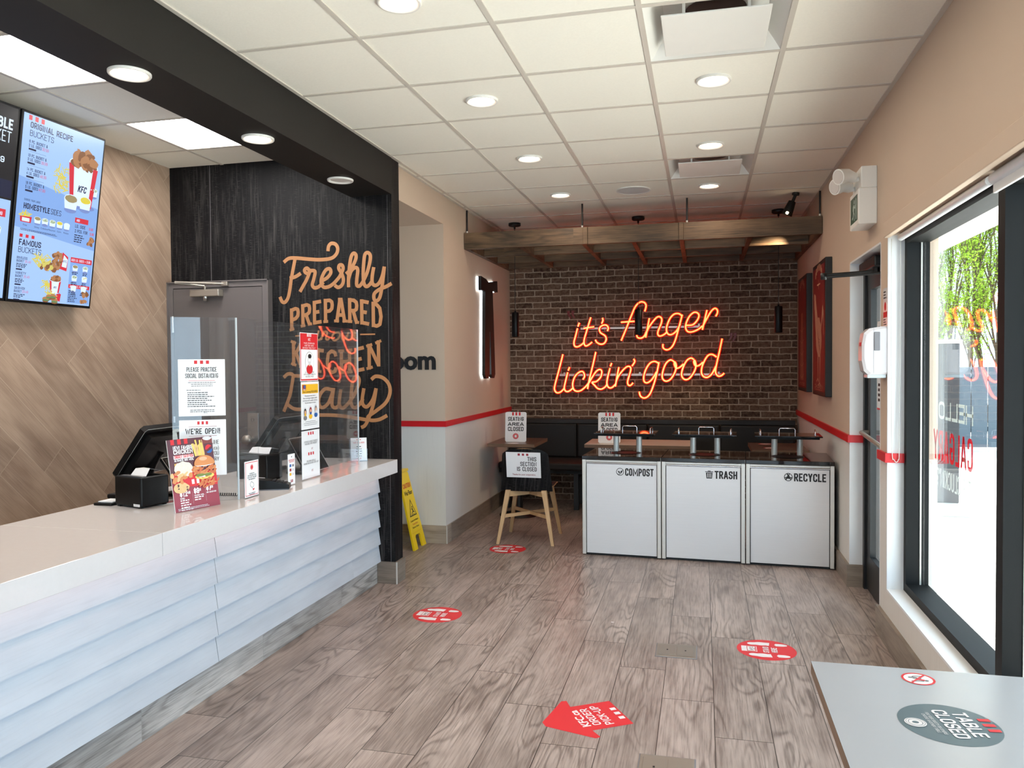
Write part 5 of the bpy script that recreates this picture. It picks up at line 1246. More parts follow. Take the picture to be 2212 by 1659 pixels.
# small standing cards on the counter
def standee(label, bl, uu, W, H_, art, cat='sign', base=True, lean=0.0, holder=True):
    u = Vector(uu).normalized(); n = Vector((u.y, -u.x, 0))
    r = thing('counter_card', label, cat, bl)
    p = MB(m_paper); v = Vector((0, 0, 1)) - n * lean; p.frame(Vector(bl) + Vector((0, 0, 0.004)), u, v); p.box(0, W, 0, H_, -0.001, 0, m_paper); art(p, W, H_); p.M = Matrix(); p.build('card', r)
    if holder:
        p = MB(m_acryl); p.frame(Vector(bl), u, v); p.box(-0.004, W + 0.004, 0.0, H_ + 0.004, -0.006, -0.0035); p.M = Matrix(); p.frame(Vector(bl), u, n); p.box(-0.004, W + 0.004, -0.05, 0.004, 0.0, 0.003) ; p.M = Matrix(); p.build('acrylic_holder', r)
    return r
def a_contact(p, W, H_):
    p.rect(0.006, 0.006, W - 0.006, H_ - 0.006, m_inkr, 1); p.rect(0.009, 0.009, W - 0.009, H_ - 0.009, m_paper, 2)
    p.ell(W / 2, H_ * .82, 0.013, 0.013, m_inkr, 3); p.ring(W / 2, H_ * .82, 0.009, 0.0098, m_paper, 4)
    for k, s_ in enumerate(('PLEASE BE', 'CONTACTLESS WITH', 'TAP TO PAY AND HELP', 'THE COMMUNITY')): p.txt(s_, W / 2, H_ * .63 - .0095 * k, 0.0065, m_ink, W * (.34, .62, .66, .5)[k], 0.03, 'c', 3)
    p.ribbon([(W * .45, H_ * .42), (W * .36, H_ * .34), (W * .45, H_ * .27), (W * .58, H_ * .2)], 0.002, m_ink, 3); p.ribbon([(W * .45, H_ * .42), (W * .6, H_ * .36), (W * .62, H_ * .28), (W * .52, H_ * .26)], 0.002, m_ink, 3); p.ribbon([(W * .56, H_ * .17), (W * .66, H_ * .21)], 0.007, m_inkr, 3)
    p.lines(W * .25, W * .75, H_ * .09, 0.003, 2, 0.006, m_ink, 3, 'c', 2)
standee('small white card with red border beside the opening in the acrylic screen', (-2.185, 3.43, CZ), (0.0, 1, 0), 0.123, 0.178, a_contact)
def a_cards(p, W, H_):
    p.txt('CONTACTLESS', W / 2, H_ * .78, 0.008, m_inkr, W * .8, 0.02, 'c'); p.txt('ACCEPTED', W / 2, H_ * .725, 0.008, m_inkr, W * .62, 0.02, 'c'); p.ell(W / 2, H_ * .91, 0.004, 0.004, m_ink, 2, 12)
    for k, (m1, m2) in enumerate(((m_inkb, m_inkg), (m_inkd, m_inkl), (m_inky, m_inkl))):
        v = H_ * (.58 - .14 * k); p.rect(W * .2, v, W * .46, v + 0.015, m1, 2); p.rect(W * .58, v, W * .82, v + 0.013, m2, 2)
    p.rect(W * .34, H_ * .08, W * .66, H_ * .17, m_inkd, 2); p.rect(W * .44, H_ * .10, W * .52, H_ * .17, m_paper, 3)
standee('slim white payment card strip with small coloured squares on the counter', (-2.185, 3.845, CZ), (0.0, 1, 0), 0.075, 0.168, a_cards)
def a_flyer(p, W, H_):
    kstripes(p, W / 2, H_ * .9, 0.006, m_inkr); p.txt('WE DELIVER', W / 2, H_ * .76, 0.010, m_inkr, W * .7, 0.02, 'c'); p.lines(W * .3, W * .7, H_ * .60, 0.005, 5, 0.016, m_ink, 2, 'c', 3); kstripes(p, W / 2, H_ * .08, 0.006, m_inkr)
t = thing('leaflet_holder', 'clear leaflet holder with white flyers at the far end of the counter', 'leaflet holder', (-2.28, 4.97, CZ))
p = MB(m_paper); p.frame((-2.325, 4.93, CZ + 0.004), (0.82, 0.57, 0), (0, 0.06, 1)); p.box(0, 0.108, 0, 0.155, -0.012, 0, m_paper); a_flyer(p, 0.108, 0.155); p.M = Matrix(); p.build('flyers', t)
p = MB(m_acryl); p.frame((-2.328, 4.925, CZ), (0.82, 0.57, 0), (0, 0.06, 1)); p.box(-0.003, 0.114, 0, 0.085, 0.016, 0.019); p.box(-0.003, 0.114, 0, 0.004, -0.016, 0.016); p.box(-0.003, 0.114, 0.004, 0.15, -0.019, -0.016); p.M = Matrix(); p.build('acrylic_pocket', t)

# till monitors, printers, customer tablets
def till(yn, x0, z0, x1, z1, L, label):
    """screen faces the staff, back to the room; near edge from (x0,z0) low to (x1,z1) high"""
    r = thing('till_monitor', label, 'till monitor', (x0 - 0.02, yn + L / 2, CZ), 0, 'black tills on the counter')
    a, c = Vector((x0, yn, z0)), Vector((x1, yn, z1)); v = (c - a); hh = v.length
    p = MB(m_black); p.frame(a, (0, 1, 0), v)
    q = [(0.015, 0), (L - 0.015, 0), (L, 0.015), (L, hh - 0.015), (L - 0.015, hh), (0.015, hh), (0, hh - 0.015), (0, 0.015)]
    p.prism(q, -0.030, 0.0); q2 = [(0.03 + (L - 0.06) * i, 0.03 + (hh - 0.06) * j) for i, j in ((0, 0), (1, 0), (1, 1), (0, 1))]; p.prism(q2, 0.0, 0.028); p.M = Matrix(); p.build('housing', r)
    p = MB(m_alut); p.frame(a, (0, 1, 0), v); p.ribbon(q + [q[0]], 0.003, None, z=0.0008, smooth=0); p.M = Matrix(); p.build('edge_trim', r)
    p = MB(m_gloss); p.frame(a, (0, 1, 0), v); p.box(0.012, L - 0.012, 0.012, hh - 0.012, -0.0315, -0.0302); p.M = Matrix(); p.build('display', r)
    m = (a + c) / 2 + Vector((0, L / 2, 0))
    p = MB(m_black); p.tube([(m.x + 0.01, m.y, m.z), (m.x - 0.03, m.y, m.z - 0.06), (m.x - 0.10, m.y, CZ + 0.02)], 0.032, None, 16); p.rbox(m.x - 0.21, m.x - 0.03, m.y - 0.10, m.y + 0.12, CZ, CZ + 0.025, 0.008); p.build('stand', r)
    return r
till(3.22, -2.752, 0.985, -2.575, 1.225, 0.36, 'large black till monitor tilted back, nearest, against the wood planked wall')
till(4.20, -2.620, 0.977, -2.446, 1.215, 0.36, 'large black till monitor tilted back behind the acrylic screen, near the grey door')
def tablet(yn, x0, z0, x1, z1, L, label):
    r = thing('customer_tablet', label, 'tablet', (x0, yn + L / 2, CZ), 0, 'customer displays on the counter')
    a, c = Vector((x0, yn, z0)), Vector((x1, yn, z1)); v = c - a; hh = v.length
    p = MB(m_black); p.frame(a, (0, 1, 0), v); p.rbox(0, L, 0, hh, -0.014, 0.0, 0.004); p.M = Matrix(); p.build('body', r)
    p = MB(m_alut); p.frame(a, (0, 1, 0), v); p.ribbon([(0.004, 0.002), (L - 0.004, 0.002), (L - 0.002, 0.004), (L - 0.002, hh - 0.004), (L - 0.004, hh - 0.002), (0.004, hh - 0.002), (0.002, hh - 0.004), (0.002, 0.004), (0.004, 0.002)], 0.003, None, z=0.0006, smooth=0); p.M = Matrix(); p.build('bezel', r)
    p = MB(m_gloss); p.frame(a, (0, 1, 0), v); p.box(0.012, L - 0.012, 0.012, hh - 0.012, 0.0002, 0.0012); p.M = Matrix(); p.build('display', r)
    m = (a + c) / 2 + Vector((0, L / 2, 0)); p = MB(m_black); p.tube([(m.x - 0.02, m.y, m.z), (m.x - 0.05, m.y, CZ + 0.01)], 0.018, None, 12); p.rbox(m.x - 0.12, m.x + 0.0, m.y - 0.07, m.y + 0.07, CZ, CZ + 0.016, 0.005); p.build('stand', r)
tablet(3.37, -2.47, 0.885, -2.612, 1.073, 0.24, 'black customer tablet leaning back behind the maroon burger board')
tablet(4.20, -2.265, 0.890, -2.382, 1.094, 0.29, 'black customer tablet leaning back behind the white printed column')
def printer(fl, fr, rot_len, hh, label, slot):
    a, c = Vector((fl[0], fl[1], CZ)), Vector((fr[0], fr[1], CZ)); u = (c - a); w = u.length; u.normalize(); d = Vector((-u.y, u.x, 0))
    r = thing('receipt_printer', label, 'printer', a, 0, 'black receipt printers')
    p = MB(m_black); p.frame(a, u, d); p.rbox(0, w, 0, rot_len, 0.006, hh, 0.008); p.M = Matrix(); p.build('housing', r)
    p = MB(m_grey); p.frame(a, u, d); p.box(0.02, w - 0.02, 0.02, 0.04, hh, hh + 0.002); p.M = Matrix(); p.build('paper_slot', r)
    p = MB(m_paper); p.frame(a, u, d)
    if slot: p.add([(0.05, 0.05, hh), (w - 0.03, 0.05, hh), (w - 0.035, 0.075, hh + 0.035), (0.06, 0.07, hh + 0.03), (w - 0.03, 0.13, hh + 0.02), (0.05, 0.12, hh + 0.028)], [(0, 1, 2, 3), (3, 2, 4, 5)])
    p.M = Matrix(); p.build('paper_slip', r)
    p = MB(m_paper); p.frame(a, u, d); p.box(w * .72, w * .95, -0.001, 0.0, 0.008, 0.02); p.M = Matrix(); p.build('sticker', r)
    p = MB(m_ink); p.frame(a, u, d); 
    for i, j in ((.1, .1), (.9, .1), (.1, .9), (.9, .9)): p.box(w * i - 0.008, w * i + 0.008, rot_len * j - 0.008, rot_len * j + 0.008, 0, 0.006)
    p.M = Matrix(); p.build('rubber_foot', r)
printer((-2.690, 3.141), (-2.504, 3.09), 0.15, 0.143, 'black receipt printer box at the near till, in front of the planked wall', True)
printer((-2.635, 4.05), (-2.40, 3.985), 0.125, 0.150, 'black receipt printer box at the far till, behind the acrylic opening', True)
t = thing('payment_terminal', 'black card payment terminal poking through the acrylic opening', 'card terminal', (-2.2, 3.7, CZ))
p = MB(m_black, m_grey); d = Vector((0.137, 0.058, 0)).normalized(); p.frame((-2.30, 3.655, CZ + 0.006), d, Vector((-d.y, d.x, 0)))
p.add([(0, 0, 0), (0.20, 0, 0), (0.20, 0.08, 0), (0, 0.08, 0), (0, 0, 0.055), (0.10, 0.0, 0.045), (0.20, 0, 0.022), (0.20, 0.08, 0.022), (0.10, 0.08, 0.045), (0, 0.08, 0.055)],
      [(3, 2, 1, 0), (4, 5, 8, 9), (5, 6, 7, 8), (0, 1, 6, 5, 4), (2, 3, 9, 8, 7), (1, 2, 7, 6), (3, 0, 4, 9)], m_black); p.M = Matrix(); p.build('body', t)
p = MB(m_grey); p.frame((-2.30, 3.655, CZ), d, Vector((-d.y, d.x, 0))); p.box(0.0, 0.195, 0.004, 0.076, 0.0, 0.0058)
p.M = Matrix(); p.build('base_rim', t)
p = MB(m_ink); p.frame((-2.30 + 0.105 * d.x, 3.655 + 0.105 * d.y, CZ + 0.0515), d, Vector((-d.y, d.x, 0)))
for i in range(4):
    for j in range(3): p.box(0.008 + i * 0.02, 0.022 + i * 0.02, 0.012 + j * 0.021, 0.028 + j * 0.021, -0.0046 * i - 0.004, -0.0046 * i + 0.0)
p.M = Matrix(); p.build('keypad', t)
t = thing('coiled_cable', 'black coiled cable on the counter behind the acrylic corner', 'cable', (-2.3, 3.5, CZ))
p = MB(m_black); p.tube([(-2.46 + 0.0016 * k, 3.47 + 0.0002 * k + 0.007 * math.cos(k * 0.9), CZ + 0.010 + 0.007 * math.sin(k * 0.9)) for k in range(120)], 0.0022, None, 6); p.build('coil', t)
t = thing('card_tray', 'small black tray with slips left of the near receipt printer', 'tray', (-2.77, 3.19, CZ))
p = MB(m_black); p.rbox(-2.80, -2.70, 3.13, 3.25, CZ, CZ + 0.012, 0.004); p.build('tray', t)
p = MB(m_paper); p.box(-2.79, -2.71, 3.15, 3.23, CZ + 0.0125, CZ + 0.017); p.build('paper_slips', t)
p = MB(m_lamin, m_inkd); p.frame((-2.47, 3.20, CZ + 0.0015), (0.25, 1, 0), (-1, 0.25, 0)); p.box(0, 0.16, 0, 0.11, -0.001, 0, m_lamin); p.rect(0.01, 0.03, 0.10, 0.05, m_inkd, 1); p.rect(0.01, 0.06, 0.14, 0.07, m_inkd, 1); p.M = Matrix()
tag(p.build('counter_leaflet'), 'flat white and dark red leaflet lying beside the near receipt printer', 'leaflet')

# ------------------------------------------------------------------ waste station: three bins side by side
BW, BD, BH = 0.6255, 0.60, 0.797
bu = Vector((0.940 + 0.931, 6.098 - 6.194, 0)).normalized(); bd = Vector((-bu.y, bu.x, 0)); BO = Vector((-0.931, 6.194, 0))
def leaf_icon(p, u, v, r):
    p.ring(u, v, r * .86, r, m_ink, 2, 36)
    p.poly([(u - r * .62, v + r * .30), (u - r * .10, v + r * .12), (u + r * .02, v - r * .62), (u - r * .38, v - r * .25)], 2, m_ink); p.poly([(u + r * .72, v + r * .55), (u + r * .55, v - r * .1), (u + r * .05, v - r * .62), (u + r * .12, v + r * .10)], 2, m_ink)
    p.ribbon([(u - r * .9, v - r * .35), (u - r * .4, v - r * .72), (u + .05 * r, v - r * .62)], r * .12, m_ink, 2)
def can_icon(p, u, v, r):
    p.rect(u - r, v + r * .62, u + r, v + r * .80, m_ink, 2); p.rect(u - r * .35, v + r * .85, u + r * .35, v + r * 1.02, m_ink, 2)
    p.poly([(u - r * .82, v + r * .50), (u + r * .82, v + r * .50), (u + r * .68, v - r), (u - r * .68, v - r)], 2, m_ink)
    for k in (-.4, 0, .4): p.rect(u + r * (k - .08), v - r * .78, u + r * (k + .08), v + r * .34, m_alu, 3)
def cycle_icon(p, u, v, r):
    p.ring(u, v, r * .84, r, m_ink, 2, 36)
    for k in range(3):
        a = math.pi / 2 + k * 2 * math.pi / 3; c_, s_ = math.cos(a), math.sin(a)
        p.ribbon([(u + r * .85 * math.cos(a + .3), v + r * .85 * math.sin(a + .3)), (u + r * .30 * c_, v + r * .30 * s_)], r * .3, m_ink, 2); p.ribbon([(u + r * .85 * math.cos(a - .3), v + r * .85 * math.sin(a - .3)), (u + r * .1 * c_, v + r * .1 * s_)], r * .22, m_ink, 2)
    p.ell(u, v, r * .42, r * .42, m_ink, 2, 14, 0, .2, 3)
def bin_unit(k, word, icon, label, ww):
    o = BO + bu * (BW * k); o = Vector((o.x, o.y, 0)); a = math.atan2(bu.y, bu.x)
    r = thing('waste_bin', label, 'bin', o, a, 'waste station bins')
    def F(): q = MB(); q.frame(o, bu, bd); return q
    W = BW - 0.003
    p = F(); p.box(0.004, W - 0.004, 0.03, BD, 0.02, BH - 0.032, m_blackm); p.box(0.02, W - 0.02, 0.05, BD - 0.02, 0.0, 0.02, m_blackm); p.M = Matrix(); p.build('carcass', r)
    p = F(); p.box(0.036, W - 0.036, 0.012, 0.03, 0.022, BH - 0.064, m_alu)
    p.M = Matrix(); d = p.build('door', r)
    p = MB(m_ink); p.frame(o + bd * 0.0118, bu, (0, 0, 1)); z = BH - 0.152
    icon(p, W - 0.058 - ww - 0.040, z + 0.030, 0.030); p.txt(word, W - 0.058, z, 0.060, m_ink, ww, 0.035, 'r', 2); p.M = Matrix(); p.build('lettering', d)
    for x in (0.002, W - 0.030):
        p = F(); p.rbox(x, x + 0.028, 0.0, 0.03, 0.012, BH - 0.030, 0.003, m_alut); p.M = Matrix(); p.build('corner_post', r)
    p = F(); p.rbox(0.030, W - 0.030, 0.004, 0.03, BH - 0.050, BH - 0.032, 0.004, m_alut); p.rbox(0.030, W - 0.030, 0.008, 0.03, BH - 0.062, BH - 0.052, 0.003, m_chrome); p.M = Matrix(); p.build('top_rail', r)
    p = F(); p.rbox(0.0, W, -0.004, BD, BH - 0.030, BH, 0.003, m_gloss); p.M = Matrix(); wt = p.build('glass_top', r)
    cx, cy = W / 2 - 0.0, 0.275
    p = F(); p.lathe([(0.115, BH + 0.0006), (0.0, BH + 0.0004)], (cx, cy, 0), m_ink, 40); p.lathe([(0.115, BH + 0.0005), (0.118, BH + 0.003), (0.122, BH + 0.0005)], (cx, cy, 0), m_black, 40); p.M = Matrix(); p.build('disposal_hole', r)
    for x in (cx - 0.095, cx + 0.095):
        p = F(); p.tube([(x, cy + 0.10, BH), (x, cy + 0.10, BH + 0.142)], 0.023, m_alut, 24); p.M = Matrix(); p.build('support_tube', r)
    lz = BH + 0.142
    p = F(); p.box(cx - 0.225, cx + 0.225, cy - 0.085, cy + 0.185, lz, lz + 0.016, m_frame); p.M = Matrix(); p.build('shelf_rim', r)
    p = F(); p.rbox(cx - 0.245, cx + 0.245, cy - 0.11, cy + 0.215, lz + 0.016, lz + 0.026, 0.002, m_gloss); p.M = Matrix(); sh = p.build('tray_shelf', r)
    def rail(pts):
        q = F(); q.tube(pts, 0.0042, m_chrome, 8); q.M = Matrix(); q.build('guard_rail', r)
    h0, h1 = lz + 0.026, lz + 0.062
    def loop(x0, y0, x1, y1): rail([(x0, y0, h0), (x0, y0, h1 - 0.010), (x0 + (x1 - x0) * .07, y0 + (y1 - y0) * .07, h1), (x1 - (x1 - x0) * .07, y1 - (y1 - y0) * .07, h1), (x1, y1, h1 - 0.010), (x1, y1, h0)])
    loop(cx - 0.055, cy + 0.19, cx + 0.065, cy + 0.19); loop(cx - 0.20, cy - 0.02, cx - 0.205, cy + 0.10); loop(cx + 0.20, cy - 0.02, cx + 0.205, cy + 0.10)
    return r
bin_unit(0, 'COMPOST', leaf_icon, 'leftmost waste bin, white door lettered for compost, leaf emblem', 0.222)
bin_unit(1, 'TRASH', can_icon, 'middle waste bin, white door lettered for trash, can emblem', 0.166)
bin_unit(2, 'RECYCLE', cycle_icon, 'rightmost waste bin, white door lettered for recycling, round arrows emblem', 0.222)

# ------------------------------------------------------------------ bench and tables at the back
t = thing('wall_bench', 'long black padded bench along the foot of the brick wall', 'bench', (-0.6, 8.4, 0))
p = MB(m_benchw); p.rbox(-2.1, -0.92, 8.54, 8.64, 0.875, 0.925, 0.004); p.rbox(-0.917, 0.935, 8.54, 8.64, 0.875, 0.925, 0.004); p.build('top_cap', t)
p = MB(m_bench)
for a, c in ((-2.1, -1.34), (-1.335, -0.575), (-0.57, 0.18), (0.185, 0.935)): p.rbox(a, c, 8.53, 8.62, 0.50, 0.874, 0.02)
p.build('back_cushion', t)
p = MB(m_bench); p.rbox(-2.1, 0.935, 8.02, 8.58, 0.42, 0.50, 0.02); p.build('seat_cushion', t)
p = MB(m_black); p.box(-2.1, 0.935, 8.06, 8.56, 0.385, 0.42); p.build('seat_frame', t)
for x in (-2.02, -1.28, -0.5, 0.25, 0.86):
    p = MB(m_blackm); p.box(x - 0.025, x + 0.025, 8.10, 8.15, 0, 0.385); p.box(x - 0.025, x + 0.025, 8.48, 8.53, 0, 0.385); p.box(x - 0.025, x + 0.025, 8.15, 8.48, 0.33, 0.385); p.build('leg', t)
def table(x0, x1, y0, y1, label, top, legs, z=0.755, group='small dining tables'):
    r = thing('dining_table', label, 'table', ((x0 + x1) / 2, (y0 + y1) / 2, 0), 0, group)
    p = MB(m_tabe, top); p.box(x0, x1, y0, y1, z - 0.032, z - 0.0012, m_tabe); p.box(x0, x1, y0, y1, z - 0.0012, z, top); p.build('tabletop', r)
    for lx, ly in legs:
        p = MB(m_blackm); p.lathe([(0, 0), (0.20, 0), (0.20, 0.008), (0.04, 0.016), (0.038, 0.03), (0, 0.03)], (lx, ly, 0), None, 32); p.build('base', r)
        p = MB(m_blackm); p.tube([(lx, ly, 0.02), (lx, ly, z - 0.05)], 0.036, None, 20); p.box(lx - 0.14, lx + 0.14, ly - 0.14, ly + 0.14, z - 0.05, z - 0.032); p.build('pedestal', r)
    return r
table(-2.045, -1.572, 7.40, 8.06, 'small dark wood table at left below the seating closed card', m_tabd, [(-1.81, 7.75)])
table(-1.10, -0.07, 7.48, 8.06, 'wider pale topped table behind the compost bin', m_tabp, [(-0.82, 7.77), (-0.34, 7.77)])
table(0.43, 0.91, 7.24, 7.90, 'small dark wood table behind the recycling bin', m_tabd, [(0.67, 7.57)])
def a_seat(p, W, H_):
    kstripes(p, W * .52, H_ - 0.035, 0.018, m_inkr, k=1.8); p.txt('SEATING', W / 2, H_ * .70, 0.040, m_ink, W * .74, 0.03, 'c'); p.txt('AREA', W / 2, H_ * .535, 0.034, m_ink, W * .76, 0.06, 'c'); p.txt('CLOSED', W / 2, H_ * .36, 0.042, m_ink, W * .74, 0.03, 'c')
    p.ell(W / 2, H_ * .19, 0.029, 0.029, m_inkr, 2, 36); p.ring(W / 2, H_ * .19, 0.020, 0.0215, m_paper, 3); p.ell(W / 2, H_ * .19, 0.012, 0.013, m_paper, 3, 20)
def card(x, y, label):
    W, H_ = 0.215, 0.298
    r = thing('table_card', label, 'sign', (x + W / 2, y, 0.755), 0, 'seating closed cards')
    p = MB(m_paper); p.frame((x, y, 0.756), (1, 0.03, 0), (0.03, 0.10, 1))
    q = [(0, .012), (.012, 0), (W - .012, 0), (W, .012), (W, H_ - .012), (W - .012, H_), (.012, H_), (0, H_ - .012)]
    p.prism(q, -0.004, 0.0, m_paper); a_seat(p, W, H_); p.M = Matrix(); p.build('printed_face', r)
    p = MB(m_paper); p.frame((x + W / 2, y + 0.004, 0.755), (0, 1, 0), (0, 0, 1)); p.prism([(0.004, 0), (0.11, 0), (0.028, 0.2)], -0.0015, 0.0015); p.M = Matrix(); p.build('easel_strut', r)
card(-1.915, 7.60, 'white seating closed card standing on the dark table at left')
card(-0.985, 7.62, 'white seating closed card on the pale table, half hidden by a bin shelf')
for k, (x, y, l) in enumerate(((-1.80, 7.46, 'round pale sticker at the front of the dark left table'), (0.60, 7.42, 'round pale sticker on the dark table behind the recycling bin, front one'), (0.58, 7.78, 'round pale sticker on the dark table behind the recycling bin, rear one'))):
    p = MB(m_decalw, m_inkr); p.frame((x, y, 0.7552), (1, 0, 0), (0, 1, 0)); p.ell(0, 0, 0.06, 0.06, m_decalw, 1, 36); p.ring(0, 0, 0.05, 0.058, m_inkr if k else m_inkl, 2); p.M = Matrix()
    tag(p.build('table_sticker'), l, 'sticker', 'round table stickers')

# ------------------------------------------------------------------ plywood chair with the closed notice
def chair(name, label, cat, ox, oy, rz, group=None):
    t = thing(name, label, cat, (ox, oy, 0), rz, group)
    R = WORLD[t.name]
    feet = [(-0.236, -0.240), (0.236, -0.235), (-0.232, 0.252), (0.226, 0.258)]; tops = [(-0.155, -0.175), (0.155, -0.175), (-0.155, 0.165), (0.155, 0.165)]
    def taper(p, a, c, wa, wc, m):
        a, c = Vector(a), Vector(c); V = []
        for q, w in ((a, wa), (c, wc)): V += [(q.x - w, q.y - w, q.z), (q.x + w, q.y - w, q.z), (q.x + w, q.y + w, q.z), (q.x - w, q.y + w, q.z)]
        p.add(V, [(3, 2, 1, 0), (4, 5, 6, 7), (0, 1, 5, 4), (1, 2, 6, 5), (2, 3, 7, 6), (3, 0, 4, 7)], m)
    for (fx, fy), (tx, ty) in zip(feet, tops):
        p = MB(m_oak); p.M = R; taper(p, (fx, fy, 0), (tx, ty, 0.455), 0.0125, 0.021, m_oak); p.M = Matrix(); p.build('leg', t)
    p = MB(m_oak); p.M = R
    def bar(a, c, w, h):
        a, c = Vector(a), Vector(c); d = (c - a).normalized(); n = Vector((-d.y, d.x, 0)).normalized() * w
        V = [a + n + Vector((0, 0, h)), a - n + Vector((0, 0, h)), a - n - Vector((0, 0, h)), a + n - Vector((0, 0, h)), c + n + Vector((0, 0, h)), c - n + Vector((0, 0, h)), c - n - Vector((0, 0, h)), c + n - Vector((0, 0, h))]
        p.add([tuple(q) for q in V], [(0, 1, 2, 3), (7, 6, 5, 4), (0, 4, 5, 1), (1, 5, 6, 2), (2, 6, 7, 3), (3, 7, 4, 0)], m_oak)
    zs = 0.232
    L = [Vector((f[0] + (q[0] - f[0]) * zs / .455, f[1] + (q[1] - f[1]) * zs / .455, zs)) for f, q in zip(feet, tops)]
    bar(L[0], L[3], 0.009, 0.014); p.M = Matrix(); p.build('stretcher', t); p = MB(m_oak); p.M = R; bar(L[1], L[2], 0.009, 0.0139); p.M = Matrix(); p.build('stretcher', t)
    p = MB(m_oak); p.M = R; c = Vector((0, -0.02, 0.425))
    for q in tops: bar((q[0], q[1], 0.425), (0, -0.02, 0.425), 0.011, 0.028)
    p.M = Matrix(); p.build('seat_cross', t)
    # bent plywood: back sheet and seat sheet share one curve
    def sheet_grid(f, nu, nv, th, nm):
        p = MB(m_dark, m_oak); p.M = R; p.smooth = True
        A = [[Vector(f(i / nu, j / nv)) for i in range(nu + 1)] for j in range(nv + 1)]
        def nrm(i, j):
            du = A[j][min(i + 1, nu)] - A[j][max(i - 1, 0)]; dv = A[min(j + 1, nv)][i] - A[max(j - 1, 0)][i]; return du.cross(dv).normalized()
        F_ = [A[j][i] for j in range(nv + 1) for i in range(nu + 1)]; B_ = [A[j][i] - nrm(i, j) * th for j in range(nv + 1) for i in range(nu + 1)]
        N = (nu + 1) * (nv + 1); fs = []
        for j in range(nv):
            for i in range(nu):
                a = j * (nu + 1) + i; fs += [(a, a + 1, a + nu + 2, a + nu + 1), (N + a + nu + 1, N + a + nu + 2, N + a + 1, N + a)]
        p.add([tuple(v) for v in F_ + B_], fs, m_dark)
        rim = [i for i in range(nu + 1)] + [(j) * (nu + 1) + nu for j in range(1, nv + 1)] + [nv * (nu + 1) + i for i in range(nu - 1, -1, -1)] + [j * (nu + 1) for j in range(nv - 1, 0, -1)]
        n = len(rim); p.add([tuple(F_[k]) for k in rim] + [tuple(B_[k]) for k in rim], [(k, (k + 1) % n, n + (k + 1) % n, n + k) for k in range(n)], m_oak, smooth=False)
        p.M = Matrix(); return p.build(nm, t)
    def fb(u, v):
        s_ = 2 * u - 1; w = 0.225 - 0.03 * v
        if v > 0.80: w -= 0.05 * (1 - math.sqrt(max(0, 1 - ((v - .80) / .2) ** 2))) * 1.1
        z = 0.445 + 0.372 * v - 0.012 * s_ * s_ * (v > .9)
        return (w * s_, -0.185 - 0.075 * v + 0.035 * s_ * s_, z)
    sheet_grid(fb, 14, 16, 0.012, 'backrest')
    def fs_(u, v):
        s_ = 2 * u - 1; w = 0.206 - 0.005 * v; y = -0.135 + 0.395 * v
        z = 0.470 - 0.010 * math.sin(v * 3.1) - 0.012 * max(0, v - .85) * 6 + 0.012 * s_ * s_ + (0.05 * (1 - v / .12) ** 2 if v < .12 else 0) * 0.3
        return (w * s_, y, z)
    sheet_grid(fs_, 10, 14, 0.012, 'seat')
    return t
chair('dining_chair', 'black plywood chair with pale oak legs and a paper notice on its back', 'chair', -1.462, 6.687, 0.02)
def a_section(p, W, H_):
    kstripes(p, W / 2, H_ - 0.030, 0.019, m_inkd, k=1.0)
    p.txt('THIS', W * .88, H_ * .655, 0.037, m_ink, W * .26, 0.02, 'r'); p.txt('SECTION', W * .88, H_ * .455, 0.037, m_ink, W * .47, 0.02, 'r'); p.txt('IS CLOSED', W * .88, H_ * .255, 0.037, m_ink, W * .57, 0.02, 'r')
    p.txt('Thanks for your cooperation.', W * .85, H_ * .09, 0.014, m_inkd, W * .68, 0.012, 'r')
p = MB(m_paper); ca = 0.02
u = Vector((math.cos(ca), math.sin(ca), 0.0)); 
p.frame((-1.607, 6.4305, 0.575), (1, 0.02, -0.008), (0, -0.20, 1)); p.box(0, 0.295, 0, 0.222, 0.0, 0.0012, m_paper); 
p.frame((-1.607, 6.4293, 0.575), (1, 0.02, -0.008), (0, -0.20, 1)); a_section(p, 0.295, 0.222); p.M = Matrix()
tag(p.build('closed_notice'), 'white paper section closed notice taped to the black chair back', 'notice')

# ------------------------------------------------------------------ floor decals and boxes
def decal(cx, cy, r, label):
    p = MB(m_decal, m_decalw, m_ink); p.frame((cx, cy, 0.0006), (0, 1, 0), (-1, 0, 0))      # upright for a reader facing the counter
    p.ell(0, 0, r, r, m_decal, 0, 56); w = m_decalw
    for sx in (-1, 1):
        p.ribbon([(sx * .56 * r, -.10 * r), (sx * .58 * r, .12 * r), (sx * .54 * r, .46 * r)], .30 * r, w, 1, w2=.24 * r); p.ell(sx * .54 * r, .46 * r, .125 * r, .16 * r, w, 1, 24); p.ell(sx * .565 * r, .16 * r, .165 * r, .28 * r, w, 1, 24)
        p.ell(sx * .54 * r, -.52 * r, .12 * r, .22 * r, w, 1, 24); p.rect(sx * .54 * r - .12 * r, -.50 * r, sx * .54 * r + .12 * r, -.34 * r, w, 1)
    p.rect(-.26 * r, .32 * r, .26 * r, .84 * r, w, 1); p.rect(-.235 * r, .345 * r, .235 * r, .66 * r, m_decal, 2); p.rect(-.20 * r, .38 * r, .20 * r, .64 * r, w, 3)
    p.txt('KFC', 0, .45 * r, .11 * r, m_ink, .30 * r, 0.02, 'c', 4); p.lines(-.16 * r, .16 * r, .40 * r, .02 * r, 1, .03, m_ink, 4, 'c', 3)
    p.txt('STAND', 0, -.08 * r, .20 * r, w, .56 * r, 0.03, 'c', 2); p.txt('HERE', 0, -.36 * r, .20 * r, w, .46 * r, 0.03, 'c', 2); p.M = Matrix()
    tag(p.build('floor_decal'), label, 'floor sticker', 'red round stand here stickers')
decal(-1.573, 4.520, 0.150, 'round red standing spot sticker on the floor nearest the counter')
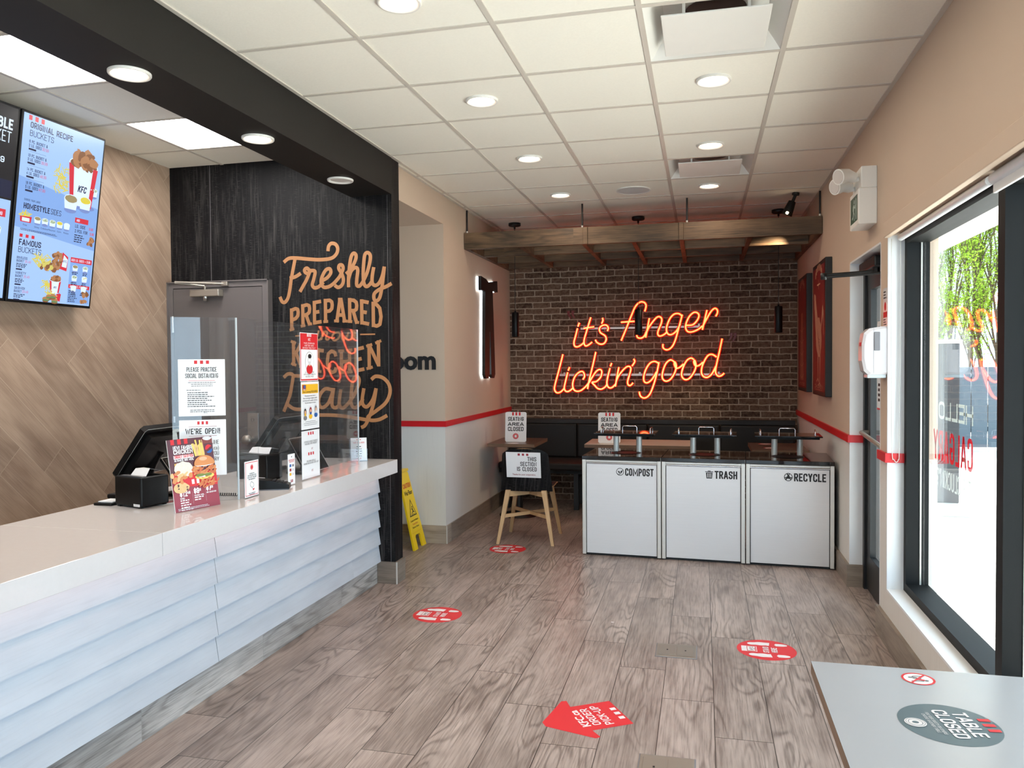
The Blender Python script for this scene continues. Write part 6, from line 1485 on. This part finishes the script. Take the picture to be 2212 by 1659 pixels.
decal(0.330, 4.330, 0.152, 'round red standing spot sticker on the floor nearest the window')
decal(-1.565, 6.272, 0.150, 'round red standing spot sticker on the floor below the plywood chair')
p = MB(m_decal, m_decalw); A = [(-0.677, 3.199), (-0.631, 3.446), (-0.586, 3.392), (-0.412, 3.515), (-0.282, 3.314), (-0.427, 3.198), (-0.406, 3.13)]
# regular arrow: axis from tail middle to tip
tail = Vector((-0.347, 3.4145)); tip = Vector((-0.655, 3.222)); ax = (tip - tail).normalized(); sd = Vector((ax.y, -ax.x))
p.frame((tail.x, tail.y, 0.0006), (sd.x, sd.y, 0), (ax.x, ax.y, 0))
q = [(-0.119, 0), (0.119, 0), (0.119, 0.19), (0.182, 0.182), (0.187, 0.205), (0.02, 0.36), (-0.02, 0.36), (-0.187, 0.205), (-0.182, 0.182), (-0.119, 0.19)]
p.poly(q, 0, m_decal)
for k in range(3): p.rect(-0.062 + 0.044 * k, 0.008, -0.038 + 0.044 * k, 0.034, m_decalw, 1)
for s_, v, h in (('KFC.ca', 0.178, 0.036), ('ORDER', 0.128, 0.038), ('PICK-UP', 0.076, 0.038)): p.txt(s_, 0, v, h, m_decalw, 0.16 if s_ != 'PICK-UP' else 0.185, 0.028, 'c', 1)
p.M = Matrix(); tag(p.build('floor_arrow'), 'red floor arrow sticker for order pick-up pointing at the counter', 'floor sticker')
def fbox(x, y, label, first=None):
    t = thing('floor_socket', label, 'floor box', (x, y, 0), 0, 'metal floor socket plates')
    p = MB(m_steeld); p.rbox(x - 0.105, x + 0.10, y - 0.095, y + 0.095, 0.0, 0.004, 0.0015); p.build('cover_plate', t)
    p = MB(m_grey); p.rbox(x - 0.110, x + 0.105, y - 0.100, y + 0.100, 0.0, 0.0022, 0.0008); p.build('rim', t)
    for a, c in ((-0.092, -0.006), (0.002, 0.088)):
        p = MB(m_steeld, m_ink); p.rbox(x + a, x + c, y - 0.07, y + 0.07, 0.004, 0.0062, 0.001, m_steeld); p.box(x + (a + c) / 2 - 0.004, x + (a + c) / 2 + 0.004, y - 0.006, y + 0.006, 0.0062, 0.0066, m_ink); p.build('lid', t)
fbox(-0.132, 4.209, 'metal floor socket plate farther back, beside the window side sticker'); fbox(-0.13, 2.96, 'metal floor socket plate at the bottom edge of the picture')
p = MB(m_decalw); p.ell(0, 0, 0.009, 0.006, m_decalw, 1, 12, 0, .2, 2); o = p.build('paper_scrap'); o.location = (-0.515, 4.605, 0.0005); tag(o, 'tiny white paper scrap on the floor in mid room', 'litter')

# wet floor sign
t = thing('wet_floor_sign', 'yellow folding caution sign half hidden by the dark column', 'caution sign', (-2.36, 6.18, 0))
def panel(x0, x1, art):
    s_ = 1 if x1 < x0 else -1; y0, y1, H_ = 6.045, 6.325, 0.64
    p = MB(m_yellow, m_ink, m_inkr); v = Vector((x1 - x0, 0, H_)); p.frame((x0, y0 if s_ > 0 else y1, 0), (0, s_, 0), v); W = y1 - y0; L = v.length
    q = [(0, 0), (0.085, 0), (0.085, 0.10), (0.10, 0.115), (W - 0.10, 0.115), (W - 0.085, 0.10), (W - 0.085, 0), (W, 0), (W - 0.045, L - 0.03), (W - 0.075, L), (0.075, L), (0.045, L - 0.03)]
    p.prism(q, -0.016, 0, m_yellow)
    p.rect(0.03, 0.135, W - 0.03, 0.139, m_inky, 1)
    c = W / 2; p.txt('CAUTION', c, L * .775, 0.040, m_inkr, W * .60, 0.03, 'c', 2); p.txt('Wet Floor', c, L * .685, 0.036, m_ink, W * .62, 0.03, 'c', 2)
    tri = [(c - 0.078, 0.270), (c + 0.078, 0.270), (c, 0.415)]; p.poly(tri, 2, m_ink); tri2 = [(c - 0.062, 0.279), (c + 0.062, 0.279), (c, 0.395)]; p.poly(tri2, 3, m_yellow)
    p.ell(c + 0.006, 0.345, 0.009, 0.009, m_ink, 4, 14); p.ribbon([(c, 0.335), (c + 0.016, 0.305)], 0.016, m_ink, 4); p.ribbon([(c + 0.014, 0.307), (c - 0.012, 0.300), (c - 0.028, 0.291)], 0.008, m_ink, 4); p.ribbon([(c + 0.016, 0.305), (c + 0.036, 0.298)], 0.008, m_ink, 4); p.ribbon([(c, 0.334), (c - 0.020, 0.326)], 0.006, m_ink, 4); p.rect(c - 0.045, 0.283, c + 0.03, 0.287, m_ink, 4)
    p.txt('Cuidado Piso Mojado', c, 0.228, 0.014, m_ink, W * .62, 0.01, 'c', 2); p.txt('Prenez Garde', c, 0.200, 0.013, m_inkr, W * .40, 0.01, 'c', 2); p.txt('Plancher Glissant', c, 0.172, 0.014, m_ink, W * .52, 0.01, 'c', 2)
    p.M = Matrix(); p.build('panel', t)
panel(-2.295, -2.445, 1); panel(-2.62, -2.458, 1)
p = MB(m_yellow); p.rbox(-2.475, -2.43, 6.10, 6.27, 0.628, 0.652, 0.006); p.build('hinge_cap', t)

# ------------------------------------------------------------------ near table with its stickers
table(0.276, 0.80, 1.30, 2.163, 'near white topped table with closed stickers at the lower right', m_tabw, [(0.53, 1.73)], z=0.74)
def nosit(x, y, r, label):
    p = MB(m_decalw, m_inkr, m_inkg); p.frame((x, y, 0.7404), (0.15, -1, 0), (1, 0.15, 0)); p.ell(0, 0, r, r, m_decalw, 0, 40); p.ring(0, 0, r * .86, r, m_inkr, 1)
    c = m_inkg; p.ell(0.30 * r, 0.42 * r, r * .12, r * .12, c, 2, 14); p.ribbon([(.24 * r, .30 * r), (.12 * r, -.08 * r)], r * .18, m_inkr, 2); p.ribbon([(.12 * r, -.08 * r), (-.20 * r, -.10 * r), (-.24 * r, -.5 * r)], r * .14, c, 2); p.ribbon([(-.45 * r, .3 * r), (-.40 * r, -.2 * r), (-.02 * r, -.22 * r)], r * .08, c, 2)
    p.ribbon([(.4 * r, .2 * r), (.36 * r, -.55 * r)], r * .07, c, 2); p.ribbon([(.0, .18 * r), (-.22 * r, .12 * r)], r * .09, c, 2); p.ribbon([(-.62 * r, .62 * r), (.62 * r, -.62 * r)], r * .12, m_inkr, 3, smooth=0); p.M = Matrix()
    tag(p.build('table_sticker'), label, 'sticker')
nosit(0.516, 2.095, 0.038, 'small round no sitting sticker near the far edge of the near table')
nosit(0.512, 1.565, 0.038, 'small round no sitting sticker at the very bottom, on the near table')
p = MB(m_teal := plain('slate_print', rgb(78, 96, 104), 0.35, var=0.03), m_decalw, m_inkr); r = 0.101
p.frame((0.516, 1.846, 0.7404), (0.12, -1, 0), (1, 0.12, 0)); p.ell(0, 0, r, r, m_teal, 0, 56); kstripes(p, 0.0, r * .68, 0.013, m_inkr, k=1.9, layer=2)
p.txt('TABLE', 0, r * .26, 0.031, m_decalw, r * 1.16, 0.03, 'c', 2); p.txt('CLOSED', 0, -r * .13, 0.031, m_decalw, r * 1.34, 0.03, 'c', 2)
p.txt('FOR YOUR SAFETY OR OTHERS', 0, -r * .30, 0.007, m_decalw, r * 1.05, 0.0, 'c', 2); p.txt('CHOOSE ANOTHER TABLE', 0, -r * .40, 0.007, m_decalw, r * .9, 0.0, 'c', 2)
p.ell(0, -r * .68, 0.022, 0.022, m_decalw, 2, 36); p.ring(0, -r * .68, 0.0135, 0.0148, m_teal, 3); p.ring(0, -r * .68, 0.0185, 0.0195, m_teal, 3); p.ell(0, -r * .68, 0.006, 0.007, m_teal, 3, 16); p.M = Matrix()
tag(p.build('table_sticker'), 'large slate grey table closed sticker on the near white table', 'sticker')

# ------------------------------------------------------------------ menu screens
s_blue = screen('screen_pale_blue', rgb(152, 184, 232)); s_blue2 = screen('screen_blue', rgb(122, 158, 214)); s_navy = screen('screen_navy', rgb(16, 22, 52)); s_blk = screen('screen_black', rgb(14, 12, 18)); s_ink = screen('screen_text', rgb(34, 34, 62)); s_red = screen('screen_red', rgb(196, 44, 58)); s_wht = screen('screen_white', rgb(206, 222, 246))
s_ch = screen('screen_chicken', rgb(164, 116, 78)); s_ch2 = screen('screen_chicken_dark', rgb(124, 82, 52)); s_fry = screen('screen_fries', rgb(196, 186, 98)); s_yel = screen('screen_corn', rgb(206, 190, 60)); s_grv = screen('screen_gravy', rgb(146, 132, 92)); s_slw = screen('screen_slaw', rgb(168, 182, 150)); s_grn = screen('screen_green', rgb(96, 124, 80)); s_sdw = screen('screen_shadow', rgb(112, 132, 186))
def heap(p, cu, cv, ru, rv, ms, n, sz, layer, seed):
    rr = random.Random(seed)
    for i in range(n):
        a = rr.random() * 6.283; q = rr.random() ** .5; p.ell(cu + ru * q * math.cos(a), cv + rv * q * math.sin(a), sz * (.7 + .6 * rr.random()), sz * (.6 + .5 * rr.random()), ms[i % len(ms)], layer + (i % 7) * 0.15, 9, rr.random() * 3, .2, i)
def fries(p, cu, cv, w, h, n, layer, seed):
    rr = random.Random(seed)
    for i in range(n):
        x = cu + w * (rr.random() - .5); y = cv + h * (rr.random() - .5); a = rr.random() * 3.1; L = 0.022; p.ribbon([(x - L * math.cos(a), y - L * math.sin(a)), (x + L * math.cos(a), y + L * math.sin(a))], 0.0055, s_fry if i % 3 else s_yel, layer + (i % 5) * .2, smooth=0)
def cup(p, cu, cv, r, fill, layer, sd=1):
    p.ell(cu, cv - r * 1.25, r * .9, r * .35, s_sdw, layer - .3, 16); p.poly([(cu - r, cv), (cu + r, cv), (cu + r * .82, cv - r * 1.15), (cu - r * .82, cv - r * 1.15)], layer, s_wht); p.ell(cu, cv, r, r * .52, s_wht, layer + .3, 24); p.ell(cu, cv + r * .02, r * .88, r * .42, fill, layer + .6, 24, 0, .05, sd)
    if fill in (s_yel, s_slw): heap(p, cu, cv + r * .05, r * .7, r * .3, [fill, s_wht if fill is s_slw else s_yel, s_grn if fill is s_slw else s_fry], 14, r * .12, layer + .9, sd)
def bucket(p, cu, cv, w, h, layer, seed, tex=True):
    p.ell(cu, cv - h * 1.0, w * .5, h * .08, s_sdw, layer - .4, 20)
    top, bot = w / 2, w * .37
    for k in range(6):
        a, c = -1 + k / 3, -1 + (k + 1) / 3; m = s_red if k in (0, 5) else s_wht
        if k in (1, 4): m = s_wht
        p.poly([(cu + a * top, cv - 0.02 * h), (cu + c * top, cv - 0.02 * h), (cu + c * bot, cv - h), (cu + a * bot, cv - h)], layer, m)
    p.ell(cu, cv - h, bot, h * .07, s_wht, layer - .1, 20); p.ell(cu, cv, top, h * .17, s_wht, layer + .3, 30); p.ell(cu, cv + h * .01, top * .93, h * .13, s_ch2, layer + .5, 30)
    p.txt('KFC', cu, cv - h * .66, h * .16, s_ink, None, 0.03, 'c', layer + .6, shear=.2)
    heap(p, cu, cv + h * .13, top * .75, h * .17, [s_ch, s_ch2, s_ch], 26, w * .13, layer + .8, seed)
TVM = Matrix()
t = thing('menu_screen', 'bright blue portrait menu screen with buckets, hung high on the planked wall', 'screen', (-3.75, 3.88, 1.895), 0, 'portrait menu screens')
def tv(y0, W, art, t, back=m_black):
    Hh = 1.056; v = Vector((0.142, 0, 1.047)).normalized(); o = Vector((-3.742, y0, 1.895))
    p = MB(back); p.frame(o, (0, 1, 0), v); p.rbox(0, W, 0, Hh, -0.045, 0.0, 0.004); p.M = Matrix(); p.build('housing', t)
    p = MB(s_blue); p.frame(o, (0, 1, 0), v); p.rect(0.013, 0.016, W - 0.013, Hh - 0.013, None, 1.5); p.mats[0] = art.base; art(p, W, Hh); p.M = Matrix(); p.build('display', t)
    p = MB(m_blackm); p.frame(o, (0, 1, 0), v); p.box(W * .4, W * .6, Hh * .35, Hh * .75, -0.10, -0.046); p.M = Matrix(); p.build('wall_bracket', t)
def art1(p, W, Hh):
    b_ = 2.5
    p.poly([(0.013, 0.42), (W - .013, 0.36), (W - .013, 0.62), (0.013, 0.70)], 2, s_blue2)
    kstripes(p, W * .16, Hh - 0.045, 0.022, s_red, k=1.2, layer=3)
    p.txt('ORIGINAL RECIPE', 0.06, Hh - 0.085, 0.033, s_ink, 0.30, 0.025, 'l', 4); p.txt('BUCKETS', 0.06, Hh - 0.130, 0.033, s_ink, 0.165, 0.0, 'l', 4)
    for k, (a, c, pr) in enumerate((('6 PC. BUCKET &', '2 LG. SIDES', '33.99'), ('10 PC. BUCKET &', '3 LG. SIDES', '39.99'), ('14 PC. BUCKET &', '4 LG. SIDES', '48.99'), ('18 PC. BUCKET &', '5 LG. SIDES', '47.99'))):
        v = Hh - 0.168 - 0.076 * k; p.txt(a, 0.06, v, 0.017, s_ink, 0.125, 0.02, 'l', 4); p.txt(c, 0.06, v - 0.022, 0.017, s_ink, 0.085, 0.02, 'l', 4); p.txt(pr, 0.15, v - 0.022, 0.017, s_red, 0.045, 0.0, 'l', 4); p.rect(0.06, v - 0.038, 0.11, v - 0.028, s_ink, 4)
        if k < 3: p.rect(0.07, v - 0.0455, 0.18, v - 0.0445, s_ink, 4)
    fries(p, 0.305, Hh - 0.32, 0.09, 0.14, 46, 4, 3); bucket(p, 0.46, Hh - 0.20, 0.225, 0.245, 6, 5)
    cup(p, 0.555, Hh - 0.33, 0.032, s_slw, 5, 2); cup(p, 0.385, Hh - 0.415, 0.052, s_grv, 9, 3); cup(p, 0.495, Hh - 0.405, 0.046, s_yel, 9, 4)
    p.txt('CHOOSE YOUR LARGE', 0.06, Hh - 0.485, 0.011, s_ink, 0.11, 0.01, 'l', 4); p.txt('HOMESTYLE', 0.06, Hh - 0.53, 0.032, s_ink, 0.18, 0.03, 'l', 4); p.txt('SIDES', 0.248, Hh - 0.53, 0.032, s_ink, 0.075, 0.0, 'l', 4)
    fries(p, 0.075, Hh - 0.565, 0.055, 0.02, 16, 5, 8); p.poly([(0.04, Hh - .575), (0.12, Hh - .57), (0.115, Hh - .605), (0.045, Hh - .605)], 7, s_red); p.poly([(0.055, Hh - .58), (0.105, Hh - .58), (0.105, Hh - .60), (0.055, Hh - .60)], 7.2, s_wht)
    for k, f_ in enumerate((s_grv, s_slw, s_slw, s_yel, s_wht)): cup(p, 0.16 + 0.053 * k, Hh - 0.572, 0.023, f_, 6, k); p.txt(('Gravy', 'Coleslaw', 'Macaroni', 'Corn', 'Potato')[k], 0.16 + 0.053 * k, Hh - 0.625, 0.010, s_ink, None, 0.0, 'c', 4)
    p.txt('Fries', 0.08, Hh - 0.625, 0.010, s_ink, None, 0, 'c', 4)
    p.rect(0.425, Hh - 0.675, W - 0.02, Hh - 0.515, s_blue2, 4); p.rect(0.43, Hh - 0.545, 0.535, Hh - 0.515, s_red, 5); p.txt('ADD', 0.442, Hh - 0.537, 0.014, s_wht, None, 0.02, 'l', 6); p.txt('LG. SIDE', 0.435, Hh - 0.575, 0.019, s_ink, 0.08, 0.02, 'l', 6); p.txt('3.99', 0.545, Hh - 0.575, 0.016, s_red, None, 0.02, 'l', 6); p.txt('2 PCS. FOR', 0.435, Hh - 0.604, 0.019, s_ink, 0.10, 0.02, 'l', 6); p.txt('3.99', 0.555, Hh - 0.604, 0.016, s_red, None, 0.02, 'l', 6); p.lines(0.435, 0.53, Hh - 0.622, 0.006, 4, 0.013, s_ink, 6); heap(p, 0.565, Hh - 0.635, 0.02, 0.012, [s_ch, s_ch2], 8, 0.013, 6, 3); heap(p, 0.56, Hh - 0.662, 0.018, 0.006, [s_ch, s_ch2], 6, 0.010, 6, 4)
    p.lines(0.05, 0.40, Hh - 0.645, 0.003, 2, 0.006, s_ink, 5, 'l', 3)
    for k in range(3): p.rect(0.05 + .04 * k, Hh - 0.69, 0.07 + .04 * k, Hh - 0.672, s_red, 5)
    p.txt('FAMOUS', 0.05, Hh - 0.735, 0.034, s_ink, 0.15, 0.03, 'l', 5); p.txt('BUCKETS', 0.05, Hh - 0.775, 0.032, s_ink, 0.155, 0.0, 'l', 5)
    for k, (a, c) in enumerate((('BONELESS', '25.49'), ('VARIETY', '25.49'), ('SANDWICH', '23.49'))):
        v = Hh - 0.812 - 0.085 * k; p.txt(a, 0.045, v, 0.014, s_ink, 0.07, 0.02, 'l', 5); p.txt('BUCKET', 0.045, v - 0.018, 0.014, s_ink, 0.05, 0.02, 'l', 5); p.txt(c, 0.10, v - 0.018, 0.014, s_red, 0.04, 0, 'l', 5); p.lines(0.045, 0.12, v - 0.030, 0.0045, 3, 0.0085, s_ink, 5, 'l', k); p.rect(0.045, v - 0.062, 0.085, v - 0.054, s_ink, 5)
    fries(p, 0.215, Hh - 0.80, 0.10, 0.05, 26, 5, 11); heap(p, 0.27, Hh - 0.835, 0.07, 0.028, [s_ch, s_fry, s_ch2], 26, 0.015, 6.2, 12)
    p.poly([(0.36, Hh - .735), (0.405, Hh - .76), (0.40, Hh - .845), (0.345, Hh - .835)], 6, s_red); p.poly([(0.372, Hh - .75), (0.402, Hh - .775), (0.396, Hh - .825), (0.36, Hh - .82)], 6.3, s_wht); heap(p, 0.325, Hh - 0.785, 0.035, 0.045, [s_ch, s_ch, s_ch2], 30, 0.013, 7.5, 13); p.txt('KFC', 0.365, Hh - .795, 0.014, s_ink, 0.03, 0.02, 'l', 8)
    fries(p, 0.26, Hh - 0.935, 0.035, 0.035, 14, 5, 15); bucket(p, 0.325, Hh - 0.905, 0.085, 0.075, 6, 16)
    p.poly([(0.345, Hh - .975), (0.375, Hh - .985), (0.37, Hh - 1.03), (0.335, Hh - 1.02)], 5, s_red); fries(p, 0.30, Hh - 0.995, 0.06, 0.025, 16, 5.4, 17)
    for a, c in ((.265, -1.02), (.315, -1.0), (.33, -1.025), (.29, -1.005)): p.ell(a, Hh + c, 0.024, 0.012, s_ch, 7, 16); p.ell(a, Hh + c - 0.008, 0.023, 0.006, s_grn, 7.4, 16, 0, .2, 2); p.ell(a, Hh + c - 0.014, 0.022, 0.007, s_ch2, 7.2, 16)
    p.rect(0.425, 0.025, W - 0.02, Hh - 0.76, s_blue2, 3.5); p.rect(0.425, Hh - 0.785, W - 0.025, Hh - 0.755, s_red, 5); p.txt('ADD LG. SIDES + 3.99', 0.43, Hh - 0.778, 0.015, s_wht, 0.15, 0.01, 'l', 6)
    for k, f_ in enumerate((s_grv, s_slw, s_slw, s_yel, s_wht, s_fry)): cup(p, 0.465 + .08 * (k % 2), Hh - 0.81 - 0.062 * (k // 2), 0.022, f_, 6, k); p.lines(0.44 + .08 * (k % 2), 0.49 + .08 * (k % 2), Hh - 0.848 - 0.062 * (k // 2), 0.005, 2, 0.009, s_ink, 6, 'c', k)
    p.rect(0.425, 0.115, W - 0.025, 0.137, s_red, 5); p.txt('ADD 2 PCS. FOR + 3.99', 0.435, 0.120, 0.012, s_wht, 0.14, 0.01, 'l', 6); p.lines(0.43, 0.50, 0.095, 0.005, 7, 0.0105, s_ink, 6); heap(p, 0.555, 0.085, 0.025, 0.012, [s_ch, s_ch2], 10, 0.014, 6, 3); heap(p, 0.55, 0.042, 0.02, 0.008, [s_ch, s_ch2], 8, 0.012, 6, 5)
art1.base = s_blue
tv(3.573, 0.617, art1, t)
t2 = thing('menu_screen', 'dark portrait menu screen cut by the left edge of the view', 'screen', (-3.75, 3.25, 1.895), 0, 'portrait menu screens')
def art2(p, W, Hh):
    p.rect(0.013, Hh * .53, W - .013, Hh * .62, s_navy, 2); p.rect(0.013, 0.016, W - .013, Hh * .52, s_blue, 2); kstripes(p, W * .60, Hh - 0.06, 0.03, s_red, k=1.2, layer=3)
    p.txt('DOUBLE', W - 0.04, Hh - 0.135, 0.056, s_wht, 0.195, 0.04, 'r', 4); p.txt('BUCKET', W - 0.045, Hh - 0.205, 0.060, s_wht, 0.19, 0.0, 'r', 4); p.txt('39', W - 0.145, Hh - 0.335, 0.06, s_wht, None, .04, 'r', 4); p.txt('.99', W - 0.075, Hh - 0.315, 0.032, s_wht, 0.065, 0.03, 'r', 4)
    p.lines(0.10, W - 0.05, Hh - 0.525, 0.011, 4, 0.026, s_wht, 5, 'l', 3); bucket(p, 0.2, Hh - 0.28, 0.2, 0.2, 4, 21)
    p.rect(W - 0.19, Hh * .43, W - 0.04, Hh * .47, s_red, 5); p.txt('+ 3.99', W - 0.06, Hh * .437, 0.02, s_wht, None, 0.02, 'r', 6)
    for k, f_ in enumerate((s_slw, s_yel, s_grv)): cup(p, W - 0.09, Hh * .37 - .13 * k, 0.032, f_, 5, k)
    fries(p, 0.25, 0.3, 0.2, 0.12, 50, 4, 31); p.lines(0.10, 0.4, 0.18, 0.010, 5, 0.025, s_ink, 5, 'l', 5)
art2.base = s_blk
tv(2.945, 0.617, art2, t2)

# ------------------------------------------------------------------ outside the window
b = MB(m_concrete); b.box(XO, 40, -14, 40, -0.22, -0.15); struct(b.build('ground'))
b = MB(m_fascia); b.box(XO, XO + 1.1, YREAR - 1, YB + 0.5, 2.62, 2.85); struct(b.build('trim_6'))
b = MB(m_fascia); b.box(XK - 1, XO + 1.1, YREAR - 1.6, YB + 0.6, 3.12, 3.2); struct(b.build('roof'))
t = thing('utility_enclosure', 'dark grey flat topped enclosure outside the window, behind the lettering', 'utility box', (2.3, 9.8, -0.15))
p = MB(m_util); p.rbox(1.55, 2.72, 9.42, 10.3, -0.02, 1.72, 0.01); p.build('body', t)
p = MB(m_alut); p.rbox(1.53, 2.74, 9.40, 10.32, 1.72, 1.76, 0.006); p.build('cap', t)
p = MB(m_concrete); p.rbox(1.45, 2.80, 9.3, 10.4, -0.15, -0.02, 0.01); p.build('plinth', t)
for k, x in enumerate((1.75, 2.12)):
    p = MB(m_util); p.rbox(x, x + 0.30, 9.412, 9.42, 0.15, 1.55, 0.003); p.build('door_panel', t)
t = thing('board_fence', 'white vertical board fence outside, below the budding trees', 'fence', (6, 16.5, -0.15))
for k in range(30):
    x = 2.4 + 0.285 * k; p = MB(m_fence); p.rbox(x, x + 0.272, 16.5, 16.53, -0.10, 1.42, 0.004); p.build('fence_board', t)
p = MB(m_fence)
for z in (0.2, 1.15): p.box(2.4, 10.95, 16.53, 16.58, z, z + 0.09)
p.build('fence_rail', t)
def tree(x, y, h, seed, label):
    """multi-stemmed budding tree"""
    rr = random.Random(seed); r = thing('budding_tree', label, 'tree', (x, y, -0.15), 0, 'budding trees behind the fence')
    p = MB(m_bark); tips = []
    def grow(a, d, L, rad, lv):
        pts = [a]; q = a.copy(); dd = d.copy()
        for k in range(5):
            dd = (dd + Vector((rr.uniform(-.13, .13), rr.uniform(-.13, .13), rr.uniform(0.02, .16)))).normalized(); q = q + dd * L / 5; pts.append(q.copy())
        p.tube(pts, rad, None, 5, r2=rad * .5, cap=False)
        if lv >= 1: tips.extend(pts[2:] if lv == 1 else pts[1:])
        if lv < 3:
            for k in range((6, 4, 3)[lv]):
                b_ = pts[rr.randint(2 if lv == 0 else 1, 5)]; nd = (dd + Vector((rr.uniform(-.38, .38), rr.uniform(-.38, .38), rr.uniform(.2, .7)))).normalized(); grow(b_, nd, L * rr.uniform(.36, .55), max(rad * .5, .006), lv + 1)
    for k in range(8):
        a = 6.283 * k / 8 + rr.uniform(-.4, .4); q_ = rr.uniform(.25, .5); grow(Vector((x + q_ * math.cos(a), y + .3 * math.sin(a), -0.15)), Vector((.03 * math.cos(a), .03 * math.sin(a), 1)).normalized(), h * rr.uniform(.58, .8), rr.uniform(.028, .045), 0)
    p.build('stems_and_branches', r)
    q = MB(m_leaf)
    for s_ in tips:
        for k in range(4):
            c = s_ + Vector((rr.gauss(0, .07), rr.gauss(0, .07), rr.gauss(0, .07))); a = Vector((rr.uniform(-1, 1), rr.uniform(-1, 1), rr.uniform(-1, 1))).normalized(); b_ = a.orthogonal().normalized(); w = rr.uniform(.018, .038)
            q.add([c - a * w, c + b_ * w * .55, c + a * w, c - b_ * w * .55], [(0, 1, 2, 3)])
    q.build('foliage', r)
    return r
tree(2.9, 18.9, 4.0, 41, 'budding tree farthest left outside, rising above the dark enclosure')
tree(4.62, 18.0, 4.5, 11, 'budding tree outside in mid window, behind the left end of the visible fence')
tree(6.45, 20.4, 5.4, 5, 'tallest budding tree outside, next to the dark window mullion')
tree(7.75, 18.0, 4.5, 31, 'budding tree outside, seen beyond the dark window mullion at the right edge')
